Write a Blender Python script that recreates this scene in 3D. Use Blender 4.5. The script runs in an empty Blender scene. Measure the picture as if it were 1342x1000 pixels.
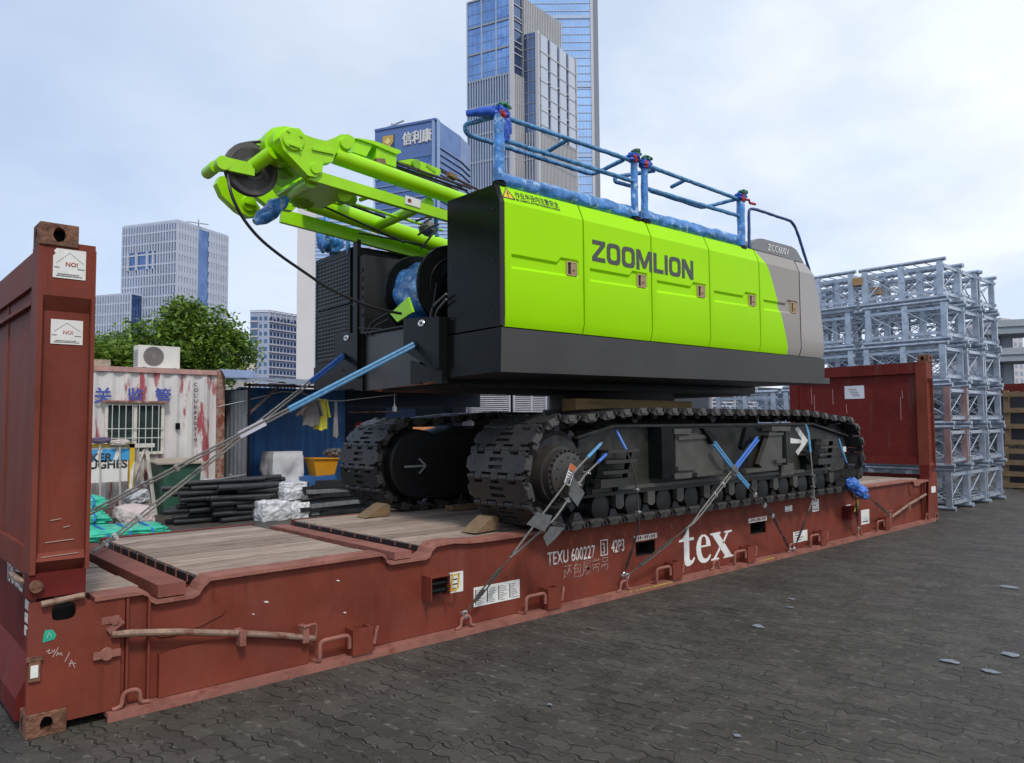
import bpy, bmesh, math, random
from mathutils import Vector, Matrix, noise
V3 = Vector
scene = bpy.context.scene
COL = scene.collection
R = math.radians

# ------------------------------------------------------------------ camera
CP = V3((-0.7604, -4.4449, 1.5294))
YAW, PITCH, ROLL, FOC = 0.838803, 0.0576505, -0.00773, 992.68
_f = V3((math.cos(PITCH)*math.cos(YAW), math.cos(PITCH)*math.sin(YAW), math.sin(PITCH)))
_r0 = V3((math.sin(YAW), -math.cos(YAW), 0)); _u0 = _r0.cross(_f)
_r = math.cos(ROLL)*_r0 + math.sin(ROLL)*_u0
_u = -math.sin(ROLL)*_r0 + math.cos(ROLL)*_u0
cam = bpy.data.cameras.new('camera'); camo = bpy.data.objects.new('camera', cam); COL.objects.link(camo)
camo.matrix_world = Matrix(((_r.x, _u.x, -_f.x, CP.x), (_r.y, _u.y, -_f.y, CP.y), (_r.z, _u.z, -_f.z, CP.z), (0, 0, 0, 1)))
cam.sensor_width = 36; cam.lens = FOC/1342*36; cam.clip_start = 0.05; cam.clip_end = 6000
scene.camera = camo

# ------------------------------------------------------------------ light
SUN_AZ = V3((-0.30, -0.75)); SUN_EL = R(52)
world = bpy.data.worlds.new('World'); scene.world = world; world.use_nodes = True
wn, wl = world.node_tree.nodes, world.node_tree.links
wn.clear()
wo = wn.new('ShaderNodeOutputWorld'); wb = wn.new('ShaderNodeBackground'); wb.inputs['Strength'].default_value = 0.15
sky = wn.new('ShaderNodeTexSky'); sky.sky_type = 'NISHITA'; sky.sun_disc = False
sky.sun_elevation = SUN_EL; sky.sun_rotation = math.atan2(SUN_AZ.x, SUN_AZ.y); sky.dust_density = 1.2; sky.air_density = 1.0
tc = wn.new('ShaderNodeTexCoord'); sep = wn.new('ShaderNodeSeparateXYZ'); wl.new(tc.outputs['Generated'], sep.inputs[0])
mz = wn.new('ShaderNodeMath'); mz.operation = 'ADD'; mz.inputs[1].default_value = 0.22; wl.new(sep.outputs['Z'], mz.inputs[0])
mx = wn.new('ShaderNodeMath'); mx.operation = 'MAXIMUM'; mx.inputs[1].default_value = 0.05; wl.new(mz.outputs[0], mx.inputs[0])
dv = wn.new('ShaderNodeVectorMath'); dv.operation = 'DIVIDE'; wl.new(tc.outputs['Generated'], dv.inputs[0])
cm = wn.new('ShaderNodeCombineXYZ')
for i in range(3): wl.new(mx.outputs[0], cm.inputs[i])
wl.new(cm.outputs[0], dv.inputs[1])
cn = wn.new('ShaderNodeTexNoise'); cn.inputs['Scale'].default_value = 1.5; cn.inputs['Detail'].default_value = 7; cn.inputs['Roughness'].default_value = 0.52
wl.new(dv.outputs[0], cn.inputs['Vector'])
cr = wn.new('ShaderNodeValToRGB'); cr.color_ramp.elements[0].position = 0.34; cr.color_ramp.elements[1].position = 0.60
cr.color_ramp.elements[0].color = (0.50, 0.50, 0.50, 1); cr.color_ramp.elements[1].color = (0.97, 0.97, 0.97, 1)
wl.new(cn.outputs['Fac'], cr.inputs[0])
cn2 = wn.new('ShaderNodeTexNoise'); cn2.inputs['Scale'].default_value = 2.6; cn2.inputs['Detail'].default_value = 6
wl.new(dv.outputs[0], cn2.inputs['Vector'])
cc = wn.new('ShaderNodeMix'); cc.data_type = 'RGBA'; wl.new(cn2.outputs['Fac'], cc.inputs[0])
cc.inputs[6].default_value = (5.7, 6.45, 7.6, 1); cc.inputs[7].default_value = (7.2, 7.3, 7.5, 1)
cx = wn.new('ShaderNodeMix'); cx.data_type = 'RGBA'; 
# thinner cloud towards the photo's upper left, denser haze to the right
dt = wn.new('ShaderNodeVectorMath'); dt.operation = 'DOT_PRODUCT'; wl.new(tc.outputs['Generated'], dt.inputs[0]); dt.inputs[1].default_value = (.80, -.60, -.25)
dm = wn.new('ShaderNodeMapRange'); dm.inputs[1].default_value = -.62; dm.inputs[2].default_value = .25; dm.inputs[3].default_value = .30; dm.inputs[4].default_value = 1.0; wl.new(dt.outputs['Value'], dm.inputs[0])
fm = wn.new('ShaderNodeMath'); fm.operation = 'MULTIPLY'; wl.new(cr.outputs[0], fm.inputs[0]); wl.new(dm.outputs[0], fm.inputs[1]); wl.new(fm.outputs[0], cx.inputs[0])
sb = wn.new('ShaderNodeMix'); sb.data_type = 'RGBA'; sb.inputs[0].default_value = .65; wl.new(sky.outputs[0], sb.inputs[6]); sb.inputs[7].default_value = (3.05, 4.1, 6.0, 1)
wl.new(sb.outputs[2], cx.inputs[6]); wl.new(cc.outputs[2], cx.inputs[7])
wl.new(cx.outputs[2], wb.inputs['Color']); wl.new(wb.outputs[0], wo.inputs[0])
sl = bpy.data.lights.new('sun', 'SUN'); sl.energy = 2.1; sl.angle = R(10); sl.color = (1.0, 0.95, 0.88)
so = bpy.data.objects.new('sun', sl); COL.objects.link(so)
_sd = V3((SUN_AZ.normalized().x*math.cos(SUN_EL), SUN_AZ.normalized().y*math.cos(SUN_EL), math.sin(SUN_EL)))
so.rotation_euler = _sd.to_track_quat('Z', 'Y').to_euler(); so.location = (0, -5, 30)
vs = scene.view_settings; vs.view_transform = 'Standard'; vs.look = 'None'; vs.exposure = 0.0; vs.gamma = 1.0; vs.use_curve_mapping = False

# ------------------------------------------------------------------ photo measurements -> points of the place
def _ray(px, py): return _f + _r*((px-671)/FOC) - _u*((py-500)/FOC)
def Yp(px, py, y): d = _ray(px, py); return CP + d*((y-CP.y)/d.y)
def Xp(px, py, x): d = _ray(px, py); return CP + d*((x-CP.x)/d.x)
def Zp(px, py, z): d = _ray(px, py); return CP + d*((z-CP.z)/d.z)
def Dp(px, py, D): return CP + _ray(px, py)*D

# ------------------------------------------------------------------ materials
_mats = {}
def node_mat(name):
    m = bpy.data.materials.new(name); m.use_nodes = True
    return m, m.node_tree.nodes, m.node_tree.links, m.node_tree.nodes['Principled BSDF']
def M(name, col, rough=.5, metal=0., var=.12, scale=3., bump=0., bscale=60., spec=.5, coat=0., second=None, samt=.5, sscale=4., stretch=None, sharp=.08, rvar=.1, third=None, tamt=.3, tscale=3., tstretch=(3, 3, .25)):
    """paint/metal/etc: base colour with soft noise variation, optional second colour in patches, optional bump"""
    if name in _mats: return _mats[name]
    m, n, l, b = node_mat(name)
    t = n.new('ShaderNodeTexCoord'); vec = t.outputs['Object']
    no = n.new('ShaderNodeTexNoise'); no.inputs['Scale'].default_value = scale; no.inputs['Detail'].default_value = 6; no.inputs['Roughness'].default_value = .6
    l.new(vec, no.inputs['Vector'])
    mix = n.new('ShaderNodeMix'); mix.data_type = 'RGBA'
    lo = tuple(c*(1-var) for c in col); hi = tuple(min(1, c*(1+var)) for c in col)
    mr = n.new('ShaderNodeMapRange'); mr.inputs[1].default_value = .3; mr.inputs[2].default_value = .7
    l.new(no.outputs['Fac'], mr.inputs[0]); l.new(mr.outputs[0], mix.inputs[0])
    mix.inputs[6].default_value = (*lo, 1); mix.inputs[7].default_value = (*hi, 1)
    out = mix.outputs[2]
    if second:
        mp = n.new('ShaderNodeMapping'); l.new(vec, mp.inputs['Vector'])
        mp.inputs['Scale'].default_value = stretch or (1, 1, 1)
        n2 = n.new('ShaderNodeTexNoise'); n2.inputs['Scale'].default_value = sscale; n2.inputs['Detail'].default_value = 8; n2.inputs['Roughness'].default_value = .65
        l.new(mp.outputs[0], n2.inputs['Vector'])
        r2 = n.new('ShaderNodeMapRange'); r2.inputs[1].default_value = 1-samt-sharp; r2.inputs[2].default_value = 1-samt+sharp
        l.new(n2.outputs['Fac'], r2.inputs[0])
        m2 = n.new('ShaderNodeMix'); m2.data_type = 'RGBA'; l.new(r2.outputs[0], m2.inputs[0]); l.new(out, m2.inputs[6]); m2.inputs[7].default_value = (*second, 1)
        out = m2.outputs[2]
    if third:
        mp3 = n.new('ShaderNodeMapping'); l.new(vec, mp3.inputs['Vector']); mp3.inputs['Scale'].default_value = tstretch; mp3.inputs['Location'].default_value = (3.3, 1.7, .4)
        n3 = n.new('ShaderNodeTexNoise'); n3.inputs['Scale'].default_value = tscale; n3.inputs['Detail'].default_value = 9; n3.inputs['Roughness'].default_value = .72; l.new(mp3.outputs[0], n3.inputs['Vector'])
        r3 = n.new('ShaderNodeMapRange'); r3.inputs[1].default_value = 1-tamt-.06; r3.inputs[2].default_value = 1-tamt+.08; r3.inputs[4].default_value = .75; l.new(n3.outputs['Fac'], r3.inputs[0])
        m3 = n.new('ShaderNodeMix'); m3.data_type = 'RGBA'; l.new(r3.outputs[0], m3.inputs[0]); l.new(out, m3.inputs[6]); m3.inputs[7].default_value = (*third, 1); out = m3.outputs[2]
    l.new(out, b.inputs['Base Color'])
    rr = n.new('ShaderNodeMapRange'); rr.inputs[3].default_value = max(.02, rough-rvar); rr.inputs[4].default_value = min(1, rough+rvar)
    l.new(no.outputs['Fac'], rr.inputs[0]); l.new(rr.outputs[0], b.inputs['Roughness'])
    b.inputs['Metallic'].default_value = metal; b.inputs['Specular IOR Level'].default_value = spec
    b.inputs['Coat Weight'].default_value = coat; b.inputs['Coat Roughness'].default_value = .12
    if bump:
        nb = n.new('ShaderNodeTexNoise'); nb.inputs['Scale'].default_value = bscale; nb.inputs['Detail'].default_value = 4
        l.new(vec, nb.inputs['Vector'])
        bp = n.new('ShaderNodeBump'); bp.inputs['Strength'].default_value = bump; bp.inputs['Distance'].default_value = .02
        l.new(nb.outputs['Fac'], bp.inputs['Height']); l.new(bp.outputs[0], b.inputs['Normal'])
    _mats[name] = m
    return m

RED = M('oxide red paint', (.172, .039, .024), .6, var=.22, scale=2.2, bump=.12, bscale=14, spec=.13, second=(.188, .052, .036), samt=.40, sscale=5, stretch=(1, 1, .35), sharp=.15, third=(.105, .026, .015), tamt=.37)
RED_DUSTY = M('dusty red flange', (.27, .112, .085), .75, spec=.2, var=.25, scale=5, bump=.2, bscale=40, second=(.20, .055, .035), samt=.38, sscale=9)
RED_DARK = M('dark red paint', (.125, .018, .015), .6, spec=.12, var=.2, scale=3, second=(.14, .05, .04), samt=.36, sscale=6, stretch=(1, 1, .2))
RUST = M('rusty casting', (.19, .085, .045), .8, var=.35, scale=14, bump=.5, bscale=60, second=(.09, .035, .022), samt=.48, sscale=18)
BARE = M('bare worn bar', (.30, .20, .14), .6, metal=.2, var=.25, scale=9, second=(.17, .07, .045), samt=.45, sscale=14)
BLACK = M('satin black paint', (.0065, .0075, .0075), .24, var=.3, scale=2.5, bump=.02, bscale=12, spec=.12, rvar=.14)
BLACK_DEEP = M('black shadowed steel', (.012, .012, .012), .6, var=.2)
SKIRT = M('dark grey skirt paint', (.054, .052, .052), .42, var=.15, scale=1.4, bump=.02, bscale=8, spec=.3, rvar=.1)
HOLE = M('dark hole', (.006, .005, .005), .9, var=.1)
GREEN = M('lime paint', (.36, .77, .001), .42, var=.03, scale=1.2, spec=.12, rvar=.06)
GREEN_BOOM = M('lime boom paint', (.34, .72, .003), .30, var=.10, scale=4, spec=.4, second=(.24, .54, .005), samt=.30, sscale=7, rvar=.08)
GREYPAINT = M('warm grey paint', (.33, .30, .28), .38, var=.04, scale=1.2, coat=.3)
CAPGREY = M('cap grey paint', (.17, .17, .18), .4, var=.05, coat=.2)
LETTER = M('dark letter vinyl', (.055, .060, .045), .4, var=.1)
WHITE = M('white mark paint', (.74, .73, .70), .6, var=.12, scale=12)
WHITE_WORN = M('worn white lettering', (.66, .60, .56), .7, var=.15, scale=20, second=(.30, .13, .10), samt=.36, sscale=30, sharp=.05)
PAPER = M('white label paper', (.72, .71, .66), .7, var=.08, scale=20)
INK = M('label ink', (.05, .05, .055), .7)
INKRED = M('red label ink', (.45, .05, .04), .7)
YELLOW = M('yellow warning ink', (.75, .50, .02), .5)
ORANGE = M('orange plastic', (.75, .30, .02), .5, var=.1)
BLUEWRAP = M('blue plastic film', (.045, .20, .52), .25, var=.45, scale=10, bump=.9, bscale=13, second=(.34, .52, .74), samt=.41, sscale=15, sharp=.04, coat=.4)  # pale second colour paints the crease highlights of the film
BLUERAIL = M('blue wrapped rail', (.075, .24, .46), .35, var=.4, scale=20, bump=.7, bscale=40, second=(.22, .40, .56), samt=.37, sscale=26, sharp=.07)
BLUECLOTH = M('blue tape cloth', (.02, .09, .50), .35, var=.3, scale=14, bump=.5, bscale=20)
GREENTAPE = M('dark green tape', (.01, .13, .06), .45, var=.3)
REDTAPE = M('red tape', (.42, .03, .03), .5, var=.2)
SLEEVE = M('blue hose sleeve', (.05, .15, .50), .35, var=.2, scale=30)
SLEEVE_PALE = M('pale blue hose sleeve', (.10, .30, .52), .35, var=.2, scale=30)
WIRE = M('steel wire rope', (.26, .25, .23), .5, metal=.5, var=.35, scale=90, bump=.6, bscale=200)
WIREDARK = M('dark wire rope', (.05, .045, .04), .6, metal=.3, var=.35, scale=90)
CLIP = M('galvanised clip', (.62, .62, .60), .3, metal=.85, var=.2, scale=30)
RUBBER = M('black rubber hose', (.012, .012, .013), .45, var=.2)
SHEAVE = M('grey nylon sheave', (.085, .075, .072), .42, var=.18, scale=6)
TRACK = M('black track casting', (.034, .032, .032), .42, var=.3, scale=7, bump=.25, bscale=50, spec=.3, second=(.058, .050, .046), samt=.36, sscale=9, rvar=.12)
FRAMEP = M('dusty black track frame', (.031, .030, .026), .46, var=.3, scale=3, bump=.08, bscale=30, spec=.35, second=(.062, .058, .047), samt=.38, sscale=4)
HUBP = M('drive hub paint', (.034, .029, .025), .45, var=.15, scale=6)
WOODDECK = None
TIMBER = M('sawn timber', (.22, .145, .08), .8, var=.25, scale=4, bump=.3, bscale=60, second=(.18, .11, .06), samt=.42, sscale=6, stretch=(.6, 6, 6))
GALV = M('galvanised steel', (.50, .555, .63), .34, metal=.6, var=.25, scale=6, second=(.33, .38, .45), samt=.45, sscale=12)
GALVRUST = M('red primed steel', (.34, .22, .21), .5, metal=.3, var=.25, scale=6)

# ------------------------------------------------------------------ mesh building
XF = [Matrix.Identity(4)]
class MB:
    def __init__(s): s.bm = bmesh.new()
    def _v(s, p): return s.bm.verts.new(XF[0] @ V3(p))
    def face(s, pts):
        return s.bm.faces.new([s._v(p) for p in pts])
    def hexa(s, p):   # 8 points: bottom 4 ccw, top 4 ccw
        v = [s._v(q) for q in p]
        for f in ((3, 2, 1, 0), (4, 5, 6, 7), (0, 1, 5, 4), (1, 2, 6, 5), (2, 3, 7, 6), (3, 0, 4, 7)): s.bm.faces.new([v[i] for i in f])
        return s
    def box(s, a, b):
        (x0, y0, z0), (x1, y1, z1) = a, b
        x0, x1 = min(x0, x1), max(x0, x1); y0, y1 = min(y0, y1), max(y0, y1); z0, z1 = min(z0, z1), max(z0, z1)
        return s.hexa([(x0, y0, z0), (x1, y0, z0), (x1, y1, z0), (x0, y1, z0), (x0, y0, z1), (x1, y0, z1), (x1, y1, z1), (x0, y1, z1)])
    def obox(s, c, dx, dy, dz):   # centre and three half vectors
        c, dx, dy, dz = V3(c), V3(dx), V3(dy), V3(dz)
        return s.hexa([c-dx-dy-dz, c+dx-dy-dz, c+dx+dy-dz, c-dx+dy-dz, c-dx-dy+dz, c+dx-dy+dz, c+dx+dy+dz, c-dx+dy+dz])
    def bar(s, p, q, w, h, up=(0, 0, 1)):   # rectangular bar from p to q
        p, q = V3(p), V3(q); d = (q-p); e = d.normalized(); sd = e.cross(V3(up))
        if sd.length < 1e-4: sd = e.cross(V3((1, 0, 0)))
        sd.normalize(); u = sd.cross(e)
        return s.obox((p+q)/2, d/2, sd*(w/2), u*(h/2))
    def prism(s, pts, vec):
        vec = V3(vec); a = [s._v(p) for p in pts]; b = [s._v(V3(p)+vec) for p in pts]; n = len(pts)
        s.bm.faces.new(a[::-1]); s.bm.faces.new(b)
        for i in range(n): s.bm.faces.new((a[i], a[(i+1) % n], b[(i+1) % n], b[i]))
        return s
    def plate(s, outline, holes, vec):   # flat plate with holes, pushed along vec
        vec = V3(vec); es = []; loops = []
        for L in [outline]+holes:
            vv = [s._v(p) for p in L]; loops.append(vv)
            for i in range(len(vv)): es.append(s.bm.edges.new((vv[i], vv[(i+1) % len(vv)])))
        r = bmesh.ops.triangle_fill(s.bm, use_beauty=True, use_dissolve=False, edges=es)
        fs = [f for f in r['geom'] if isinstance(f, bmesh.types.BMFace)]
        mp = {}
        for vv in loops:
            for v in vv: mp[v] = s.bm.verts.new(v.co + XF[0].to_3x3() @ vec)
        for f in fs: s.bm.faces.new([mp[v] for v in f.verts][::-1])
        for vv in loops:
            for i in range(len(vv)):
                a, b = vv[i], vv[(i+1) % len(vv)]
                s.bm.faces.new((a, b, mp[b], mp[a]))
        return s
    def cyl(s, p, q, r, r2=None, n=16, caps=True):
        p, q = V3(p), V3(q); e = (q-p).normalized(); t = V3((0, 0, 1)) if abs(e.z) < .9 else V3((1, 0, 0))
        a = e.cross(t).normalized(); b = e.cross(a); r2 = r if r2 is None else r2
        A = [s._v(p+(a*math.cos(k*2*math.pi/n)+b*math.sin(k*2*math.pi/n))*r) for k in range(n)]
        B = [s._v(q+(a*math.cos(k*2*math.pi/n)+b*math.sin(k*2*math.pi/n))*r2) for k in range(n)]
        for k in range(n): s.bm.faces.new((A[k], B[k], B[(k+1) % n], A[(k+1) % n]))
        if caps: s.bm.faces.new(A); s.bm.faces.new(B[::-1])
        return s
    def lathe(s, o, axis, prof, n=32):   # prof: (distance along axis, radius), closed surface of revolution
        o, e = V3(o), V3(axis).normalized(); t = V3((0, 0, 1)) if abs(e.z) < .9 else V3((1, 0, 0))
        a = e.cross(t).normalized(); b = e.cross(a); rings = []
        for (h, r) in prof:
            rings.append([s._v(o+e*h+(a*math.cos(k*2*math.pi/n)+b*math.sin(k*2*math.pi/n))*max(r, 1e-4)) for k in range(n)])
        for i in range(len(rings)-1):
            for k in range(n): s.bm.faces.new((rings[i][k], rings[i+1][k], rings[i+1][(k+1) % n], rings[i][(k+1) % n]))
        s.bm.faces.new(rings[0]); s.bm.faces.new(rings[-1][::-1])
        return s
    def tube(s, path, r, n=8, wob=0., closed=False, seed=0, wf=18.):
        P = [V3(p) for p in path]; rings = []; prev = None
        for i, p in enumerate(P):
            a = P[max(i-1, 0)]; b = P[min(i+1, len(P)-1)]
            if closed: a = P[i-1]; b = P[(i+1) % len(P)]
            e = (b-a).normalized()
            if prev is None:
                t = V3((0, 0, 1)) if abs(e.z) < .9 else V3((1, 0, 0)); sd = e.cross(t).normalized()
            else:
                sd = (prev-e*prev.dot(e)).normalized()
            prev = sd; u = sd.cross(e); rr = r[i] if isinstance(r, (list, tuple)) else r
            ring = []
            for k in range(n):
                d = sd*math.cos(k*2*math.pi/n)+u*math.sin(k*2*math.pi/n)
                q = rr*(1+wob*noise.noise((p+d*rr*2)*wf+V3((seed, 0, 0)))) if wob else rr
                ring.append(s._v(p+d*q))
            rings.append(ring)
        m = len(rings)
        for i in range(m if closed else m-1):
            A, B = rings[i], rings[(i+1) % m]
            for k in range(n): s.bm.faces.new((A[k], A[(k+1) % n], B[(k+1) % n], B[k]))
        if not closed: s.bm.faces.new(rings[0][::-1]); s.bm.faces.new(rings[-1])
        return s
    def blob(s, c, rad, amp=.2, freq=4., sub=4, seed=0, flat=None, pw=1.):
        r = bmesh.ops.create_icosphere(s.bm, subdivisions=sub, radius=1)
        c = V3(c)
        for v in r['verts']:
            d = v.co.copy()
            if pw != 1.:
                mxx = max(abs(d.x), abs(d.y), abs(d.z)); d = d*(1-pw)+d/mxx*pw
            k = 1+amp*(noise.noise(d*freq*.5+V3((seed*7.1, 3, 1)))*.8+abs(noise.noise(d*freq+V3((seed*3.3, 1, 5))))*.9-.35)
            p = V3((d.x*rad[0]*k, d.y*rad[1]*k, d.z*rad[2]*k))
            if flat is not None: p.z = max(p.z, flat)
            v.co = XF[0] @ (c+p)
        return s
    def sub(s, cuts):
        bmesh.ops.subdivide_edges(s.bm, edges=s.bm.edges[:], cuts=cuts, use_grid_fill=True); return s

def resample(path, step):
    P = [V3(p) for p in path]; out = [P[0]]
    for a, b in zip(P, P[1:]):
        n = max(1, int((b-a).length/step))
        for k in range(1, n+1): out.append(a.lerp(b, k/n))
    return out
def rounded(path, rad, n=5):
    P = [V3(p) for p in path]; out = [P[0]]
    for a, b, c in zip(P, P[1:], P[2:]):
        d1 = (a-b); d2 = (c-b); r = min(rad, d1.length*.45, d2.length*.45)
        p0 = b+d1.normalized()*r; p1 = b+d2.normalized()*r
        for k in range(n+1):
            t = k/n; out.append(p0*(1-t)**2+b*2*t*(1-t)+p1*t*t)
    out.append(P[-1]); return out

def root_of(o):
    while o.parent: o = o.parent
    return o
def build(name, mb, mat, parent=None, loc=None, bevel=0, smooth=35, label=None):
    bm = mb.bm
    if bevel:
        es = [e for e in bm.edges if len(e.link_faces) == 2 and e.calc_face_angle(0) > .6]
        bmesh.ops.bevel(bm, geom=es, offset=bevel, segments=1, affect='EDGES', clamp_overlap=True)
    bmesh.ops.recalc_face_normals(bm, faces=bm.faces[:])
    off = root_of(parent).location if parent else V3(loc or (0, 0, 0))
    for v in bm.verts: v.co -= off
    me = bpy.data.meshes.new(name); bm.to_mesh(me); bm.free()
    if smooth:
        for p in me.polygons: p.use_smooth = True
        me.set_sharp_from_angle(angle=R(smooth))
    me.materials.append(mat)
    o = bpy.data.objects.new(name, me); COL.objects.link(o)
    if parent: o.parent = parent
    elif loc is not None: o.location = loc
    if label: o['label'] = label
    return o
def tag(o, label=None, cat=None, group=None, kind=None):
    if label: o['label'] = label
    if cat: o['category'] = cat
    if group: o['group'] = group
    if kind: o['kind'] = kind
    return o
def thing(name, label, cat, loc, group=None):
    o = bpy.data.objects.new(name, None); COL.objects.link(o); o.location = loc; o.empty_display_size = .2
    return tag(o, label, cat, group)
def copy_tree(o, parent=None):
    c = o.copy(); COL.objects.link(c)
    if parent: c.parent = parent
    for ch in [x for x in bpy.data.objects if x.parent == o]: copy_tree(ch, c)
    return c
def text(name, body, origin, xd, zd, height, mat, parent, nrm_off=.003, bold=0., xs=1., shear=0., spacing=1., thick=0., fit=0.):
    """lettering as a thin solid: origin = lower left, height = capital height"""
    cu = bpy.data.curves.new('tmp', 'FONT'); cu.body = body; cu.offset = bold; cu.extrude = 0; cu.space_character = spacing; cu.resolution_u = 4
    ob = bpy.data.objects.new('tmp', cu); COL.objects.link(ob); bpy.context.view_layer.update()
    me = bpy.data.meshes.new_from_object(ob.evaluated_get(bpy.context.evaluated_depsgraph_get()))
    bpy.data.objects.remove(ob)
    xd, zd = V3(xd).normalized(), V3(zd).normalized(); nn = xd.cross(zd)
    sc = height/.73; origin = V3(origin); mb = MB(); bm = mb.bm; bm.from_mesh(me); bpy.data.meshes.remove(me)
    if fit: xs = fit/(max(v.co.x for v in bm.verts)*sc)
    for v in bm.verts:
        x, y = v.co.x*sc*xs+v.co.y*sc*shear, v.co.y*sc
        v.co = XF[0] @ (origin+xd*x+zd*y+nn*nrm_off)
    if thick:
        tmp = bpy.data.meshes.new('tmp'); bm.to_mesh(tmp)
        for j, (dx, dz) in enumerate(((thick, 0), (0, thick), (thick, thick))):
            n0 = len(bm.verts); bm.from_mesh(tmp); bm.verts.ensure_lookup_table(); o3 = XF[0].to_3x3() @ (xd*dx+zd*dz+nn*nrm_off*.12*(j+1))
            for v in bm.verts[n0:]: v.co += o3
        bpy.data.meshes.remove(tmp)
    ex = bmesh.ops.extrude_face_region(bm, geom=bm.faces[:])
    for v in [g for g in ex['geom'] if isinstance(g, bmesh.types.BMVert)]: v.co -= (XF[0].to_3x3() @ nn)*(nrm_off*.8)
    return build(name, mb, mat, parent, smooth=0)
def strokes(name, segs, origin, xd, zd, size, w, mat, parent, off=.003):
    """hand drawn marks: polylines in a unit square"""
    xd, zd = V3(xd).normalized(), V3(zd).normalized(); nn = xd.cross(zd); mb = MB(); o = V3(origin)
    for sg in segs:
        P = [o+xd*a*size+zd*b*size+nn*off for a, b in sg]
        for a, b in zip(P, P[1:]):
            if (b-a).length > 1e-5: mb.bar(a, b, w, .002, up=nn)
    return build(name, mb, mat, parent, smooth=0)
# ================================================================== SETTING: ground
def ground_material():
    m, n, l, b = node_mat('worn interlocking pavers')
    t = n.new('ShaderNodeTexCoord'); mp = n.new('ShaderNodeMapping'); mp.inputs['Rotation'].default_value = (0, 0, R(-99))
    l.new(t.outputs['Object'], mp.inputs['Vector'])
    sp = n.new('ShaderNodeSeparateXYZ'); l.new(mp.outputs[0], sp.inputs[0])
    def mth(op, a, bb=None, c=None):
        k = n.new('ShaderNodeMath'); k.operation = op
        for i, x in enumerate((a, bb, c)):
            if x is None: continue
            if isinstance(x, (int, float)): k.inputs[i].default_value = x
            else: l.new(x, k.inputs[i])
        return k.outputs[0]
    wn_ = n.new('ShaderNodeTexNoise'); wn_.inputs['Scale'].default_value = 5; wn_.inputs['Detail'].default_value = 3; l.new(mp.outputs[0], wn_.inputs['Vector'])
    wb_ = n.new('ShaderNodeTexNoise'); wb_.inputs['Scale'].default_value = .9; wb_.inputs['Detail'].default_value = 2; l.new(t.outputs['Object'], wb_.inputs['Vector'])
    jit = mth('ADD', mth('MULTIPLY', mth('SUBTRACT', wn_.outputs['Fac'], .5), .075), mth('MULTIPLY', mth('SUBTRACT', wb_.outputs['Fac'], .5), .12))
    w1 = mth('MULTIPLY', mth('SINE', mth('MULTIPLY', mth('ADD', sp.outputs['X'], mth('MULTIPLY', wn_.outputs['Fac'], .10)), 2*math.pi/.115)), mth('MULTIPLY', wn_.outputs['Fac'], .020))
    w2 = mth('MULTIPLY', mth('SINE', mth('MULTIPLY', sp.outputs['Y'], 2*math.pi/.2)), .012)
    vv = mth('ADD', mth('ADD', sp.outputs['Y'], w1), jit)
    uu = mth('ADD', mth('ADD', sp.outputs['X'], w2), jit)
    cb = n.new('ShaderNodeCombineXYZ'); l.new(uu, cb.inputs[0]); l.new(vv, cb.inputs[1])
    br = n.new('ShaderNodeTexBrick'); l.new(cb.outputs[0], br.inputs['Vector'])
    br.inputs['Scale'].default_value = 1; br.inputs['Brick Width'].default_value = .215; br.inputs['Row Height'].default_value = .125
    br.inputs['Mortar Size'].default_value = .005; br.inputs['Mortar Smooth'].default_value = .7; br.inputs['Bias'].default_value = 0.
    br.inputs['Color1'].default_value = (.046, .043, .041, 1); br.inputs['Color2'].default_value = (.074, .069, .065, 1); br.inputs['Mortar'].default_value = (.058, .053, .047, 1)
    # row joints are dark and broken, cross joints mostly filled with sand
    rowd = mth('ABSOLUTE', mth('SUBTRACT', mth('FRACT', mth('MULTIPLY', vv, 1/.102)), .5))
    rj = n.new('ShaderNodeMapRange'); rj.interpolation_type = 'SMOOTHSTEP'; rj.inputs[1].default_value = .425; rj.inputs[2].default_value = .475; l.new(rowd, rj.inputs[0])
    jm = n.new('ShaderNodeTexNoise'); jm.inputs['Scale'].default_value = 4.5; jm.inputs['Detail'].default_value = 5; l.new(t.outputs['Object'], jm.inputs['Vector'])
    jr = n.new('ShaderNodeMapRange'); jr.inputs[1].default_value = .38; jr.inputs[2].default_value = .62; l.new(jm.outputs['Fac'], jr.inputs[0])
    sj = n.new('ShaderNodeMapRange'); sj.interpolation_type = 'SMOOTHSTEP'; sj.inputs[1].default_value = .33; sj.inputs[2].default_value = .42; l.new(rowd, sj.inputs[0])
    joint = mth('MAXIMUM', mth('MULTIPLY', rj.outputs[0], jr.outputs[0]), mth('MULTIPLY', br.outputs['Fac'], mth('MULTIPLY', jr.outputs[0], .45)))
    # large stains
    st = n.new('ShaderNodeTexNoise'); st.inputs['Scale'].default_value = .8; st.inputs['Detail'].default_value = 8; st.inputs['Roughness'].default_value = .65; l.new(t.outputs['Object'], st.inputs['Vector'])
    sr = n.new('ShaderNodeValToRGB'); e = sr.color_ramp.elements; e[0].position = .36; e[1].position = .66; e[0].color = (.78, .72, .64, 1); e[1].color = (1.2, 1.13, 1.0, 1)
    l.new(st.outputs['Fac'], sr.inputs[0])
    mu = n.new('ShaderNodeMix'); mu.data_type = 'RGBA'; mu.blend_type = 'MULTIPLY'; mu.inputs[0].default_value = 1; jx = n.new('ShaderNodeMix'); jx.data_type = 'RGBA'; l.new(joint, jx.inputs[0]); l.new(br.outputs['Color'], jx.inputs[6]); jx.inputs[7].default_value = (.012, .010, .009, 1); l.new(jx.outputs[2], mu.inputs[6]); l.new(sr.outputs[0], mu.inputs[7])
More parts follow.
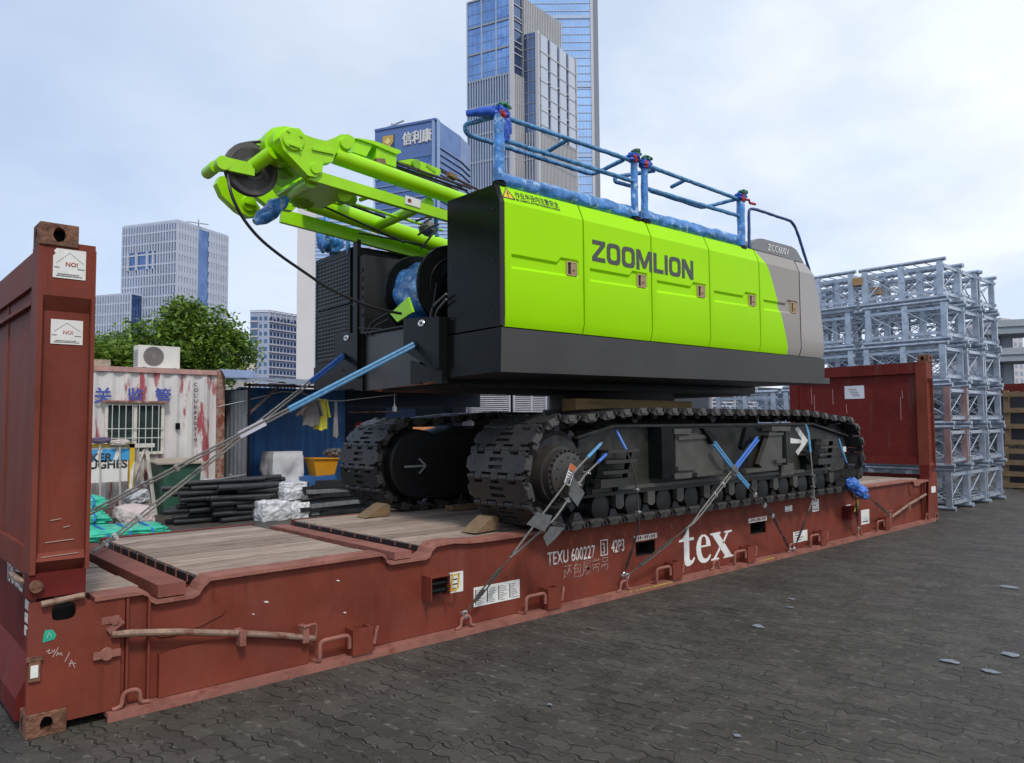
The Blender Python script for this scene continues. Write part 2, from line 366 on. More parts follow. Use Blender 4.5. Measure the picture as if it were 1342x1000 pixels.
    # mossy tint
    ms = n.new('ShaderNodeTexNoise'); ms.inputs['Scale'].default_value = .55; ms.inputs['Detail'].default_value = 4; l.new(mp.outputs[0], ms.inputs['Vector'])
    mr = n.new('ShaderNodeMapRange'); mr.inputs[1].default_value = .5; mr.inputs[2].default_value = .7; mr.inputs[4].default_value = .45; l.new(ms.outputs['Fac'], mr.inputs[0])
    m2 = n.new('ShaderNodeMix'); m2.data_type = 'RGBA'; l.new(mr.outputs[0], m2.inputs[0]); l.new(mu.outputs[2], m2.inputs[6]); m2.inputs[7].default_value = (.074, .074, .050, 1)
    # pale chips and sand in the joints
    ch = n.new('ShaderNodeTexNoise'); ch.inputs['Scale'].default_value = 16; ch.inputs['Detail'].default_value = 9; ch.inputs['Roughness'].default_value = .75; l.new(t.outputs['Object'], ch.inputs['Vector'])
    c1 = n.new('ShaderNodeMapRange'); c1.inputs[1].default_value = .595; c1.inputs[2].default_value = .69; c1.inputs[4].default_value = .9; l.new(mth('ADD', ch.outputs['Fac'], mth('MULTIPLY', mth('MULTIPLY', sj.outputs[0], mth('SUBTRACT', 1.0, joint)), .11)), c1.inputs[0])
    m3 = n.new('ShaderNodeMix'); m3.data_type = 'RGBA'; l.new(c1.outputs[0], m3.inputs[0]); l.new(m2.outputs[2], m3.inputs[6]); m3.inputs[7].default_value = (.155, .143, .125, 1)
    fg = n.new('ShaderNodeTexNoise'); fg.inputs['Scale'].default_value = 140; fg.inputs['Detail'].default_value = 3; l.new(t.outputs['Object'], fg.inputs['Vector'])
    f1 = n.new('ShaderNodeMapRange'); f1.inputs[3].default_value = .7; f1.inputs[4].default_value = 1.3; l.new(fg.outputs['Fac'], f1.inputs[0])
    m4 = n.new('ShaderNodeMix'); m4.data_type = 'RGBA'; m4.blend_type = 'MULTIPLY'; m4.inputs[0].default_value = 1; l.new(m3.outputs[2], m4.inputs[6]); l.new(f1.outputs[0], m4.inputs[7])
    l.new(m4.outputs[2], b.inputs['Base Color'])
    rg = n.new('ShaderNodeMapRange'); rg.inputs[3].default_value = .42; rg.inputs[4].default_value = .8; l.new(st.outputs['Fac'], rg.inputs[0]); l.new(rg.outputs[0], b.inputs['Roughness'])
    b.inputs['Specular IOR Level'].default_value = .35
    # relief: joints, uneven pavers, grit
    hh = mth('ADD', mth('MULTIPLY', joint, -1.3), mth('MULTIPLY', ch.outputs['Fac'], .9))
    hh = mth('ADD', hh, mth('MULTIPLY', fg.outputs['Fac'], .25))
    hh = mth('ADD', hh, mth('MULTIPLY', wn_.outputs['Fac'], 2.0))
    bp = n.new('ShaderNodeBump'); bp.inputs['Strength'].default_value = 1.0; bp.inputs['Distance'].default_value = .016; l.new(hh, bp.inputs['Height']); l.new(bp.outputs[0], b.inputs['Normal'])
    return m
g = MB(); g.face([(-1500, -1500, 0), (2500, -1500, 0), (2500, 2500, 0), (-1500, 2500, 0)])
tag(build('ground', g, ground_material(), smooth=0), kind='structure')

# ================================================================== TOWERS
def glass(name, col, rough=.15, second=None, scale=.05):
    return M(name, col, rough, .75, var=.25, scale=scale, spec=.6, second=second, samt=.45, sscale=scale*2.2, rvar=.06)
G_BLUE = glass('blue curtain glass', (.135, .215, .41), second=(.085, .15, .31))
G_DARK = glass('dark curtain glass', (.13, .18, .30), second=(.09, .13, .23))
G_TOP = glass('bright blue curtain glass', (.26, .42, .72), second=(.17, .30, .58), scale=.12)
G_SKY = glass('sky blue curtain glass', (.34, .52, .80), second=(.42, .60, .86), scale=.02)
FIN_WHITE = M('white fin panel', (.50, .54, .63), .5, var=.06, scale=.2)
FIN_GREY = M('grey metal fin', (.30, .315, .34), .45, var=.08, scale=.2)
FIN_BLUE = M('blue grey louvre', (.18, .25, .42), .4, var=.1, scale=.2)
CONC_PALE = M('pale tower panel', (.52, .52, .54), .7, var=.06, scale=.15)
CONC_BLUE = M('pale blue render', (.36, .41, .52), .7, var=.06, scale=.15)
ROOFM = M('tower roof deck', (.25, .26, .28), .8)
def wallvec(p, q):
    d = V3((q[0]-p[0], q[1]-p[1], 0)); e = d.normalized(); nrm = V3((e.y, -e.x, 0)); return d.length, e, nrm
def fins(mb, p, q, z0, z1, step, w, dep, skip=()):
    L, e, nr = wallvec(p, q); n = max(1, int(round(L/step))); P = V3((p[0], p[1], 0))
    for i in range(n+1):
        c = P+e*(L*i/n)
        if any(a <= i/n <= b_ for a, b_ in skip): continue
        mb.obox(c+nr*(dep/2+.01)+V3((0, 0, (z0+z1)/2)), e*(w/2), nr*(dep/2), V3((0, 0, (z1-z0)/2)))
def bands(mb, p, q, z0, z1, fh, h, dep, a=0., b=1.):
    L, e, nr = wallvec(p, q); P = V3((p[0], p[1], 0)); z = z0
    while z <= z1+.01:
        mb.obox(P+e*(L*(a+b)/2)+nr*(dep/2+.012)+V3((0, 0, z)), e*(L*(b-a)/2), nr*(dep/2), V3((0, 0, h/2))); z += fh
def shell(mb, pts, z0, z1):
    mb.prism([(x, y, z0) for x, y in pts], (0, 0, z1-z0))
def area_ccw(pts):
    a = sum(p[0]*q[1]-p[1]*q[0] for p, q in zip(pts, pts[1:]+pts[:1])); return pts if a > 0 else pts[::-1]
xy = lambda v: (v.x, v.y)

def tower_white():
    H = 70
    a, b, c = [xy(Zp(*q, H)) for q in ((162, 297.6), (233, 289), (297.6, 309.6))]
    d = (a[0]+c[0]-b[0], a[1]+c[1]-b[1])
    t = thing('office_tower', 'tall white-finned blue glass office tower with a square opening, behind the tree', 'tower', (b[0], b[1], 0))
    g = MB(); shell(g, area_ccw([a, b, c, d]), 0, H-.6); build('glass_wall', g, G_BLUE, t, smooth=0)
    f = MB(); fins(f, a, b, 0, H-15.4, 1.15, .42, .45); fins(f, a, b, H-15.4, H, 1.15, .42, .45, skip=((.10, .60),))
    L, e, nr = wallvec(a, b); P = V3((a[0], a[1], 0))
    n = int(round(L/1.15))
    for i in range(n+1):
        s_ = i/n
        if .10 <= s_ <= .60:
            for z0, z1 in ((H-9.5, H),): f.obox(P+e*(L*s_)+nr*.235+V3((0, 0, (z0+z1)/2)), e*.21, nr*.225, V3((0, 0, (z1-z0)/2)))
    for s_ in (.11, .27, .47, .58): f.obox(P+e*(L*s_)+nr*.3+V3((0, 0, H-12.5)), e*.35, nr*.3, V3((0, 0, 3)))
    fins(f, b, c, 0, H, 1.2, .78, .4, skip=((.38, .58),))
    build('wall_fin', f, FIN_WHITE, t, smooth=0)
    s = MB(); bands(s, a, b, 2, H, 3.6, .55, .2); bands(s, b, c, 2, H, 3.6, 1.5, .3, 0, .36); bands(s, b, c, 2, H, 3.6, 1.5, .3, .6, 1)
    build('floor_band', s, FIN_WHITE, t, smooth=0)
    r = MB(); shell(r, area_ccw([a, b, c, d]), H-.6, H+.4); build('roof', r, FIN_WHITE, t, smooth=0)
    m = MB(); q = V3((b[0]*.6+c[0]*.4, b[1]*.6+c[1]*.4, H)); m.bar(q+V3((-4, 0, 1.2)), q+V3((3, -1, 1.2)), .3, .3); m.bar(q+V3((0, 0, 0)), q+V3((0, 0, 2.6)), .3, .3)
    build('roof_crane', m, FIN_GREY, t, smooth=0)
    # lower wing
    H2 = 46; a2, b2 = xy(Zp(118, 388.5, H2)), xy(Zp(172, 384, H2))
    L, e, nr = wallvec(a2, b2)
    t2 = thing('office_block', 'lower white-finned office block at the left of the tall tower with the opening', 'tower', (a2[0], a2[1], 0))
    p = [a2, b2, (b2[0]-nr.x*18, b2[1]-nr.y*18), (a2[0]-nr.x*18, a2[1]-nr.y*18)]
    g = MB(); shell(g, area_ccw(p), 0, H2-.4); build('glass_wall', g, G_BLUE, t2, smooth=0)
    f = MB(); fins(f, a2, b2, 0, H2, 1.1, .5, .4); build('wall_fin', f, FIN_WHITE, t2, smooth=0)
    s = MB(); bands(s, a2, b2, 2, H2, 3.4, .5, .2); build('floor_band', s, FIN_WHITE, t2, smooth=0)
    r = MB(); shell(r, area_ccw(p), H2-.4, H2+.2); build('roof', r, FIN_WHITE, t2, smooth=0)
tower_white()

def tower_flats():
    H = 32
    a, b, c = [xy(Zp(*q, H)) for q in ((328, 409), (352.8, 408.5), (391, 415))]
    c = (b[0]+(c[0]-b[0])*1.5, b[1]+(c[1]-b[1])*1.5)
    d = (a[0]+c[0]-b[0], a[1]+c[1]-b[1])
    t = thing('apartment_tower', 'pale blue apartment block with rows of small windows, beside the white blank gable', 'tower', (b[0], b[1], 0))
    g = MB(); shell(g, area_ccw([a, b, c, d]), 0, H); build('wall', g, CONC_BLUE, t, smooth=0)
    w = MB(); s = MB()
    L, e, nr = wallvec(b, c); P = V3((b[0], b[1], 0)); n = int(L/1.25)
    for k in range(14):
        z = 3+k*2.02
        for i in range(n):
            m_ = MB() if (k >= 14-100//n) else w
            m_.obox(P+e*(.7+i*1.25)+nr*.02+V3((0, 0, z+1.0)), e*.42, nr*.03, V3((0, 0, .52)))
            if m_ is not w: build('window', m_, G_DARK, t, smooth=0)
        s.obox(P+e*(L/2)+nr*.16+V3((0, 0, z+.15)), e*(L/2), nr*.16, V3((0, 0, .13)))
    L, e, nr = wallvec(a, b); P = V3((a[0], a[1], 0))
    for k in range(14):
        z = 3+k*2.02
        for i, wd in ((.22, .9), (.55, .35), (.82, .4)): w.obox(P+e*(L*i)+nr*.02+V3((0, 0, z+1.0)), e*wd, nr*.03, V3((0, 0, .5)))
        s.obox(P+e*(L*.22)+nr*.2+V3((0, 0, z+.2)), e*1.1, nr*.2, V3((0, 0, .2)))
    build('window', w, G_DARK, t, smooth=0)['kind'] = 'stuff'; build('balcony_slab', s, CONC_PALE, t, smooth=0)
    r = MB(); fins(r, b, c, H-1.8, H+.3, 2.1, .25, .25); bands(r, b, c, H+.3, H+.3, 9, .3, .3); bands(r, a, b, H+.3, H+.3, 9, .3, .3); build('roof_parapet', r, CONC_PALE, t, smooth=0)
tower_flats()

def gable_block():
    H = 38
    b = xy(Zp(414, 272, H)); L0 = V3(b+(0,)); 
    e = V3((.80, -.60, 0)); nrv = V3((-.6, -.8, 0))
    a0 = xy(Zp(390, 271, H))
    c = (b[0]+e.x*24, b[1]+e.y*24)
    t = thing('office_slab', 'low office slab with blank white gable and fine blue louvres behind the lime boom', 'building', (b[0], b[1], 0))
    p = [a0, b, (b[0]+8, b[1]+10), (a0[0]+8, a0[1]+10)]
    g = MB(); shell(g, area_ccw(p), 0, H); build('gable_wall', g, M('white gable render', (.62, .60, .60), .8, var=.05, scale=.2), t, smooth=0)
    p = [(b[0]+e.x*.05, b[1]+e.y*.05), c, (c[0]+6, c[1]+8), (b[0]+6, b[1]+8)]
    g = MB(); shell(g, area_ccw(p), 0, H-1.5); build('glass_wall', g, G_SKY, t, smooth=0)
    s = MB(); bands(s, p[0], p[1], 1, H-1.5, .62, .2, .25); build('louvre', s, FIN_WHITE, t, smooth=0)
    f = MB()
    for u in (.40,): 
        cpt = V3((p[0][0], p[0][1], 0))+e*(24*u)-V3((e.y, -e.x, 0))*-.0
        f.obox(cpt+nrv*.4+V3((0, 0, (H-1)/2)), e*.55, nrv*.4, V3((0, 0, (H-1)/2)))
    build('wall_fin', f, CONC_PALE, t, smooth=0)
gable_block()

def tower_sign():
    H = 70
    a, b, c, d = [xy(Zp(*q, H)) for q in ((492, 171.6), (572.4, 156.5), (603.6, 178.8), (616, 192))]
    b1 = (b[0]+(c[0]-b[0])*.12, b[1]+(c[1]-b[1])*.12)
    back = [(d[0]+2, d[1]+14), (a[0]+8, a[1]+14)]
    t = thing('office_tower', 'blue office tower with large white rooftop characters and a gold and blue shield', 'tower', (b[0], b[1], 0))
    pts = area_ccw([a, b, b1, c, d]+back)
    g = MB(); shell(g, pts, 0, H); build('glass_wall', g, G_BLUE, t, smooth=0)
    s = MB()
    bands(s, a, b, 4, H-9, 1.75, .35, .25, 0, .93); bands(s, b1, c, 4, H-5, 1.5, .32, .3); bands(s, c, d, 4, H-5, 1.5, .32, .3)
    build('floor_band', s, FIN_BLUE, t, smooth=0)
    f = MB(); shell(f, area_ccw([(b[0]-.1, b[1]-.2), (b1[0]-.1, b1[1]-.2), (b1[0]+.3, b1[1]+.3), (b[0]+.3, b[1]+.3)]), 0, H+.2)
    L, e, nr = wallvec(a, b); P = V3((a[0], a[1], 0))
    f.obox(P+e*(L*.955)+nr*.2+V3((0, 0, H/2)), e*.35, nr*.2, V3((0, 0, H/2)))
    build('corner_pier', f, M('pale blue pier', (.26, .36, .55), .35, var=.05), t, smooth=0)
    pn = MB(); pn.obox(P+e*(L*.46)+nr*.1+V3((0, 0, H-4)), e*(L*.46), nr*.08, V3((0, 0, 4))); pn.obox(P+e*(L*.5)+nr*.2+V3((0, 0, H)), e*(L*.5), nr*.2, V3((0, 0, .25))); build('sign_band', pn, M('blue sign band', (.10, .17, .38), .35, var=.1, scale=.3), t, smooth=0)
    text('rooftop_lettering', '信利康', P+e*(L*.46)+nr*.25+V3((0, 0, H-4.6)), e, (0, 0, 1), 2.3, WHITE, t, nrm_off=.15, thick=.14, bold=.0, spacing=1.0, xs=.80)
    sh = P+e*(L*.23)+nr*.3+V3((0, 0, H-4.0)); Z = V3((0, 0, 1))
    k = MB(); k.prism([sh+e*x+Z*z for x, z in ((-1.5, 2.2), (1.5, 2.2), (1.5, -1.6), (0, -2.9), (-1.5, -1.6))], nr*.12)
    o = build('emblem', k, M('emblem blue', (.03, .05, .16), .4), t, smooth=0)
    k = MB(); k.prism([sh+nr*.14+e*x+Z*z for x, z in ((-1.4, 2.1), (1.4, 2.1), (1.4, .4), (0, -1.2), (-1.4, .4))], nr*.1); build('emblem_field', k, M('emblem gold', (.55, .36, .08), .4), o, smooth=0)
    k = MB(); k.prism([sh+nr*.26+e*x+Z*z for x, z in ((0, 1.5), (.9, .7), (0, -.1), (-.9, .7))], nr*.08); build('emblem_diamond', k, M('emblem pale', (.8, .62, .25), .4), o, smooth=0)
    r = MB(); q = P+e*(L*.2)-nr*2+V3((0, 0, H)); r.bar(q+V3((0, 0, 0)), q+V3((0, 0, 2)), .25, .25); r.bar(q+e*-2.6+V3((0, 0, .9)), q+e*3.2+V3((0, 0, 2.1)), .3, .3); build('roof_crane', r, FIN_GREY, t, smooth=0)
tower_sign()

def tower_grey():
    H = 150
    k = lambda px, py, z: xy(Zp(px, py, z))
    a, b, c0 = k(613, 4.8, 125), k(670, -12, 125), k(734, 31, 125)
    t = thing('glass_tower', 'tall grey-finned tower with stepped lower wing, cut off by the photo top', 'tower', (b[0], b[1], 0))
    # main shaft: left glass face plus right face whose roof drops
    d = (a[0]+c0[0]-b[0], a[1]+c0[1]-b[1])
    g = MB(); shell(g, area_ccw([a, b, c0, d]), 0, 125); build('glass_wall', g, G_DARK, t, smooth=0)
    f = MB(); fins(f, a, b, 0, 101, .86, .30, .5); fins(f, a, b, 101, 125, 4.8, .4, .5)
    build('wall_fin', f, M('pale blue metal fin', (.36, .43, .56), .4, var=.06, scale=.2), t, smooth=0)
    f = MB(); fins(f, b, c0, 0, 101, .8, .5, .35); fins(f, (b[0]+(c0[0]-b[0])*.2, b[1]+(c0[1]-b[1])*.2), c0, 101.2, 125, .8, .5, .35)
    fins(f, b, c0, 101, 125, 4.6, .5, .35, skip=((.25, 1),))
    build('side_fin', f, M('pale metal fin', (.42, .42, .43), .5, var=.06, scale=.2), t, smooth=0)
    s = MB(); bands(s, a, b, 5, 125, 8.0, .5, .4); bands(s, b, c0, 5, 125, 8.0, .4, .3); build('floor_band', s, FIN_GREY, t, smooth=0)
    L, e, nr = wallvec(a, b); tg = MB(); tg.obox(V3(((a[0]+b[0])/2, (a[1]+b[1])/2, 113))+nr*.08, e*(L*.48), nr*.06, V3((0, 0, 11.8))); build('top_glazing', tg, G_TOP, t, smooth=0)
    tb = MB(); bands(tb, a, b, 103, 124, 3.0, .16, .2); fins(tb, a, b, 101, 125, 1.6, .10, .2); build('glazing_bar', tb, FIN_BLUE, t, smooth=0)
    e0 = MB(); L, e, nr = wallvec(a, b); e0.obox(V3((b[0], b[1], 62.5)), e*.5, nr*.6, V3((0, 0, 62.7))); build('corner_pier', e0, CONC_PALE, t, smooth=0)
    hb = MB(); L, e, nr = wallvec(b, c0)
    for i in range(1, 7): hb = MB(); hb.obox(V3((b[0], b[1], 100+i*3.6))+e*(L*.1)+nr*.18, e*(L*.1), nr*.1, V3((0, 0, .12))); build('white_rail', hb, FIN_WHITE, t, smooth=0)
    # stepped wing in front
    HW = 105
    a2, b2, c2 = k(686, 45.6, HW), k(704, 41, HW), k(753.6, 78, HW)
    # set the wing back so that its left side meets the main shaft
    dx, dy = c0[0]-b[0], c0[1]-b[1]; ax, ay = a2[0]-CP.x, a2[1]-CP.y
    K = ((b[0]-CP.x)*dy-(b[1]-CP.y)*dx)/(ax*dy-ay*dx)*.998
    a2, b2, c2 = [(CP.x+(q[0]-CP.x)*K, CP.y+(q[1]-CP.y)*K) for q in (a2, b2, c2)]; HW = CP.z+(HW-CP.z)*K
    L, e, nr = wallvec(b2, c2); dep = 15
    a3 = (a2[0]+(a2[0]-CP.x)*.03, a2[1]+(a2[1]-CP.y)*.03)
    p = [b2, c2, (c2[0]-nr.x*dep, c2[1]-nr.y*dep), a2]
    g = MB(); shell(g, area_ccw([b2, c2, (c2[0]-nr.x*dep, c2[1]-nr.y*dep), a3, a2]), 0, HW); w = build('wing', g, G_DARK, t, smooth=0)
    P = V3((b2[0], b2[1], 0)); f = MB(); fins(f, b2, c2, 0, 78*K, .75, .42, .35)
    fins(f, a2, b2, 0, 78*K, .8, .28, .35)
    build('wing_fin', f, M('pale metal fin', (.42, .42, .43)), w, smooth=0)
    q = MB()
    for i in range(4): q.obox(P+e*(L*(.14+i*.243))+nr*.25+V3((0, 0, 91.5*K)), e*(L*.085), nr*.2, V3((0, 0, 13*K)))
    build('white_bay', q, M('white glazed bay', (.52, .57, .65), .4, var=.05), w, smooth=0)
    s = MB(); bands(s, b2, c2, 5, HW, 8, .4, .4); bands(s, a2, b2, 5, 78*K, 8, .35, .3); bands(s, a2, b2, 80*K, HW, 3.2, .12, .15); fins(s, a2, b2, 78*K, HW, 1.4, .10, .15)
    for i in range(6): s.obox(P+e*(L/2)+nr*.5+V3((0, 0, 80*K+i*4.3)), e*(L/2), nr*.04, V3((0, 0, .1)))
    build('wing_band', s, FIN_GREY, w, smooth=0)
    ed = MB(); ed.obox(P+V3((0, 0, HW/2)), e*.4, nr*.5, V3((0, 0, HW/2+.2))); ed.obox(V3((c2[0], c2[1], HW/2)), e*.25, nr*.5, V3((0, 0, HW/2+.2))); build('wing_pier', ed, CONC_PALE, w, smooth=0)
tower_grey()

def tower_super():
    a, b, c = Dp(690, 300, 400), Dp(779, 300, 400), Dp(787, 300, 403)
    H = 330
    a, b, c = xy(a), xy(b), xy(c)
    t = thing('skyscraper', 'pale blue glass skyscraper behind the grey finned tower, rising out of the picture', 'tower', (b[0], b[1], 0))
    d = (c[0]+25, c[1]+30); e_ = (a[0]+25, a[1]+32)
    g = MB(); shell(g, area_ccw([a, b, c, d, e_]), 0, H); build('glass_wall', g, G_SKY, t, smooth=0)
    s = MB(); bands(s, a, b, 4, H, 4.3, .45, .3); bands(s, a, b, 30, H, 38, 1.6, .5); build('floor_band', s, M('pale blue spandrel', (.40, .50, .66), .35), t, smooth=0)
    f = MB(); fins(f, a, b, 0, H, 1.7, .16, .22); build('mullion', f, M('pale blue spandrel', (.40, .50, .66)), t, smooth=0)
    L, e, nr = wallvec(a, b)
    q = MB(); q.obox(V3((b[0], b[1], H/2)), e*.7, nr*.9, V3((0, 0, H/2))); build('corner_fin', q, CONC_PALE, t, smooth=0)
    L, e, nr = wallvec(b, c); q = MB(); q.obox(V3(((b[0]+c[0])/2, (b[1]+c[1])/2, H/2))+nr*.3, e*(L*.42), nr*.4, V3((0, 0, H/2-.3))); build('side_wall', q, M('slate grey return', (.20, .21, .25), .5), t, smooth=0)
tower_super()

def far_right():
    for (px0, px1, pt, lab) in ((1291, 1317, 427, 'pinkish far apartment tower seen through the galvanised frames'), (1318, 1346, 415, 'pale far apartment tower at the right edge above the viaduct')):
        D = 300; a, b = Dp(px0, 560, D), Dp(px1, 560, D+10); H = Dp((px0+px1)/2, pt, D).z
        t = thing('apartment_tower', lab, 'tower', (a.x, a.y, 0)); a, b = xy(a), xy(b); L, e, nr = wallvec(a, b)
        g = MB(); shell(g, area_ccw([a, b, (b[0]-nr.x*14, b[1]-nr.y*14), (a[0]-nr.x*14, a[1]-nr.y*14)]), 0, H); build('wall', g, M('far pale render', (.50, .49, .52), .8, var=.05), t, smooth=0)  # paleness of distance haze put into wall and window colours
        P = V3((a[0], a[1], 0))
        for k in range(int(H/3)-1):
          for i in range(4):
            w = MB(); w.obox(P+e*(L*(.14+.24*i))+nr*.05+V3((0, 0, 3+3*k)), e*(L*.06), nr*.06, V3((0, 0, .8)))
            build('window', w, M('far window', (.26, .29, .36), .4), t, smooth=0)
    # viaduct
    a, b = Dp(1286, 470, 118), Dp(1440, 462, 112)
    t = thing('viaduct', 'grey concrete road viaduct behind the galvanised frames at right', 'viaduct', (a.x, a.y, 0))
    m = MB(); d = (b-a); e = V3((d.x, d.y, 0)).normalized(); nr = V3((e.y, -e.x, 0)); Lh = d.length/2; c = (a+b)/2
    for z, h in ((11.0, 1.0), (15.2, 1.1)): m.obox(V3((c.x, c.y, z)), e*Lh, nr*4, V3((0, 0, h/2)))
    build('deck', m, M('viaduct concrete', (.29, .32, .36), .8, var=.1, scale=.3), t, smooth=0)  # distance haze put into the viaduct colours, grey and bluish
    for s in (-.55, -.8, 0., .5): 
        p = MB(); p.cyl(V3((c.x, c.y, 0))+e*Lh*s, V3((c.x, c.y, 14.7))+e*Lh*s, .9, n=12); build('pier', p, M('viaduct concrete', (.29, .32, .36)), t)
    q = MB()
    for z in (12.0, 16.2): q.obox(V3((c.x, c.y, z))-nr*-4.1, e*Lh, nr*.1, V3((0, 0, .5)))
    build('parapet', q, M('viaduct parapet', (.33, .36, .39), .8), t, smooth=0)
far_right()

def small_house():
    b = Yp(322, 503, 30); 
    t = thing('small_building', 'cream building with dark window grid peeping over the shed roof', 'building', (b.x, 30, 0))
    x0, x1 = Yp(318, 490, 30).x, Yp(334, 490, 30).x; zt = Yp(326, 475, 30).z
    g = MB(); g.box((x0, 30, 0), (x1, 34, zt)); build('wall', g, M('cream render', (.58, .52, .42), .8, var=.08), t, smooth=0)
    for i in range(3):
      for j in range(3):
        w = MB(); w.box((x0+.08+(x1-x0)*i/3, 29.95, zt-.55-j*.35), (x0-.04+(x1-x0)*(i+1)/3, 30.02, zt-.28-j*.35))
        build('window', w, G_DARK, t, smooth=0)
small_house()
# ================================================================== YARD BEHIND THE FLAT RACK
def corrugated(mb, x0, x1, y, z0, z1, per=.28, dep=.036, th=.0, axis='x', flip=1):
    """trapezoidal sheet along x (or along y when axis='y')"""
    pr = []; x = x0
    while x < x1-1e-4:
        for f_, o in ((0, 0), (.26, 0), (.5, 1), (.76, 1)):
            xx = x+per*f_
            if xx < x1: pr.append((xx, o*dep))
        x += per
    pr.append((x1, 0))
    for (a, da), (b, db) in zip(pr, pr[1:]):
        if axis == 'x': mb.face([(a, y+da*flip, z0), (b, y+db*flip, z0), (b, y+db*flip, z1), (a, y+da*flip, z1)])
        else: mb.face([(y+da*flip, a, z0), (y+db*flip, b, z0), (y+db*flip, b, z1), (y+da*flip, a, z1)])
    bmesh.ops.remove_doubles(mb.bm, verts=mb.bm.verts[:], dist=1e-4)

WHITE_CONT = M('rust streaked white container', (.60, .565, .545), .6, var=.10, scale=3, second=(.34, .07, .08), samt=.43, sscale=2.0, stretch=(2.6, 1, .42), sharp=.03)
RUSTPOST = M('rusted post', (.36, .24, .18), .8, var=.3, scale=8, second=(.20, .055, .035), samt=.5, sscale=7, bump=.4, bscale=30)
BLUECONT = M('blue container steel', (.022, .12, .33), .5, var=.25, scale=2, second=(.05, .20, .40), samt=.38, sscale=4, stretch=(4, 1, .3))
GREYSHEET = M('grey corrugated sheet', (.16, .17, .18), .6, var=.2, scale=3)

def office_container():
    t = thing('office_container', 'white shipping container office with red rust streaks and barred window', 'container', (2, 11.6, 0))
    x0, x1, y, H = -1.3, 4.93, 10.4, 2.64
    w = MB(); corrugated(w, x0, x1-.1, y+.03, .1, H-.08)
    build('front_wall', w, WHITE_CONT, t, smooth=0)
    b = MB(); b.box((x0, y+.12, 0), (x1-.02, y+2.4, H-.02)); build('body', b, WHITE_CONT, t, smooth=0)
    for za, zb in ((H-.09, H), (0, .12)):
        r = MB(); r.box((x0, y, za), (x1-.1, y+.1, zb)); build('rail', r, M('worn pink rail', (.42, .24, .21), .7, var=.25, scale=6), t, smooth=0)
    p = MB(); p.box((x1-.1, y-.01, 0), (x1+.05, y+.14, H+.02)); build('corner_post', p, RUSTPOST, t, bevel=.008, smooth=0)
    # window
    wx0, wx1, wz0, wz1 = 2.90, 3.80, 1.10, 1.94
    g = MB(); g.box((wx0, y+.0, wz0), (wx1, y+.02, wz1)); win = build('window', g, M('dim window glass', (.03, .045, .045), .12, var=.3, scale=3, spec=.8), t, smooth=0)
    f = MB()
    for a, b_ in (((wx0-.05, wz1), (wx1+.05, wz1+.05)), ((wx0-.05, wz0-.05), (wx1+.05, wz0)), ((wx0-.05, wz0), (wx0, wz1)), ((wx1, wz0), (wx1+.05, wz1)), ((wx0+.42, wz0), (wx0+.48, wz1))):
        f.box((a[0], y-.03, a[1]), (b_[0], y+.03, b_[1]))
    build('frame', f, M('pale window frame', (.58, .55, .48), .6, var=.15, scale=8), win, smooth=0)
    s = MB()
    for i in range(8): s.cyl((wx0+.06+i*.112, y-.06, wz0-.03), (wx0+.06+i*.112, y-.06, wz1+.03), .008, n=6)
    for z in (wz0+.25, wz0+.42): s.cyl((wx0-.03, y-.06, z), (wx1+.03, y-.06, z), .008, n=6)
    build('security_bar', s, M('pale bar', (.55, .55, .50), .5), win)
    hd = MB(); hd.box((wx0-.12, y-.10, wz1+.05), (wx1+.12, y-.0, wz1+.085)); build('hood', hd, RUSTPOST, win, smooth=0)
    BLU = M('blue stencil paint', (.05, .08, .33), .6, var=.2, scale=20)
    for ch, px in (('关', 133), ('监', 176), ('管', 213)):
        q = Yp(px-11, 527, y-.004); text('painted_character', ch, (q.x, y-.004, q.z), (1, 0, 0), (0, 0, 1), .22, BLU, t, thick=.012)
    for i, ch in enumerate('COLU6630319'):
        q = Yp(254, 503+i*7.3, y-.004); text('painted_digit', ch, (q.x, y-.004, q.z-.05), (1, 0, 0), (0, 0, 1), .072, M('dark stencil paint', (.08, .07, .08), .6), t, thick=.005)
    k = MB(); k.box((4.06, y-.02, 1.50), (4.14, y, 1.62)); build('switch_box', k, BLACK, t, bevel=.005)
office_container()

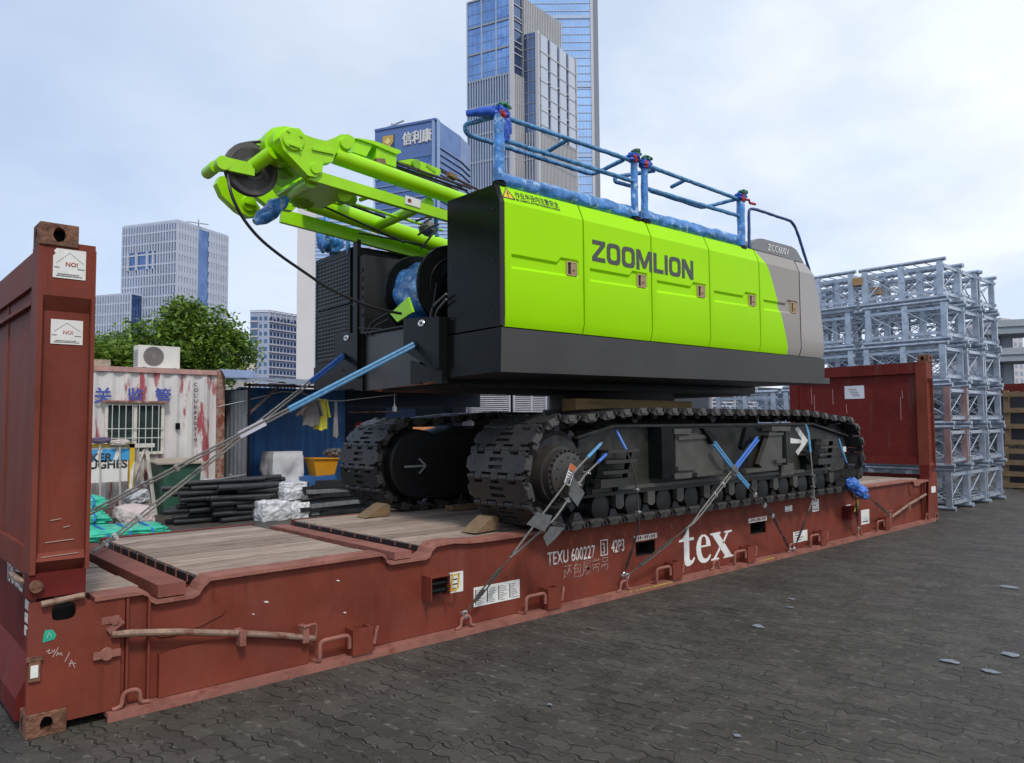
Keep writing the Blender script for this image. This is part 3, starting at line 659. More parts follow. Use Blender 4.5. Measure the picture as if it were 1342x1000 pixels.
def ac_unit():
    q0, q1 = Yp(181, 484, 10.75), Yp(236, 455, 10.75); x0, x1, z0, z1 = q0.x, q1.x, 2.643, q1.z
    t = thing('air_conditioner', 'white air conditioner outdoor unit with round fan grille on container roof', 'air conditioner', ((x0+x1)/2, 10.9, 2.643))
    b = MB(); b.box((x0, 10.75, z0+.03), (x1, 11.05, z1)); build('casing', b, M('ac casing', (.62, .60, .55), .5, var=.08), t, bevel=.012)
    c = V3((x0+(x1-x0)*.36, 10.75, (z0+z1)/2+.02)); g = MB()
    for k in range(7): 
        rr = .03+k*.024
        g.tube([c+V3((math.cos(a)*rr, -.012, math.sin(a)*rr)) for a in [i*2*math.pi/28 for i in range(28)]], .004, n=5, closed=True)
    for k in range(8):
        a = k*math.pi/8; g.bar(c+V3((math.cos(a)*.18, -.012, math.sin(a)*.18)), c-V3((math.cos(a)*.18, .012, math.sin(a)*.18)), .006, .006)
    build('fan_grille', g, M('grille grey', (.30, .27, .25), .5), t)
    d = MB(); d.cyl(c+V3((0, -.004, 0)), c+V3((0, .01, 0)), .185, n=32); build('fan_recess', d, M('fan dark', (.16, .14, .13), .6), t)
    for xx in (x0+.08, x1-.12): f = MB(); f.box((xx, 10.72, z0), (xx+.05, 11.08, z0+.03)); build('foot', f, BLACK, t, smooth=0)
    s = MB()
    for k in range(8): s.box((x0-.006, 10.79, z0+.06+k*.04), (x0+.002, 11.02, z0+.075+k*.04))
    build('side_vent', s, M('fan dark', (.16, .14, .13)), t, smooth=0)
    q = Yp(131, 473, 10.8); b = MB(); b.box((2.45, 10.7, 2.643), (3.0, 10.9, q.z+.02))
    tag(build('brick_block', b, M('weathered block', (.30, .24, .18), .9, var=.3, scale=12, bump=.5, bscale=30), loc=(2.7, 10.8, 2.643), bevel=.02), 'weathered stone block lying on the white container roof', 'block')
ac_unit()

def shed():
    t = thing('blue_shed', 'blue steel container shed with lean-to sheet roof behind the pipes', 'shed', (8, 11.2, 0))
    w = MB(); corrugated(w, 5.55, 7.95, 10.95, 0.05, 2.36, per=.3, dep=.04); build('wall', w, BLUECONT, t, smooth=0)
    b = MB(); b.box((5.6, 11.05, 0), (7.95, 13.3, 2.34)); build('body', b, BLUECONT, t, smooth=0)
    DK = M('dim shed interior', (.012, .022, .040), .8, var=.4, scale=2)  # shade of the open shed put into the paint as dark navy
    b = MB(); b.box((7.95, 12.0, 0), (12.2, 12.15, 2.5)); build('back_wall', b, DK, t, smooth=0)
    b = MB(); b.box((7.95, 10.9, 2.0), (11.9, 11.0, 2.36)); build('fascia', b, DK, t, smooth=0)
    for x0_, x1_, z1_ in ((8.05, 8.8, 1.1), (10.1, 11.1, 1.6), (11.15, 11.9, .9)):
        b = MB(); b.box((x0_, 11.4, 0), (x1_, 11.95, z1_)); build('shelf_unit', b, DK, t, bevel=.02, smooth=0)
    p = MB(); p.box((5.5, 10.9, 0), (5.6, 11.05, 2.36)); build('corner_post', p, BLUECONT, t, bevel=.006)
    s = MB(); corrugated(s, 9.7, 11.0, 5.15, 0.0, 2.25, per=.2, dep=.03, axis='y'); s2 = build('side_sheet', s, GREYSHEET, t, smooth=0)
    s = MB(); corrugated(s, 5.0, 5.5, 11.02, 0.0, 2.3, per=.16, dep=.03); build('side_sheet', s, GREYSHEET, t, smooth=0)
    # roof sheets
    r = MB(); n = 56
    X0, X1 = 5.0, 11.9
    prev = None
    for i in range(n+1):
        x = X0+(X1-X0)*i/n; dz = .02*(i % 2)+.03*math.sin(i*.55)*(.5 if i > 8 else 1.); a = r._v((x, 9.25+.05*math.sin(i*.9)+.04*math.sin(i*2.3), 2.36+dz)); c = r._v((x, 11.6, 2.60+.02*(i % 2)))
        if prev: r.bm.faces.new((prev[0], a, c, prev[1]))
        prev = (a, c)
    roof = build('roof_sheet', r, M('dark sheet roof', (.10, .115, .14), .5, var=.3, scale=3), t, smooth=0)
    for x, a in ((5.1, 9.5), (11.8, 9.55)):
        k = MB(); k.cyl((x, a, 0), (x, a, 2.36), .025, n=8); build('post', k, BLACK, t)
    k = MB(); k.bar((5.0, 9.52, 2.33), (11.9, 9.52, 2.33), .05, .05); build('beam', k, M('brown rusty beam', (.09, .055, .04), .8, var=.4, scale=8), t, smooth=0)
    for x, x2 in ((5.1, 5.75), (6.1, 6.8)):
        k = MB(); k.bar((x, 9.6, 1.75), (x2, 9.6, 2.34), .04, .04); build('brace', k, M('brown rusty beam', (.09, .055, .04)), t, smooth=0)
    d = MB(); d.box((9.0, 10.90, .05), (9.85, 10.94, 1.95)); build('door', d, M('dark blue door', (.012, .05, .14), .5, var=.2), t, bevel=.01)
    q = MB(); q.tube([(8.0+.0*i, 10.86, 1.85) for i in range(1)]+[(9.4, 10.86, 1.88)], .015, n=6); build('pipe', q, RUSTPOST, t)
    # corrugated offcut lying on the roof
    a = Yp(289, 488, 10.3); bq = Yp(332, 500, 10.3)
    r = MB(); prev = None
    for i in range(13):
        u = i/12; x = a.x+.02+(bq.x-a.x)*u
        col = []
        for j in range(7):
            v = j/6; col.append(r._v((x, 10.1+v*.5, 2.50+.17*math.sin(v*math.pi*.75)+.012*(i % 2))))
        if prev:
            for j in range(6): r.bm.faces.new((prev[j], col[j], col[j+1], prev[j+1]))
        prev = col
    tag(build('roofing_offcut', r, M('blue grey sheet', (.13, .17, .27), .4, var=.2), loc=(a.x, 10.3, 2.5), smooth=50), 'curved blue grey corrugated sheet lying on shed roof beside the container', 'roofing sheet')
    # washing line and laundry
    ln = MB(); P = [Yp(*q, 9.75) for q in ((285, 533), (318, 526), (370, 513), (395, 515), (425, 525), (447, 525.5), (520, 517))]
    ln.tube(P, .007, n=6); tag(build('washing_line', ln, M('pale rope', (.45, .44, .40), .8), loc=tuple(P[0])), 'pale cord strung as a washing line under shed roof', 'rope')
    def garment(name, px0, px1, y0, y1, yw, mat, lab, cat, sleeve=True, taper=.08):
        a, b = Yp(px0, y0, yw), Yp(px1, y1, yw); w_, h = b.x-a.x, a.z-b.z; m = MB(); nx, nz = 14, 16; gr = []
        for s_ in (0, 1):
            g_ = []
            for j in range(nz+1):
                v = j/nz; row = []
                for i in range(nx+1):
                    u = i/nx; ww = w_*(1-taper*(1-v)); x = a.x+w_/2+(u-.5)*ww
                    yy = yw+(.035 if s_ else -.035)*math.sin(u*math.pi)*(.4+.6*v)+.018*math.sin(u*17+v*2)*v
                    row.append(m._v((x, yy, a.z-h*v+.02*math.sin(u*9)*v)))
                g_.append(row)
            gr.append(g_)
        for g_ in gr:
            for j in range(nz):
                for i in range(nx): m.bm.faces.new((g_[j][i], g_[j+1][i], g_[j+1][i+1], g_[j][i+1]))
        if sleeve:
            for sx in (-1, 1):
                p0 = V3((a.x+w_/2+sx*w_*.40, yw, a.z-.03)); p1 = p0+V3((sx*w_*.22, -.01, -h*.55)); m.tube(resample([p0, p1], .04), [.05]*30, n=8, wob=.5) if False else m.bar(p0, p1, .04, w_*.2, up=(0, 1, 0))
        tag(build(name, m, mat, loc=(a.x+w_/2, yw, b.z), smooth=60), lab, cat)
    garment('shirt', 397, 419, 524, 558, 9.75, M('grey work cloth', (.14, .125, .12), .9, var=.15), 'grey work jacket hanging on washing line under shed roof', 'jacket')
    garment('shirt', 411, 429, 523, 563, 9.82, M('yellow cloth', (.55, .50, .05), .9, var=.15), 'yellow t-shirt hanging on washing line behind the grey jacket', 'shirt')
    garment('trousers', 437, 443, 526, 573, 9.75, M('pale grey cloth', (.24, .22, .21), .9, var=.2), 'narrow pale grey garment hanging on washing line beside the yellow shirt', 'garment', False, .5)
    q = Yp(472, 561, 10.6); b_ = MB(); b_.blob(q, (.14, .14, .14), amp=.03); tag(build('lantern', b_, M('red paper', (.42, .015, .02), .5, var=.1), loc=tuple(q)), 'round red lantern hanging in the open front of blue shed', 'lantern')
    q = Yp(517, 534, 9.75); b_ = MB(); b_.lathe(q-V3((0, 0, .09)), (0, 0, 1), [(0, .05), (.10, .05), (.13, .02), (.17, .02), (.17, .012), (.40, .003)], 12); tag(build('bottle', b_, M('pale plastic', (.55, .56, .55), .4), loc=tuple(q)), 'pale plastic bottle hanging on a string under shed roof', 'bottle')
shed()

def washer():
    y = 9.9; a, b = Yp(358, 600, y), Yp(398, 634, y)
    t = MB(); x0, x1, z1 = a.x, b.x, Yp(375, 592, y).z
    nx, nz = 16, 18; pts = {}
    def sh(u, v):   # around the box outline, v height
        q = [(x0, y), (x1, y), (x1, y+.6), (x0, y+.6)]; k = int(u*4) % 4; f = u*4-int(u*4); p, r = q[k], q[(k+1) % 4]
        px, py = p[0]+(r[0]-p[0])*f, p[1]+(r[1]-p[1])*f
        d = noise.noise(V3((px*5, py*5, v*4)))*.07*(1.2-v)+.025*math.sin(u*40)*(1-v)+(.045*math.sin(v*11-3*abs(f-.5)*4) if k == 0 else 0)*(1-v)
        cx, cy = (x0+x1)/2, y+.3; s_ = 1+d/.35-(.06 if v > .93 else 0)
        return (cx+(px-cx)*s_, cy+(py-cy)*s_, z1*v)
    N, Mv = 48, 20; G = [[t._v(sh(i/N, j/Mv)) for i in range(N)] for j in range(Mv+1)]
    for j in range(Mv):
        for i in range(N): t.bm.faces.new((G[j][i], G[j][(i+1) % N], G[j+1][(i+1) % N], G[j+1][i]))
    t.bm.faces.new(G[-1])
    tag(build('covered_machine', t, M('grey white cover cloth', (.52, .52, .53), .6, var=.12, bump=1.0, bscale=5), loc=((x0+x1)/2, y+.3, 0), smooth=60), 'boxy machine under a pale grey cloth cover before the blue wall', 'covered machine')
    # blue tub with orange bin on top
    y = 9.6; c0, c1 = Yp(400, 635, y), Yp(450, 622, y)
    b = MB(); b.box((c0.x, y, 0), (Yp(440, 630, y).x, y+.5, Yp(420, 624, y).z)); tag(build('blue_crate', b, M('blue plastic', (.03, .12, .33), .4, var=.2), loc=(c0.x+.3, y+.2, 0), bevel=.02), 'blue plastic box on the ground below the orange bin', 'crate')
    a, b, c, d = [Yp(*q, y+.05) for q in ((411, 601), (444, 601), (440, 622), (416, 624))]
    m = MB(); dy = V3((0, .4, 0)); ins = V3((0, .05, 0)); m.hexa([d+ins, c+ins, c+dy-ins, d+dy-ins, a, b, b+dy, a+dy])
    t = build('orange_bin', m, M('amber plastic', (.62, .27, .012), .45, var=.12), loc=tuple(d), bevel=.01)
    tag(t, 'amber yellow plastic bin with sloping sides on the blue box', 'bin')
    m = MB(); m.bar(a+dy/2, b+dy/2+V3((.12, 0, 0)), .46, .025); build('rim', m, M('amber plastic', (.62, .27, .012)), t, bevel=.005)
    q = Yp(437, 593, y+.2); m = MB(); m.blob(q, (.2, .12, .09), amp=.5, freq=5); tag(build('cloth_bundle', m, M('dark rags', (.10, .09, .09), .9, var=.4), loc=tuple(q)), 'heap of dark rags lying on top of the amber bin', 'rags')
washer()

def sign_and_tools():
    y = 9.9
    a, b = Yp(96, 646, y), Yp(168, 585, y)
    t = thing('advertising_board', 'white board with bold black lettering, blue stripes and yellow edge by the container', 'sign', ((a.x+b.x)/2, y, 0))
    m = MB(); m.box((a.x, y, a.z+.15), (b.x, y+.03, b.z)); build('board', m, PAPER, t, smooth=0)
    k = MB(); q = Yp(172, 600, y); k.box((q.x-.03, y-.02, 0), (q.x+.05, y+.05, b.z+.05)); k.box((a.x, y-.02, b.z), (q.x-.03, y+.05, b.z+.05)); build('yellow_frame', k, M('yellow frame', (.62, .40, .02), .5, var=.15), t, smooth=0)
    k = MB(); z = b.z-.04
    for i in range(3): 
        x = a.x+.08+i*.29
        k.prism([(x, y-.004, z-.20), (x+.22, y-.004, z-.20), (x+.28, y-.004, z), (x+.06, y-.004, z)], (0, .003, 0))
    build('blue_stripe', k, M('sky blue stripe', (.05, .32, .62), .5), t, smooth=0)
    q1, q2 = Yp(158, 597, y), Yp(163, 613, y)
    w = text('lettering', 'BAKER', (a.x+.0, y-.004, Yp(150, 598+6, y).z), (1, 0, 0), (0, 0, 1), .14, INK, t, bold=.03, xs=1.0)
    text('lettering', 'HUGHES', (a.x+.08, y-.004, Yp(150, 613, y).z), (1, 0, 0), (0, 0, 1), .14, INK, t, bold=.03, xs=1.0)
    for (px, pt, py, col, lab) in ((131, 577, 655, (.13, .09, .16), 'broom with purple head upside down against the container wall'), (157, 580, 655, (.50, .44, .40), 'broom with pale head upside down against the white board')):
        p, q = Yp(px+1, py, 9.75), Yp(px, pt, 9.85); p.z = .0
        t = thing('broom', lab, 'broom', tuple(p)); m = MB(); m.tube([p, q], .013, n=8); build('handle', m, M('broom stick', (.45, .40, .36), .6), t)
        m = MB(); m.blob(q+V3((.0, 0, .0)), (.17, .05, .055), amp=.2, pw=.4); build('head', m, M('broom head '+lab[:17], col, .9, var=.3, bump=.6), t)
    # folding stand
    c = Yp(184, 633, 9.9); t = thing('folding_stand', 'white painted wooden folding stand leaning by the container window', 'stand', (c.x, 9.9, 0)); zt = Yp(184, 585, 9.9).z
    for dx in (-.22, .22):
        m = MB(); m.bar((c.x+dx, 9.75, 0), (c.x+dx*.45, 9.95, zt), .05, .035); build('leg', m, M('worn white wood', (.55, .52, .46), .8, var=.2, scale=8), t, bevel=.004)
        m = MB(); m.bar((c.x-dx, 10.15, 0), (c.x+dx*.3, 9.93, zt-.05), .05, .035); build('leg', m, M('worn white wood', (.55, .52, .46)), t, bevel=.004)
    m = MB(); m.box((c.x-.2, 9.88, zt-.02), (c.x+.22, 10.0, zt+.05)); build('top_bar', m, M('worn white wood', (.55, .52, .46)), t, bevel=.006)
    # green bin with board
    a, b = Yp(212, 640, 9.6), Yp(264, 606, 9.6)
    m = MB(); m.hexa([(a.x+.06, 9.62, 0), (b.x-.06, 9.62, 0), (b.x-.06, 10.2, 0), (a.x+.06, 10.2, 0), (a.x, 9.58, b.z), (b.x, 9.58, b.z), (b.x, 10.25, b.z), (a.x, 10.25, b.z)])
    tag(build('green_bin', m, M('dark green plastic', (.025, .085, .055), .5, var=.25, scale=5), loc=((a.x+b.x)/2, 9.9, 0), bevel=.02), 'dark green plastic bin with a board lid by the container', 'bin')
    m = MB(); p = Yp(204, 602, 9.6); m.obox(((a.x+b.x)/2-.03, 9.9, b.z+.03), (.42, 0, -.005), (0, .38, .03), (0, 0, .012)); tag(build('board_lid', m, M('grey plywood', (.33, .28, .22), .8, var=.2), loc=((a.x+b.x)/2, 9.9, b.z)), 'thin plywood board laid over the dark green bin', 'board')
sign_and_tools()

# ---- bundles, sacks, pipes
TARP = M('green tarpaulin', (.02, .42, .26), .38, var=.28, scale=8, bump=.6, bscale=14, coat=.2, second=(.05, .55, .38), samt=.42, sscale=10)
def bundle(px0, px1, py0, py1, y, dep, mat, name, lab, cat, group=None, amp=.17, freq=3, seed=1, pw=.45, straps=0):
    a, b = Yp(px0, py1, y), Yp(px1, py0, y); c = V3(((a.x+b.x)/2, y+dep/2, (a.z+b.z)/2)); rad = ((b.x-a.x)/2, dep/2, (b.z-a.z)/2)
    base = max(0, c.z-rad[2]*.9)
    m = MB(); m.blob(c, rad, amp=amp, freq=freq, sub=5, seed=seed, pw=pw, flat=-rad[2]*.88)
    o = tag(build(name, m, mat, loc=(c.x, c.y, base), smooth=70), lab, cat, group)
    for i in range(straps):
        xx = c.x-rad[0]*.75+rad[0]*1.5*(i+.5)/straps; m = MB()
        m.tube([(xx+.02*math.sin(k), c.y-math.cos(k*2*math.pi/20)*rad[1]*1.06, c.z+math.sin(k*2*math.pi/20)*rad[2]*1.06) for k in range(20)], .012, n=6, closed=True)
        build('strap', m, M('blue strap', (.02, .10, .45), .5), o)
    return o
gt = 'green tarpaulin bundles behind the deck'
bundle(60, 149, 648, 678, 8.2, .8, TARP, 'tarp_bundle', 'topmost green tarpaulin bundle by the yellow-edged board', 'bundle', gt, seed=1, straps=2)
bundle(60, 151, 668, 700, 7.9, .9, TARP, 'tarp_bundle', 'middle green tarpaulin bundle beside the pinkish sack', 'bundle', gt, seed=2, straps=2)
bundle(70, 232, 686, 722, 6.9, .9, TARP, 'tarp_bundle', 'long flat green tarpaulin bundle with blue straps beside the deck edge', 'bundle', gt, seed=3, straps=4, amp=.10)
o = bundle(158, 210, 661, 700, 7.9, .7, M('pinkish woven sack', (.52, .42, .40), .8, var=.12, scale=4, bump=.5, bscale=20, second=(.5, .10, .09), samt=.27, sscale=3), 'sack', 'pinkish white woven sack with red print before the pipes', 'sack', seed=5, amp=.12)
bundle(170, 200, 640, 664, 8.6, .5, M('grey film', (.40, .40, .42), .3, var=.2, bump=.6), 'plastic_bundle', 'grey plastic wrapped bundle leaning behind the pinkish sack', 'bundle', seed=8)
FILM = M('clear white wrapping film', (.58, .58, .59), .2, var=.25, scale=9, bump=.9, bscale=7, coat=.5, second=(.40, .40, .41), samt=.36, sscale=6, sharp=.12)
gp = 'white film wrapped bundles behind the deck'
bundle(372, 406, 630, 658, 7.6, .5, FILM, 'wrapped_bundle', 'topmost white film wrapped bundle in front of the covered machine', 'bundle', gp, seed=11, amp=.14, pw=.65)
bundle(343, 386, 654, 692, 7.4, .5, FILM, 'wrapped_bundle', 'lower left white film wrapped bundle by the pipe ends', 'bundle', gp, seed=12, amp=.16, pw=.6)
bundle(381, 409, 656, 688, 7.45, .5, FILM, 'wrapped_bundle', 'lower right white film wrapped bundle by the flat black bars', 'bundle', gp, seed=13, amp=.16, pw=.6)
bundle(272, 290, 627, 640, 8.9, .4, FILM, 'wrapped_bundle', 'small white film bundle lying above the black pipe heap', 'bundle', gp, seed=14, amp=.18)

rng = random.Random(4)
PIPE = M('black pipe', (.022, .023, .025), .40, var=.35, scale=10)
PIPEG = M('grey steel bar', (.16, .17, .17), .5, var=.3, scale=14)
def pipes(px0, px1, ytop, ybot, y, rows, per, lab, group, r=.042, square=False, jit=.45):
    pm = None
    a, b = Yp(px0, ybot, y), Yp(px1, ybot, y)
    for j in range(rows):
        for k in range(per-(j % 2)):
            z = max(a.z, 0)*0+r+j*(Yp(px0, ytop, y).z-r)/max(rows-1, 1)
            L = (b.x-a.x)*(.85+.3*rng.random()); x = (a.x+b.x)/2+(rng.random()-.5)*jit; yy = y+k*r*2.15+(j % 2)*r
            m = MB(); an = (rng.random()-.5)*.22; tl = (rng.random()-.5)*.05; e = V3((math.cos(an), math.sin(an), tl)).normalized(); c = V3((x, yy, z))
            if square: m.bar(c-e*L/2, c+e*L/2, r*1.8, r*1.35)
            else:
                m.lathe(c-e*L/2, e, [(0, r*.8), (.0, r), (L, r), (L, r*.8), (L-.05, r*.78)], 14)
            tag(build('steel_bar' if square else 'steel_pipe', m, PIPEG if (square and rng.random() < .35) else PIPE, loc=tuple(c)), lab, 'bar' if square else 'pipe', group)
pipes(238, 352, 634, 690, 8.0, 8, 3, 'black steel pipe in the heap left of the white film bundles', 'black pipes heaped left of the film bundles')
pipes(290, 372, 640, 690, 7.8, 7, 2, 'black steel pipe in the heap left of the white film bundles', 'black pipes heaped left of the film bundles', r=.046, jit=.5)
pipes(296, 392, 634, 690, 8.3, 7, 2, 'black steel pipe in the heap left of the white film bundles', 'black pipes heaped left of the film bundles', r=.045, jit=.8)
pipes(405, 500, 634, 694, 7.5, 8, 2, 'flat black steel bar stacked right of the white film bundles', 'flat bars stacked right of the film bundles', r=.05, square=True, jit=.2)
for a, b, lab in (((246, 636), (322, 622), 'thin angled steel rod lying across the top of the pipe heap'), ((300, 622), (352, 645), 'second angled steel rod crossing the top of the pipe heap'), ((296, 627), (370, 639), 'thick black pipe slanting over the heap toward the wrapped bundle')):
    p, q = Yp(*a, 8.1), Yp(*b, 8.0); m = MB(); m.tube([p, q], .016 if 'rod' in lab else .045, n=10); tag(build('steel_rod' if 'rod' in lab else 'steel_pipe', m, PIPEG if 'rod' in lab else PIPE, loc=tuple(p)), lab, 'rod' if 'rod' in lab else 'pipe')

# orange plastic boxes seen through the far track
for (a, b, yw, lab) in (((515, 560), (575, 582), 8.0, 'orange plastic tray seen over the far track'),):
    p, q = Yp(*a, yw), Yp(*b, yw); m = MB(); m.hexa([(p.x, yw, 0), (q.x, yw, 0), (q.x, yw+.6, 0), (p.x, yw+.6, 0), (p.x, yw, p.z), (q.x, yw, p.z), (q.x, yw+.6, p.z), (p.x, yw+.6, p.z)])
    tag(build('orange_tray', m, M('dusty orange plastic', (.60, .22, .08), .6, var=.15), loc=(p.x, yw, 0), bevel=.02), 'dusty orange plastic box standing behind the far track', 'box')

# ---- louvred units behind the crane
LOUV = M('pale grey louvre', (.42, .42, .46), .5, var=.12, scale=4)
def louvre_unit(px0, px1, py0, py1, y, lab, n=11, split=None):
    a, b = Yp(px0, py1, y), Yp(px1, py0, y); t = thing('louvred_unit', lab, 'machine housing', ((a.x+b.x)/2, y, 0))
    m = MB(); m.box((a.x-.1, y+.08, 0), (b.x+.1, y+1.6, b.z+.08)); build('housing', m, M('grey housing', (.10, .10, .11), .6), t, smooth=0)
    f = MB(); w = .05
    xs = [a.x, b.x] if not split else [a.x]+split+[b.x]
    for x in xs: f.box((x-w/2, y-.0, a.z), (x+w/2, y+.08, b.z))
    f.box((a.x+w/2, y+.005, b.z-w), (b.x-w/2, y+.075, b.z)); f.box((a.x+w/2, y+.005, a.z), (b.x-w/2, y+.075, a.z+w)); build('frame', f, LOUV, t, smooth=0)
    s = MB(); h = (b.z-a.z-2*w)/n
    for i in range(n): s.obox(((a.x+b.x)/2, y+.04, a.z+w+h*(i+.5)), ((b.x-a.x)/2-w*.6, 0, 0), (0, .03, -h*.3), (0, .006, h*.16))
    build('louvre', s, LOUV, t, smooth=0)
louvre_unit(612, 668, 515, 547, 11.5, 'pale grey louvred housing seen left between crane body and near track', split=None)
louvre_unit(674, 716, 516, 546, 11.5, 'narrower pale louvred housing beside the wider one, behind the turntable', split=[Yp(697, 530, 11.5).x])
louvre_unit(934, 962, 500, 548, 9.0, 'narrow louvred housing seen right of the turntable', n=9)
louvre_unit(964, 992, 500, 548, 9.0, 'wide louvred housing seen beside the far red end wall', n=9)
m = MB(); a = Yp(720, 560, 10); m.box((11.6, 14, 0), (60, 17, 3.2)); tag(build('dark_shed', m, M('dark shed cladding', (.05, .055, .065), .7, var=.3, scale=.8), loc=(30, 15, 0), smooth=0), 'long dark shed standing far behind the crane tracks', 'shed')

# ================================================================== TREE
def tree(name, base, height, crown, n, lab, seed, leaf=.125, group=None):
    r = random.Random(seed); base = V3(base); t = thing(name, lab, 'tree', tuple(base), group)
    BARK = M('bark', (.09, .065, .045), .9, var=.3, bump=.6)
    k = MB(); top = base+V3((0, 0, height*.62)); k.tube([base, base+V3((.06, .03, height*.3)), top], [.16, .12, .07], n=8)
    for c, rad in crown[:8]: 
        c = base+V3(c); k.tube([base+V3((.04, .02, height*.38)), (base+V3((0, 0, height*.4))).lerp(c, .55)+V3((0, 0, .1)), c], [.06, .04, .015], n=6)
    build('trunk', k, BARK, t)
    lm, n_, l_, b_ = node_mat('leaf '+name)
    oi = n_.new('ShaderNodeNewGeometry'); rp = n_.new('ShaderNodeValToRGB'); e = rp.color_ramp.elements; e[0].color = (.05, .12, .015, 1); e[1].color = (.24, .36, .045, 1)
    l_.new(oi.outputs['Random Per Island'], rp.inputs[0]); l_.new(rp.outputs[0], b_.inputs['Base Color']); b_.inputs['Roughness'].default_value = .45
    b_.inputs['Transmission Weight'].default_value = 0
    tr = n_.new('ShaderNodeBsdfTranslucent'); l_.new(rp.outputs[0], tr.inputs['Color']); ad = n_.new('ShaderNodeMixShader'); ad.inputs[0].default_value = .35
    l_.new(b_.outputs[0], ad.inputs[1]); l_.new(tr.outputs[0], ad.inputs[2]); l_.new(ad.outputs[0], n_['Material Output'].inputs[0])
    m = MB(); tot = sum(rd[0]*rd[2] for c, rd in crown)
    for c, rd in crown:
        kk = int(n*rd[0]*rd[2]/tot); cl = []
        for _ in range(max(6, kk//22)):
            d = V3((r.gauss(0, 1), r.gauss(0, 1), r.gauss(0, 1))).normalized()*(.55+.5*r.random()**.5); cl.append(V3((d.x*rd[0], d.y*rd[1], d.z*rd[2])))
        for cc_ in cl:
            for _ in range(22):
                p = base+V3(c)+cc_+V3((r.gauss(0, .13), r.gauss(0, .13), r.gauss(0, .10)))
                a = V3((r.gauss(0, 1), r.gauss(0, 1), r.gauss(0, .5))).normalized(); b = a.cross(V3((r.gauss(0, .6), r.gauss(0, .6), 1))).normalized(); s = leaf*(.6+.7*r.random())
                vv = [m.bm.verts.new(p-a*s*.5), m.bm.verts.new(p+b*s*.28), m.bm.verts.new(p+a*s*.55-V3((0, 0, s*.15))), m.bm.verts.new(p-b*s*.28)]
                m.bm.faces.new(vv)
    build('crown', m, lm, t, smooth=0)
b = Yp(262, 560, 14.2)
def cr(px, py, rx, rz, y=14.2): q = Yp(px, py, y); return (tuple(q-V3((b.x, 14.2, 0))), (rx, rx*.9, rz))
tree('broadleaf_tree', (b.x, 14.2, 0), 4.4, [cr(245, 422, .55, .5), cr(275, 430, .6, .5), cr(215, 440, .7, .42), cr(190, 455, .7, .35), cr(290, 460, .75, .5), cr(250, 462, .8, .55), cr(315, 466, .38, .3), cr(228, 408, .22, .2), cr(160, 462, .6, .28), cr(240, 400, .2, .16), cr(205, 476, .8, .4), cr(268, 488, .9, .4), cr(300, 440, .35, .3)], 15000,
     'dense green broadleaf tree behind the white container office', 3)
b = Yp(140, 560, 13.9)
tree('broadleaf_tree', (b.x, 13.9, 0), 3.2, [cr(135, 462, .55, .28, 13.9), cr(160, 470, .5, .3, 13.9), cr(110, 466, .7, .4, 13.9), cr(150, 480, .8, .3, 13.9)][:4], 4200,
     'lower yellowish bush crown left of the dense tree', 9)

# ================================================================== STACKED TRUSS FRAMES (right)
def truss_frame():
    """one open box frame 0.93 x 1.50 x 0.74: four chord tubes along y, end posts, braces"""
    W, L, H, r = .93, 1.50, .735, .036
    t = thing('truss_frame', 'x', 'truss frame', (0, 0, 0))
    for x in (r, W-r):
        for z in (r, H-r):
            m = MB(); m.cyl((x, 0, z), (x, L, z), r, n=10); build('chord', m, GALV, t)
    q = MB(); b = MB()
    for y in (.10, L/2, L-.10):
        for x in (r, W-r): p = MB(); p.obox((x, y, H/2), (.026, 0, 0), (0, .05, 0), (0, 0, H/2-2*r+.01)); build('post', p, GALV, t, smooth=0)
    for y in (.10, L-.10):
        for z in (.12, H-.13): q.obox((W/2, y, z), (W/2-r, 0, 0), (0, .016, 0), (0, 0, .028))
    for x in (r+.004, W-r-.004):
        for z in (.145, H-.155): q.obox((x, L/2, z), (.010, 0, 0), (0, L/2-.02, 0), (0, 0, .026))
        for y0, y1 in ((.14, L/2-.04), (L/2+.04, L-.14)):
            b.cyl((x, y0, .17), (x, y1, H-.18), .010, n=6); b.cyl((x+.022, y1, .17), (x+.022, y0, H-.18), .010, n=6)
    for y in (.10, L-.10): b.cyl((.07, y+.02, .14), (W-.07, y+.02, H-.15), .011, n=6); b.cyl((W-.07, y+.045, .14), (.07, y+.045, H-.15), .011, n=6)
    for z in (.11, H-.11):
        for k in range(7): b.cyl((.06, .15+k*.2, z+.05), (W-.06, .15+k*.2, z+.05), .009, n=6)
    build('rail', q, GALV, t, smooth=0); build('brace', b, GALV, t)
    return t
proto = truss_frame(); first = True
LV = ['bottom', 'second', 'third', 'fourth', 'fifth', 'top']; CN = ['left', 'middle', 'right']; RN = ['front', 'second', 'rear']
rg = random.Random(5)
for row in range(3):
    for lev in range(6 if row < 2 else 3):
        for c_ in range(3):
            o = proto if first else copy_tree(proto); first = False
            jit = .03 if row == 0 else .06
            o.location = (13.60+c_*.955+(rg.random()-.5)*jit, .20+row*1.62+(rg.random()-.5)*jit*2, .003+lev*.737)
            tag(o, 'galvanised steel truss frame, %s layer of the stack, %s row, %s column' % (LV[lev], RN[row], CN[c_]), 'truss frame', 'galvanised truss frames stacked at right')
            if row == 0 and c_ == 0 and lev in (1, 2):
                for ch in [x for x in bpy.data.objects if x.parent == o and x.name.startswith('post')]:
                    ch.data = ch.data.copy(); ch.data.materials[0] = GALVRUST
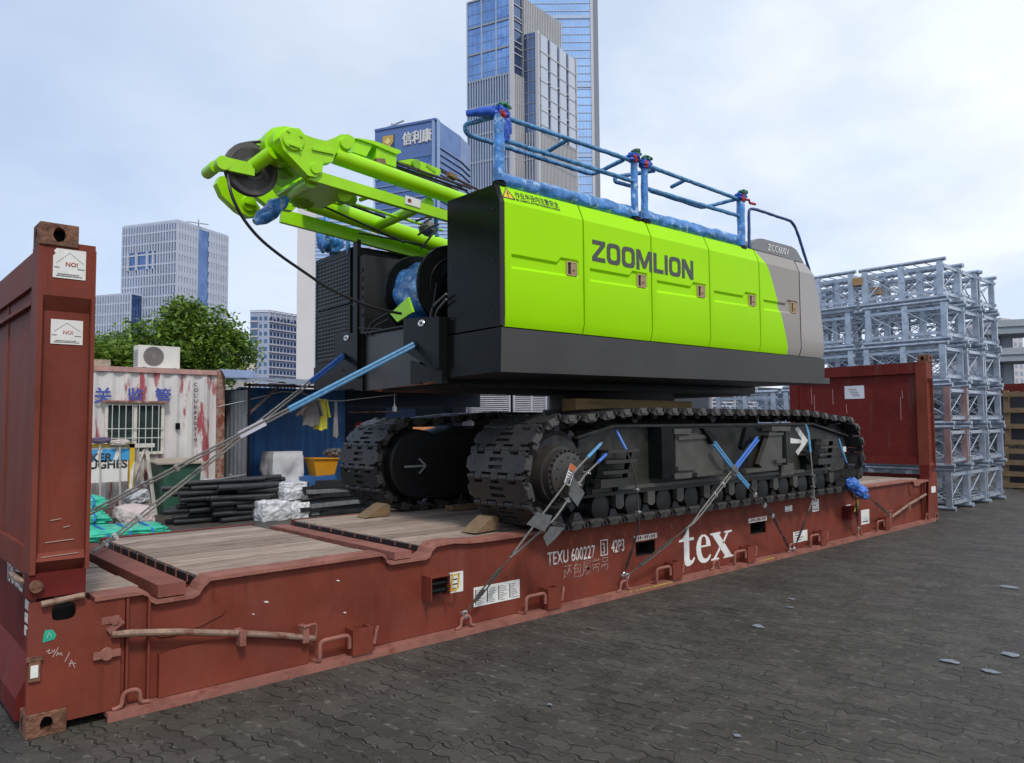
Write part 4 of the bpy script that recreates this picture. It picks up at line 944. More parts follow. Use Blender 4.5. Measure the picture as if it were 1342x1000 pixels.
# cardboard boxes stuck in the top frames
for (px, py, lab) in ((1149, 382, 'brown cardboard box wedged inside the top truss frame'), (1125, 370, 'smaller cardboard box wedged between two top truss frames')):
    q = Yp(px, py, 1.75); m = MB(); m.obox(q, (.10, .01, 0), (-.02, .08, 0), (0, 0, .07)); tag(build('cardboard_box', m, M('cardboard', (.36, .22, .11), .9, var=.15), loc=tuple(q-V3((0, 0, .07))), bevel=.004), lab, 'box')

def right_edge():
    # timber crates
    for i, (px, pt, pb, D, lab) in enumerate(((1338, 585, 640, 17.5, 'pale wooden crate at the right edge, on the ground'), (1340, 512, 582, 17.6, 'pale wooden crate stacked on the other at the right edge'))):
        q = Dp(px, pb, D); z0 = 0 if i == 0 else Dp(1338, 585, 17.5).z+.02; z1 = Dp(px, pt, D).z; x0, y0 = q.x-.55, q.y-1.2
        t = thing('wooden_crate', lab, 'crate', (x0+.6, y0+.5, z0)); w, d = 1.5, 1.3
        H = z1-z0
        for x in (x0, x0+w*.5, x0+w-.1):
            for y in (y0, y0+d): f = MB(); f.box((x, y, z0), (x+.1, y+.1, z1)); build('post', f, TIMBER, t, bevel=.004, smooth=0)
        s = MB()
        for k in range(4):
            z = z0+.03+k*(H-.18)/3; s.box((x0-.02, y0-.03, z), (x0+w+.02, y0-.005, z+.11)); s.box((x0-.03, y0-.02, z), (x0-.005, y0+d+.1, z+.11))
        build('slat', s, TIMBER, t, bevel=.003, smooth=0)
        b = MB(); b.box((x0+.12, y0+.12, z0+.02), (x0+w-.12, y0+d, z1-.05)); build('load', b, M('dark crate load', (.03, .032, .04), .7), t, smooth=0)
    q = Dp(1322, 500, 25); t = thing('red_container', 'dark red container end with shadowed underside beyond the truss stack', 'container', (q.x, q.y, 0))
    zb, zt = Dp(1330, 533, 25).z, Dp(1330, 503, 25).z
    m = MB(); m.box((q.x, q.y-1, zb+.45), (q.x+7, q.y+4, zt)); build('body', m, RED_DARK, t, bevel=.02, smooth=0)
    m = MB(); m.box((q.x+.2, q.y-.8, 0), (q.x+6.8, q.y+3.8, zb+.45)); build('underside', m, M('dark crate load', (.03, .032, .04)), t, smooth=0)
right_edge()

# paper scraps on the pavers
SCR = M('pale paper scrap', (.19, .21, .24), .8, var=.2)
for i, (px, py, s, lab) in enumerate(((1244, 868, .055, 'small bluish paper scrap on the pavers, leftmost of the pair'), (1298, 881, .05, 'small bluish paper scrap lying nearest on the pavers'), (1324, 859, .06, 'white paper scrap on the pavers near the right edge'), (1035, 797, .03, 'white speck of litter on pavers, upper one'), (1037, 786, .028, 'white speck of litter on pavers, farther one'), (994, 822, .045, 'pale flake of dried mud on the pavers'), (966, 966, .02, 'tiny white pebble on the near pavers'), (720, 925, .02, 'tiny pale crumb of concrete on pavers'), (1322, 770, .09, 'yellowish flat scrap on the far pavers'))):
    q = Zp(px, py, 0); rr = random.Random(i); m = MB(); n = 9
    m.prism([(q.x+math.cos(k*2*math.pi/n)*s*.8*(.6+.6*rr.random()), q.y+math.sin(k*2*math.pi/n)*s*(.6+.6*rr.random()), .003+.006*rr.random()) for k in range(n)], (0, 0, .004))
    tag(build('litter', m, SCR, loc=(q.x, q.y, 0)), lab, 'litter')
# ================================================================== FLAT RACK
def deck_wood():
    m, n, l, b = node_mat('worn deck boards')
    t = n.new('ShaderNodeTexCoord'); g = n.new('ShaderNodeNewGeometry')
    mp = n.new('ShaderNodeMapping'); mp.inputs['Scale'].default_value = (1.2, 14, 14); l.new(t.outputs['Object'], mp.inputs['Vector'])
    no = n.new('ShaderNodeTexNoise'); no.inputs['Scale'].default_value = 3; no.inputs['Detail'].default_value = 9; no.inputs['Roughness'].default_value = .7; l.new(mp.outputs[0], no.inputs['Vector'])
    r = n.new('ShaderNodeValToRGB'); e = r.color_ramp.elements; e[0].position = .30; e[1].position = .72; e[0].color = (.17, .118, .088, 1); e[1].color = (.53, .415, .33, 1); l.new(no.outputs['Fac'], r.inputs[0])
    rp = n.new('ShaderNodeMapRange'); rp.inputs[3].default_value = .72; rp.inputs[4].default_value = 1.2; l.new(g.outputs['Random Per Island'], rp.inputs[0])
    mu = n.new('ShaderNodeMix'); mu.data_type = 'RGBA'; mu.blend_type = 'MULTIPLY'; mu.inputs[0].default_value = 1; l.new(r.outputs[0], mu.inputs[6]); l.new(rp.outputs[0], mu.inputs[7])
    st = n.new('ShaderNodeTexNoise'); st.inputs['Scale'].default_value = 5; st.inputs['Detail'].default_value = 8; st.inputs['Roughness'].default_value = .7; l.new(t.outputs['Object'], st.inputs['Vector'])
    sr = n.new('ShaderNodeMapRange'); sr.inputs[1].default_value = .60; sr.inputs[2].default_value = .70; sr.inputs[4].default_value = .7; l.new(st.outputs['Fac'], sr.inputs[0])
    m2 = n.new('ShaderNodeMix'); m2.data_type = 'RGBA'; l.new(sr.outputs[0], m2.inputs[0]); l.new(mu.outputs[2], m2.inputs[6]); m2.inputs[7].default_value = (.075, .06, .05, 1)
    l.new(m2.outputs[2], b.inputs['Base Color']); b.inputs['Roughness'].default_value = .85
    bp = n.new('ShaderNodeBump'); bp.inputs['Strength'].default_value = .5; bp.inputs['Distance'].default_value = .01; l.new(no.outputs['Fac'], bp.inputs['Height']); l.new(bp.outputs[0], b.inputs['Normal'])
    return m
WOODDECK = deck_wood()
YB = 2.28           # far side of the rack
RK = thing('flat_rack', 'dark red steel flat rack with folding end walls and timber deck, lying on the pavers', 'flat rack', (6.1, 1.14, 0))
YW = .055           # near web plane
def oval(cx, cz, rx, rz, y, n=14, sup=1.):
    return [(cx+math.copysign(abs(math.cos(a))**sup, math.cos(a))*rx, y, cz+math.copysign(abs(math.sin(a))**sup, math.sin(a))*rz) for a in [k*2*math.pi/n for k in range(n)]]
def flat_rack():
    TL = [(.30, .645), (.535, .645), (.56, .632), (.578, .598), (.605, .583), (.80, .583), (.835, .596), (.86, .635), (.90, .668), (2.05, .672), (2.08, .655), (2.095, .618), (2.125, .602), (2.42, .602), (2.455, .618), (2.472, .655), (2.51, .682), (2.66, .69), (2.80, .674), (2.95, .668), (9.2, .668), (9.25, .64), (9.30, .568), (9.62, .568), (9.67, .64), (9.72, .668), (11.28, .668), (11.31, .64), (11.325, .595), (11.52, .595), (11.56, .62), (11.9, .64)]
    pockets = []
    for (a, b) in (((833, 709), (859, 728)), ((983, 684), (1004, 699))):
        p, q = Yp(*a, YW), Yp(*b, YW); mz_ = (p.z+q.z)/2; pockets.append((p.x, q.x, mz_-.065, mz_+.065))
    holes = [[(x0, YW, z0), (x0, YW, z1), (x1, YW, z1), (x1, YW, z0)] for x0, x1, z0, z1 in pockets]
    w = MB(); w.plate([(x, YW, z-.01) for x, z in TL]+[(11.9, YW, .05), (.30, YW, .05)], holes, (0, .012, 0))
    build('side_web', w, RED, RK, smooth=0)
    lp = MB()
    for (x0, z0), (x1, z1) in zip(TL, TL[1:]):
        lp.hexa([(x0, .018, z0-.022), (x1, .018, z1-.022), (x1, .19, z1-.022), (x0, .19, z0-.022), (x0, .018, z0), (x1, .018, z1), (x1, .19, z1), (x0, .19, z0)])
    bmesh.ops.remove_doubles(lp.bm, verts=lp.bm.verts[:], dist=1e-4)
    build('top_flange', lp, RED_DUSTY, RK, smooth=0)
    f = MB(); f.box((.36, -.035, .022), (11.98, .30, .046)); f.prism([(.36, -.035, .0), (.36, -.020, .0), (.36, -.020, .022), (.36, -.035, .022)], (11.6, 0, 0)); build('bottom_flange', f, RED_DUSTY, RK, smooth=0)
    # dark inside of the pockets
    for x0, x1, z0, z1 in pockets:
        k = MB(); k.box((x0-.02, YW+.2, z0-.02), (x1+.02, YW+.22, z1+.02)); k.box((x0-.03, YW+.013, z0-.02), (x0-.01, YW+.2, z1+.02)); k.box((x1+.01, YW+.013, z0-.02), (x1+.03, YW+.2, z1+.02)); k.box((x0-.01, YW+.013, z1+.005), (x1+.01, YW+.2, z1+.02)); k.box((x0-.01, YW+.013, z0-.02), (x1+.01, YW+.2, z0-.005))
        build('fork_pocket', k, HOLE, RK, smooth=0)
    # dark underside frame, far rail
    u = MB(); u.box((.2, .30, .03), (12., YB-.1, .57)); build('understructure', u, RED_DARK, RK, smooth=0)
    fr = MB(); fr.box((.3, YB-.06, .03), (.56, YB, .64)); fr.box((.56, YB-.06, .03), (.86, YB, .58)); fr.box((.86, YB-.06, .03), (2.1, YB, .66)); fr.box((2.1, YB-.06, .03), (2.48, YB, .60)); fr.box((2.48, YB-.06, .03), (11.9, YB, .66)); build('far_rail', fr, RED, RK, smooth=0)
    # deck boards
    rg = random.Random(2)
    for (x0, x1, zt) in ((.26, .56, .648), (.885, 2.07, .664), (2.49, 9.25, .667), (9.7, 11.9, .66)):
        d = MB(); y = .19; n = 0
        while y < YB-.07:
            wd = .208; y1 = min(y+wd-.014, YB-.062); z = zt-.014+rg.random()*.009
            # boards joined end to end
            cuts = [x0, x1] if x1-x0 < 1.5 else [x0]+[x0+(x1-x0)*(.5+.1*(rg.random()-.5))]+[x1]
            for a, b in zip(cuts, cuts[1:]): d.box((a+.001, y, z-.045), (b-.002, y1, z))
            y += wd; n += 1
        build('deck_boards', d, WOODDECK, RK, smooth=0)
    # slots with cross bars
    for (a, b, bx0, bx1, zf) in ((.565, .88, .615, .765, .585), (2.08, 2.49, 2.16, 2.30, .603)):
        s = MB(); s.box((a, .2, zf-.01), (b, YB-.07, zf+.004)); build('slot_floor', s, RED_DARK, RK, smooth=0)
        k = MB(); k.box((bx0, .03, zf+.006), (bx1, 2.02, .660)); build('cross_bar', k, RED_DUSTY if a > 1 else M('dusty bar paint', (.22, .075, .055), .7, spec=.2, var=.25, scale=4), RK, bevel=.008)
        e = MB(); e.box((b-.012, .2, zf+.01), (b+.004, YB-.07, .648)); build('slot_edge', e, BLACK_DEEP, RK, smooth=0)
        c = MB()
        for i in range(9): c.box((b-.016, .30+i*.2, zf+.02), (b-.002, .318+i*.2, .652))
        build('slot_tab', c, RED_DUSTY, RK, smooth=0)
    # doubler below the first slot
    k = MB(); P = [(.585, .50), (.585, .44), (.60, .395), (.635, .372), (.70, .366), (.85, .39), (.98, .435), (1.0, .46), (.95, .50), (.8, .51)]
    k.prism([(x, YW-.010, z) for x, z in P], (0, .009, 0)); build('doubler_plate', k, RED, RK, bevel=.003)
    k = MB(); P = [(x, z) for x, z in ((11.19, .60), (11.19, .50), (11.23, .44), (11.5, .44), (11.55, .58))]; k.prism([(x, YW-.010, z) for x, z in P], (0, .009, 0)); build('doubler_plate', k, RED, RK, bevel=.003)
    # ribs near the hinge, lower curved plate
    for x in (.455, .565, 11.63, 11.74):
        k = MB(); k.box((x, .02, .047), (x+.012, YW-.001, .615)); build('web_rib', k, RED, RK, smooth=0)
    P = [Yp(*q, .02) for q in ((211, 858), (222, 853), (250, 846), (300, 837), (350, 831), (405, 826))]
    k = MB(); bot = [V3((P[-1].x, .02, .05)), V3((P[0].x, .02, .05))]; k.prism([tuple(p) for p in P]+[tuple(p) for p in bot], (0, .012, 0)); build('guard_plate', k, RED, RK, smooth=0)
    k = MB(); k.box((P[0].x-.008, .02, .05), (P[0].x, YW, P[0].z)); build('web_rib', k, RED, RK, smooth=0)
    # folding-lock bars
    for pts, bk in ((((146, 832), (172, 829.5), (230, 828), (318, 830), (372, 833), (413, 837)), (316, 834)), (((1168, 678), (1190, 662), (1213, 648)), (1190, 664))):
        T = [Yp(*q, -.012) for q in pts]; k = MB(); k.tube(resample(T, .05), .019, n=10); lb = build('lock_bar', k, BARE, RK)
        c = Yp(*bk, -.015); s = MB(); s.box((c.x-.018, -.045, c.z-.05), (c.x+.018, YW, c.z+.035)); build('clamp', s, RED_DUSTY, lb, bevel=.004)
        h = T[-1] if bk[0] < 500 else T[0]
        s = MB(); s.box((h.x-.09, -.03, h.z-.01), (h.x-.05, YW, h.z+.09)); s.tube(rounded([h+V3((-.09, -.02, .09)), h+V3((0, -.02, .10)), h+V3((0, 0, 0))], .03), .009, n=8); build('hinge', s, RED_DUSTY, lb)
    # lashing hoops on the bottom flange
    for (px, py) in ((172, 908), (610, 800), (817, 750), (938, 742), (1037, 716), (1126, 690), (1215, 678)):
        c = Yp(px, py, -.01); k = MB(); s = .062
        k.tube(rounded([(c.x-s*1.5, -.012, .055), (c.x-s*.75, -.012, .062), (c.x-s*.65, -.014, .135), (c.x+s*.65, -.014, .135), (c.x+s*.75, -.012, .062), (c.x+s*1.5, -.012, .055)], .035), .0115, n=8)
        build('lashing_hoop', k, RED_DUSTY, RK)
    # stake pockets with hoop bars
    for (px, py) in ((474, 840), (725, 787), (886, 748), (983, 724), (1078, 702), (1162, 686)):
        c = Yp(px, py, -.03); x = c.x; k = MB()
        k.plate([(x-.075, -.05, .215), (x+.075, -.05, .215), (x+.075, YW, .215), (x-.075, YW, .215)], [[(x-.055, -.035, .215), (x-.055, YW-.012, .215), (x+.055, YW-.012, .215), (x+.055, -.035, .215)]], (0, 0, -.165))
        pk = build('stake_pocket', k, RED, RK, smooth=0)
        k = MB(); k.tube(rounded([(x-.30, YW, .05), (x-.30, -.03, .055), (x-.30, -.03, .185), (x-.09, -.03, .185), (x-.09, -.03, .10)], .04), .0135, n=8); build('hoop_bar', k, RED_DUSTY, pk)
        k = MB(); k.tube(rounded([(x+.085, -.045, .10), (x+.10, -.05, .19), (x+.13, -.02, .20), (x+.13, YW, .12)], .03), .011, n=8); build('hoop_bar', k, RED_DUSTY, pk)
    # winch bracket with yellow hook
    a, b = Yp(562, 786, -.05), Yp(591, 752, -.05)
    k = MB(); x0, x1, z0, z1 = a.x+.02, b.x-.02, a.z+.005, b.z
    k.box((x0-.008, -.06, z0-.02), (x0, YW, z1)); k.box((x0, -.06, z1-.01), (x1, YW, z1)); k.box((x1, -.06, z0), (x1+.008, YW, z1)); br = build('winch_bracket', k, RED, RK, bevel=.003, smooth=0)
    k = MB(); 
    for zz in (z0+.04, z0+.09): k.cyl((x0, -.02, zz), (x1, -.02, zz), .02, n=10)
    build('roller', k, BLACK, br)
    c = Yp(596, 763, -.03); k = MB(); k.tube(rounded([c+V3((-.035, 0, -.06)), c+V3((-.02, 0, .055)), c+V3((.035, -.005, .055)), c+V3((.02, -.01, -.05)), c+V3((-.035, 0, -.06))], .02), .007, n=8); build('hook', k, M('yellow hook', (.55, .34, .02), .5), br)
    a = Yp(1118, 668, -.05); k = MB(); k.box((a.x-.09, -.07, a.z-.12), (a.x+.14, YW, a.z+.04)); br = build('winch_bracket', k, RED_DARK, RK, bevel=.006)
    k = MB(); c = Yp(1122, 662, -.09); k.tube(rounded([c+V3((-.06, 0, -.08)), c+V3((.0, -.01, .05)), c+V3((.06, 0, .06)), c+V3((.02, 0, -.05))], .03), .012, n=8); build('hook', k, M('yellow hook', (.55, .34, .02)), br)
    # paper labels and markings
    def label(px0, py0, px1, py1, lines=3, ink=INK, name='data_label', y=YW-.004, blocks=False):
        a, b = Yp(px0, py1, y), Yp(px1, py0, y); k = MB(); k.box((a.x, y, a.z), (b.x, y+.003, b.z)); o = build(name, k, PAPER, RK, smooth=0)
        q = MB(); w, h = b.x-a.x, b.z-a.z; rr = random.Random(int(px0)); cnt = 0
        if blocks:
            for c_ in range(4):
                x = a.x+w*(.03+.245*c_); q.box((x, y-.001, a.z+h*.12), (x+w*.022, y+.001, a.z+h*.88))
                for l_ in range(9):
                    q.box((x+w*.04, y-.001, a.z+h*(.10+l_*.09)), (x+w*(.08+.13*rr.random()), y+.001, a.z+h*(.125+l_*.09)))
        else:
            for l_ in range(lines):
                z = a.z+h*(.15+.7*l_/max(lines-1, 1)); q.box((a.x+w*.12, y-.001, z), (a.x+w*(.45+.4*rr.random()), y+.001, z+h*.07))
        build('print', q, ink, o, smooth=0)
        return o
    label(621, 759, 681, 796, blocks=True)
    label(589, 748, 607, 778, 4)
    label(1040, 694, 1058, 712, 4); label(1029, 662, 1038, 671, 2); label(1065, 654, 1073, 671, 3); label(1109, 661, 1115, 677, 3); label(1129, 667, 1139, 688, 1)
    for (a, b) in (((831, 698), (861, 710)), ((981, 676), (1005, 686))):
        p, q = Yp(a[0], b[1], YW-.003), Yp(b[0], a[1], YW-.003); k = MB(); k.box((p.x, YW-.003, p.z), (q.x, YW, q.z)); o = build('pocket_sign', k, WHITE_WORN, RK, smooth=0)
        k = MB(); n = 9
        for i in range(n): k.box((p.x+(q.x-p.x)*(.05+.1*i), YW-.005, p.z+(q.z-p.z)*.25), (p.x+(q.x-p.x)*(.05+.1*i+.05), YW-.0025, p.z+(q.z-p.z)*(.8 if i % 3 else .5)))
        build('print', k, RED, o, smooth=0)
    p0, p1 = Yp(717, 742, YW), Yp(786, 728, YW); W = lambda: WHITE_WORN
    text('lettering', 'TEXU 600227', (p0.x, YW-.001, p0.z), (1, 0, 0), (0, 0, 1), .115, WHITE_WORN, RK, bold=.012, xs=.64)
    q = Yp(787, 727.5, YW); text('lettering', '3', (q.x+.02, YW-.001, q.z+.01), (1, 0, 0), (0, 0, 1), .095, WHITE_WORN, RK, bold=.012, xs=.64)
    k = MB(); x0, z0, w, h = q.x, q.z-.008, .095, .13
    for a, b in (((x0, z0), (x0+w, z0+.008)), ((x0, z0+h), (x0+w, z0+h+.008)), ((x0, z0+.008), (x0+.008, z0+h)), ((x0+w-.008, z0+.008), (x0+w, z0+h))): k.box((a[0], YW-.003, a[1]), (b[0], YW, b[1]))
    build('letter_frame', k, WHITE_WORN, RK, smooth=0)
    q = Yp(801, 725, YW); text('lettering', '42P3', (q.x, YW-.001, q.z), (1, 0, 0), (0, 0, 1), .115, WHITE_WORN, RK, bold=.012, xs=.58)
    q = Yp(737, 760, YW); text('chalk_writing', '环包履带吊', (q.x, YW-.001, q.z), (1, .0, .02), (0, 0, 1), .105, M('chalk scrawl', (.48, .34, .30), .9), RK, bold=-.022, xs=.80, spacing=1.05, shear=.1)
    # big serif letters
    def glyph(polys, px0, pbase, px1, ptop, w=1, holes=None):
        a, b = Yp(px0, pbase, YW), Yp(px1, ptop, YW); k = MB()
        for P in polys: k.prism([(a.x+(b.x-a.x)*x, YW-.004, a.z+(b.z-a.z)*z) for x, z in P], (0, .0035, 0))
        return k
    def circ(cx, cz, rx, rz, a0, a1, n): return [(cx+rx*math.cos(R(a0+(a1-a0)*i/n)), cz+rz*math.sin(R(a0+(a1-a0)*i/n))) for i in range(n+1)]
    tz = 745
    tt = [[(.0, .66), (.0, .62), (.30, .62), (.30, .16), (.34, .05), (.45, .0), (.66, .0), (.86, .06), (.98, .16), (.93, .19), (.80, .12), (.68, .12), (.62, .18), (.62, .62), (.92, .62), (.92, .69), (.62, .69), (.62, .97), (.56, .97), (.42, .80), (.20, .69)]]
    a = Yp(890, 744, YW); b = Yp(913, 736, YW); zt = Yp(893, 689, YW).z
    def glyphw(polys, x0, x1, z0, z1):
        k = MB()
        for P in polys: k.prism([(x0+(x1-x0)*x, YW-.004, z0+(z1-z0)*z) for x, z in P], (0, .0035, 0))
        build('large_letter', k, WHITE, RK, smooth=0)
    z0, z1 = Yp(905, 741, YW).z, Yp(905, 688, YW).z
    xt0, xt1, xe0, xe1, xx0, xx1 = [Yp(px, 730, YW).x for px in (890, 911, 912.5, 932, 931, 961)]
    glyphw(tt, xt0, xt1, z0, z1)
    zx = z0+(z1-z0)*.70
    outer = circ(.5, .5, .5, .52, -38, 0, 3)[:0]
    oE = [(.97, .22), (.88, .10), (.72, .01), (.52, -.02), (.30, .02), (.12, .14), (.02, .34), (.0, .54), (.06, .76), (.20, .93), (.40, 1.01), (.60, 1.0), (.80, .90), (.93, .74), (.97, .56), (.30, .56), (.32, .38), (.42, .20), (.58, .12), (.76, .14), (.92, .26)]
    hole = [(.31, .62), (.33, .80), (.40, .92), (.50, .95), (.60, .91), (.66, .80), (.67, .62)]
    k = MB(); mpz = lambda P: [(xe0+(xe1-xe0)*x, YW-.004, z0+(zx-z0)*z) for x, z in P]
    k.plate(mpz(oE), [mpz(hole)], (0, .0035, 0)); build('large_letter', k, WHITE, RK, smooth=0)
    xP = [[(.0, 1.0), (.0, .94), (.09, .92), (.62, .08), (.56, .05), (.56, 0), (1.0, 0), (1.0, .05), (.91, .08), (.38, .92), (.45, .94), (.45, 1.0)]]
    xQ = [[(.60, 1.0), (.60, .94), (.70, .92), (.525, .60), (.565, .54), (.79, .92), (.94, .94), (.94, 1.0)], [(.02, 0), (.02, .05), (.14, .08), (.40, .46), (.44, .39), (.235, .08), (.36, .05), (.36, 0)]]
    glyphw(xP, xx0, xx1, z0, zx); glyphw(xQ, xx0, xx1, z0, zx)
    # yellow worn marks on flange
    for px, py in ((840, 765), (868, 759), (1005, 725)):
        c = Yp(px, py, -.036); k = MB(); k.box((c.x-.16, -.0362, .028), (c.x+.16, -.0352, .040)); build('yellow_mark', k, M('worn yellow mark', (.50, .36, .04), .7, var=.3, second=(.2, .08, .05), samt=.45, sscale=20), RK, smooth=0)
    for px, py, s in ((349, 789, .018), (332, 805, .010), (443, 761, .014), (452, 803, .014)):
        c = Yp(px, py, YW-.002); k = MB(); k.prism([(c.x-s, YW-.003, c.z+s*.3), (c.x-s*.2, YW-.003, c.z-s*.2), (c.x+s, YW-.003, c.z-s*.3), (c.x+s*.2, YW-.003, c.z+s*.35)], (0, .002, 0)); build('paint_chip', k, PAPER, RK, smooth=0)

    # corner castings
    def casting(x0, z0, side=True):
        x1, z1 = x0+.178, z0+.118; k = MB()
        cx, cz = (x0+x1)/2, (z0+z1)/2
        k.plate([(x0, -.004, z0), (x1, -.004, z0), (x1, -.004, z1), (x0, -.004, z1)], [oval(cx, cz, .030, .040, -.004, sup=.8)], (0, .028, 0))
        k.plate([(x0, .024, z0), (x0, .158, z0), (x0, .158, z1), (x0, .024, z1)], [[(x0, .09+p[0]-cx, p[2]) for p in oval(cx, cz, .028, .036, 0)]], (.028, 0, 0))
        k.box((x0+.028, .024, z1-.028), (x1, .158, z1)); k.box((x0+.028, .024, z0), (x1, .158, z0+.028)); k.box((x1-.02, .024, z0+.028), (x1, .158, z1-.028))
        c = build('corner_casting', k, RUST, RK, bevel=.006)
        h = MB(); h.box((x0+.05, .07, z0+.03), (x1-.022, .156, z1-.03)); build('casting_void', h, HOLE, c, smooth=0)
    casting(0, 0); casting(0, 2.473); casting(12.012, 0); casting(12.012, 2.473)

    # ---- near end wall
    EW = MB(); EW.box((.03, .17, .80), (.10, YB-.17, 2.30)); wall = build('end_wall', EW, RED, RK, smooth=0)
    for a, b in (((.005, .165, 2.28), (.20, YB-.165, 2.46)), ((.005, .165, .78), (.16, YB-.165, .92))):
        k = MB(); k.box(a, b); build('wall_rail', k, RED, wall, bevel=.008, smooth=0)
    k = MB()
    for y in (.30, 1.0): k = MB(); k.prism([(.03, y, .92), (.03, y+.05, .92), (.022, y+.045, .92), (.022, y+.005, .92)], (0, 0, 1.36)); build('wall_rib', k, RED, wall, smooth=0)
    k = MB(); k.box((-.002, .17, 2.18), (.03, YB-.17, 2.20)); build('wall_trim', k, RED, wall, smooth=0)
    def post(x0, x1, mirror=False):
        k = MB(); y0, y1 = 0.006, .165
        # outer lips and back of the channel, closed top block, recess
        k.box((x0, y0, .80), (x0+.024, y1, 2.473)); k.box((x1-.018, y0, .80), (x1, y1, 2.473))
        k.box((x0+.024, .05, .90), (x1-.018, y1, 2.14))
        k.prism([(x0+.024, .008, 2.215), (x0+.024, .05, 2.14), (x0+.024, y1, 2.14), (x0+.024, y1, 2.215)], (x1-x0-.042, 0, 0))
        k.box((x0+.024, .008, 2.215), (x1-.018, y1, 2.473))
        k.prism([(x0+.024, .075, .80), (x0+.024, .018, .86), (x0+.024, .050, .90), (x0+.024, y1, .90), (x0+.024, y1, .80)], (x1-x0-.042, 0, 0))
        return build('corner_post', k, RED, RK, bevel=.004, smooth=0)
    p = post(0.0, .265)
    k = MB(); k.box((.178, .01, 2.473), (.262, .16, 2.50)); build('post_cap', k, RED, p, bevel=.006)
    k = MB(); k.box((.002, .02, .68), (.255, .15, .80)); build('hinge_block', k, RED_DARK, p, bevel=.008, smooth=0)
    k = MB(); k.cyl((.03, -.006, .742), (.03, .02, .742), .03, n=16); build('hinge_pin', k, RUST, p)
    for (px0, py0, px1, py1, y) in ((69, 328, 113, 366, .004), (66, 419, 109, 453, .046)):
        a, b = Yp(px0, py1-3, y), Yp(px1, py0+2, y); k = MB(); h = b.z-a.z; w = b.x-a.x
        pts = [(a.x, y, a.z), (b.x, y, a.z), (b.x, y, b.z)]
        pts += [(a.x+w*.10, y, b.z), (a.x+w*.02, y, b.z-h*.10), (a.x+w*.07, y, b.z-h*.18), (a.x, y, b.z-h*.27)] if y < .02 else [(a.x, y, b.z)]
        k.prism(pts, (0, .002, 0)); o = build('notice_sticker', k, PAPER, p, smooth=0)
        text('print', 'NO!', (a.x+w*.37, y, a.z+h*.42), (1, 0, 0), (0, 0, 1), h*.15, INKRED if y < .02 else M('faded red ink', (.55, .22, .24), .7), o, nrm_off=.0015, bold=.02)
        q = MB(); rr = random.Random(int(py0))
        for zz, x0_, x1_ in ((.06, .1, .9), (.12, .15, .8), (.34, .04, .2), (.33, .75, .95)):
            xx = x0_
            while xx < x1_: d = .02+.03*rr.random(); q.box((a.x+w*xx, y-.001, a.z+h*zz), (a.x+w*min(xx+d, x1_), y, a.z+h*(zz+.035))); xx += d+.012
        q.bar((a.x+w*.1, y-.0005, a.z+h*.5), (a.x+w*.5, y-.0005, a.z+h*.88), .002, .001); q.bar((a.x+w*.5, y-.0005, a.z+h*.88), (a.x+w*.92, y-.0005, a.z+h*.55), .002, .001)
        build('print', q, INK, o, smooth=0)
    # gusset below the near post
    k = MB(); pts = [(.0, .12), (.0, .66), (.24, .675), (.285, .60), (.42, .44), (.43, .05), (.18, .05), (.18, .12)]
    k.plate([(x, .004, z) for x, z in pts], [oval(.155, .60, .055, .045, .004, sup=.6)], (0, .014, 0)); gp = build('gusset_plate', k, RED, RK, smooth=0)
    k = MB(); k.box((.10, .06, .54), (.22, .07, .66)); build('gusset_void', k, HOLE, gp, smooth=0)
    k = MB(); k.box((.02, .02, .12), (.26, .17, .50)); k.box((.26, .03, .05), (.45, .17, .62)); build('gusset_back', k, RED, gp, smooth=0)
    k = MB(); k.tube(rounded([(.05, -.015, .655), (.24, -.02, .672)], .02), .016, n=10); build('lift_bar', k, BARE, gp)
    k = MB(); k.box((.33, .0, .50), (.40, .02, .535)); k.cyl((.385, -.02, .515), (.41, .03, .515), .02, n=10); k.bar((.36, .0, .46), (.43, .0, .51), .03, .03); build('lock_lug', k, RED_DUSTY, gp, bevel=.004)
    k = MB(); k.box((.29, -.018, .33), (.42, .002, .365)); k.lathe((.355, -.02, .348), (0, 1, 0), [(0, .03), (.02, .034)], 16); build('latch', k, RED_DUSTY, gp, bevel=.004)
    k = MB(); k.box((.005, -.012, .28), (.055, .0, .38)); k.box((-.006, -.014, .38), (.065, .003, .40)); build('latch_plate', k, RUST, gp, bevel=.003)
    k = MB(); k.box((.012, -.016, .30), (.045, -.011, .36)); build('seal_tag', k, PAPER, gp, smooth=0)
    k = MB(); c = Yp(65, 833, .002); a = .02
    k.prism([(c.x-.03, .001, c.z-.03), (c.x+.022, .001, c.z-.022), (c.x+.03, .001, c.z+.0), (c.x+.012, .001, c.z+.028), (c.x-.02, .001, c.z+.03), (c.x-.026, .001, c.z+.01)], (0, .002, 0)); o = build('sticker', k, M('green sticker', (.02, .36, .22), .5), gp, smooth=0)
    k = MB(); k.bar((c.x-.012, 0.0, c.z-.01), (c.x-.002, 0.0, c.z+.018), .006, .001); k.bar((c.x-.002, 0.0, c.z+.018), (c.x+.008, 0., c.z-.008), .006, .001); build('print', k, WHITE, o, smooth=0)
    CH = M('chalk scrawl', (.48, .34, .30), .9)
    c = Yp(60, 868, .003)
    strokes('chalk_writing', [[(0, .6), (.2, .75), (.1, .5), (.3, .55)], [(.3, .7), (.38, .55), (.45, .75)], [(.65, .85), (.35, .3)], [(.55, .35), (.62, .6), (.7, .4), (.8, .55), (.85, .35)], [(1.25, .55), (1.0, .0)], [(1.25, -.3), (1.35, .1), (1.55, -.35)], [(1.2, -.12), (1.6, -.1)]], (c.x, .004, c.z), (1, 0, -.18), (0, 0, 1), .085, .0035, CH, gp, off=.002)
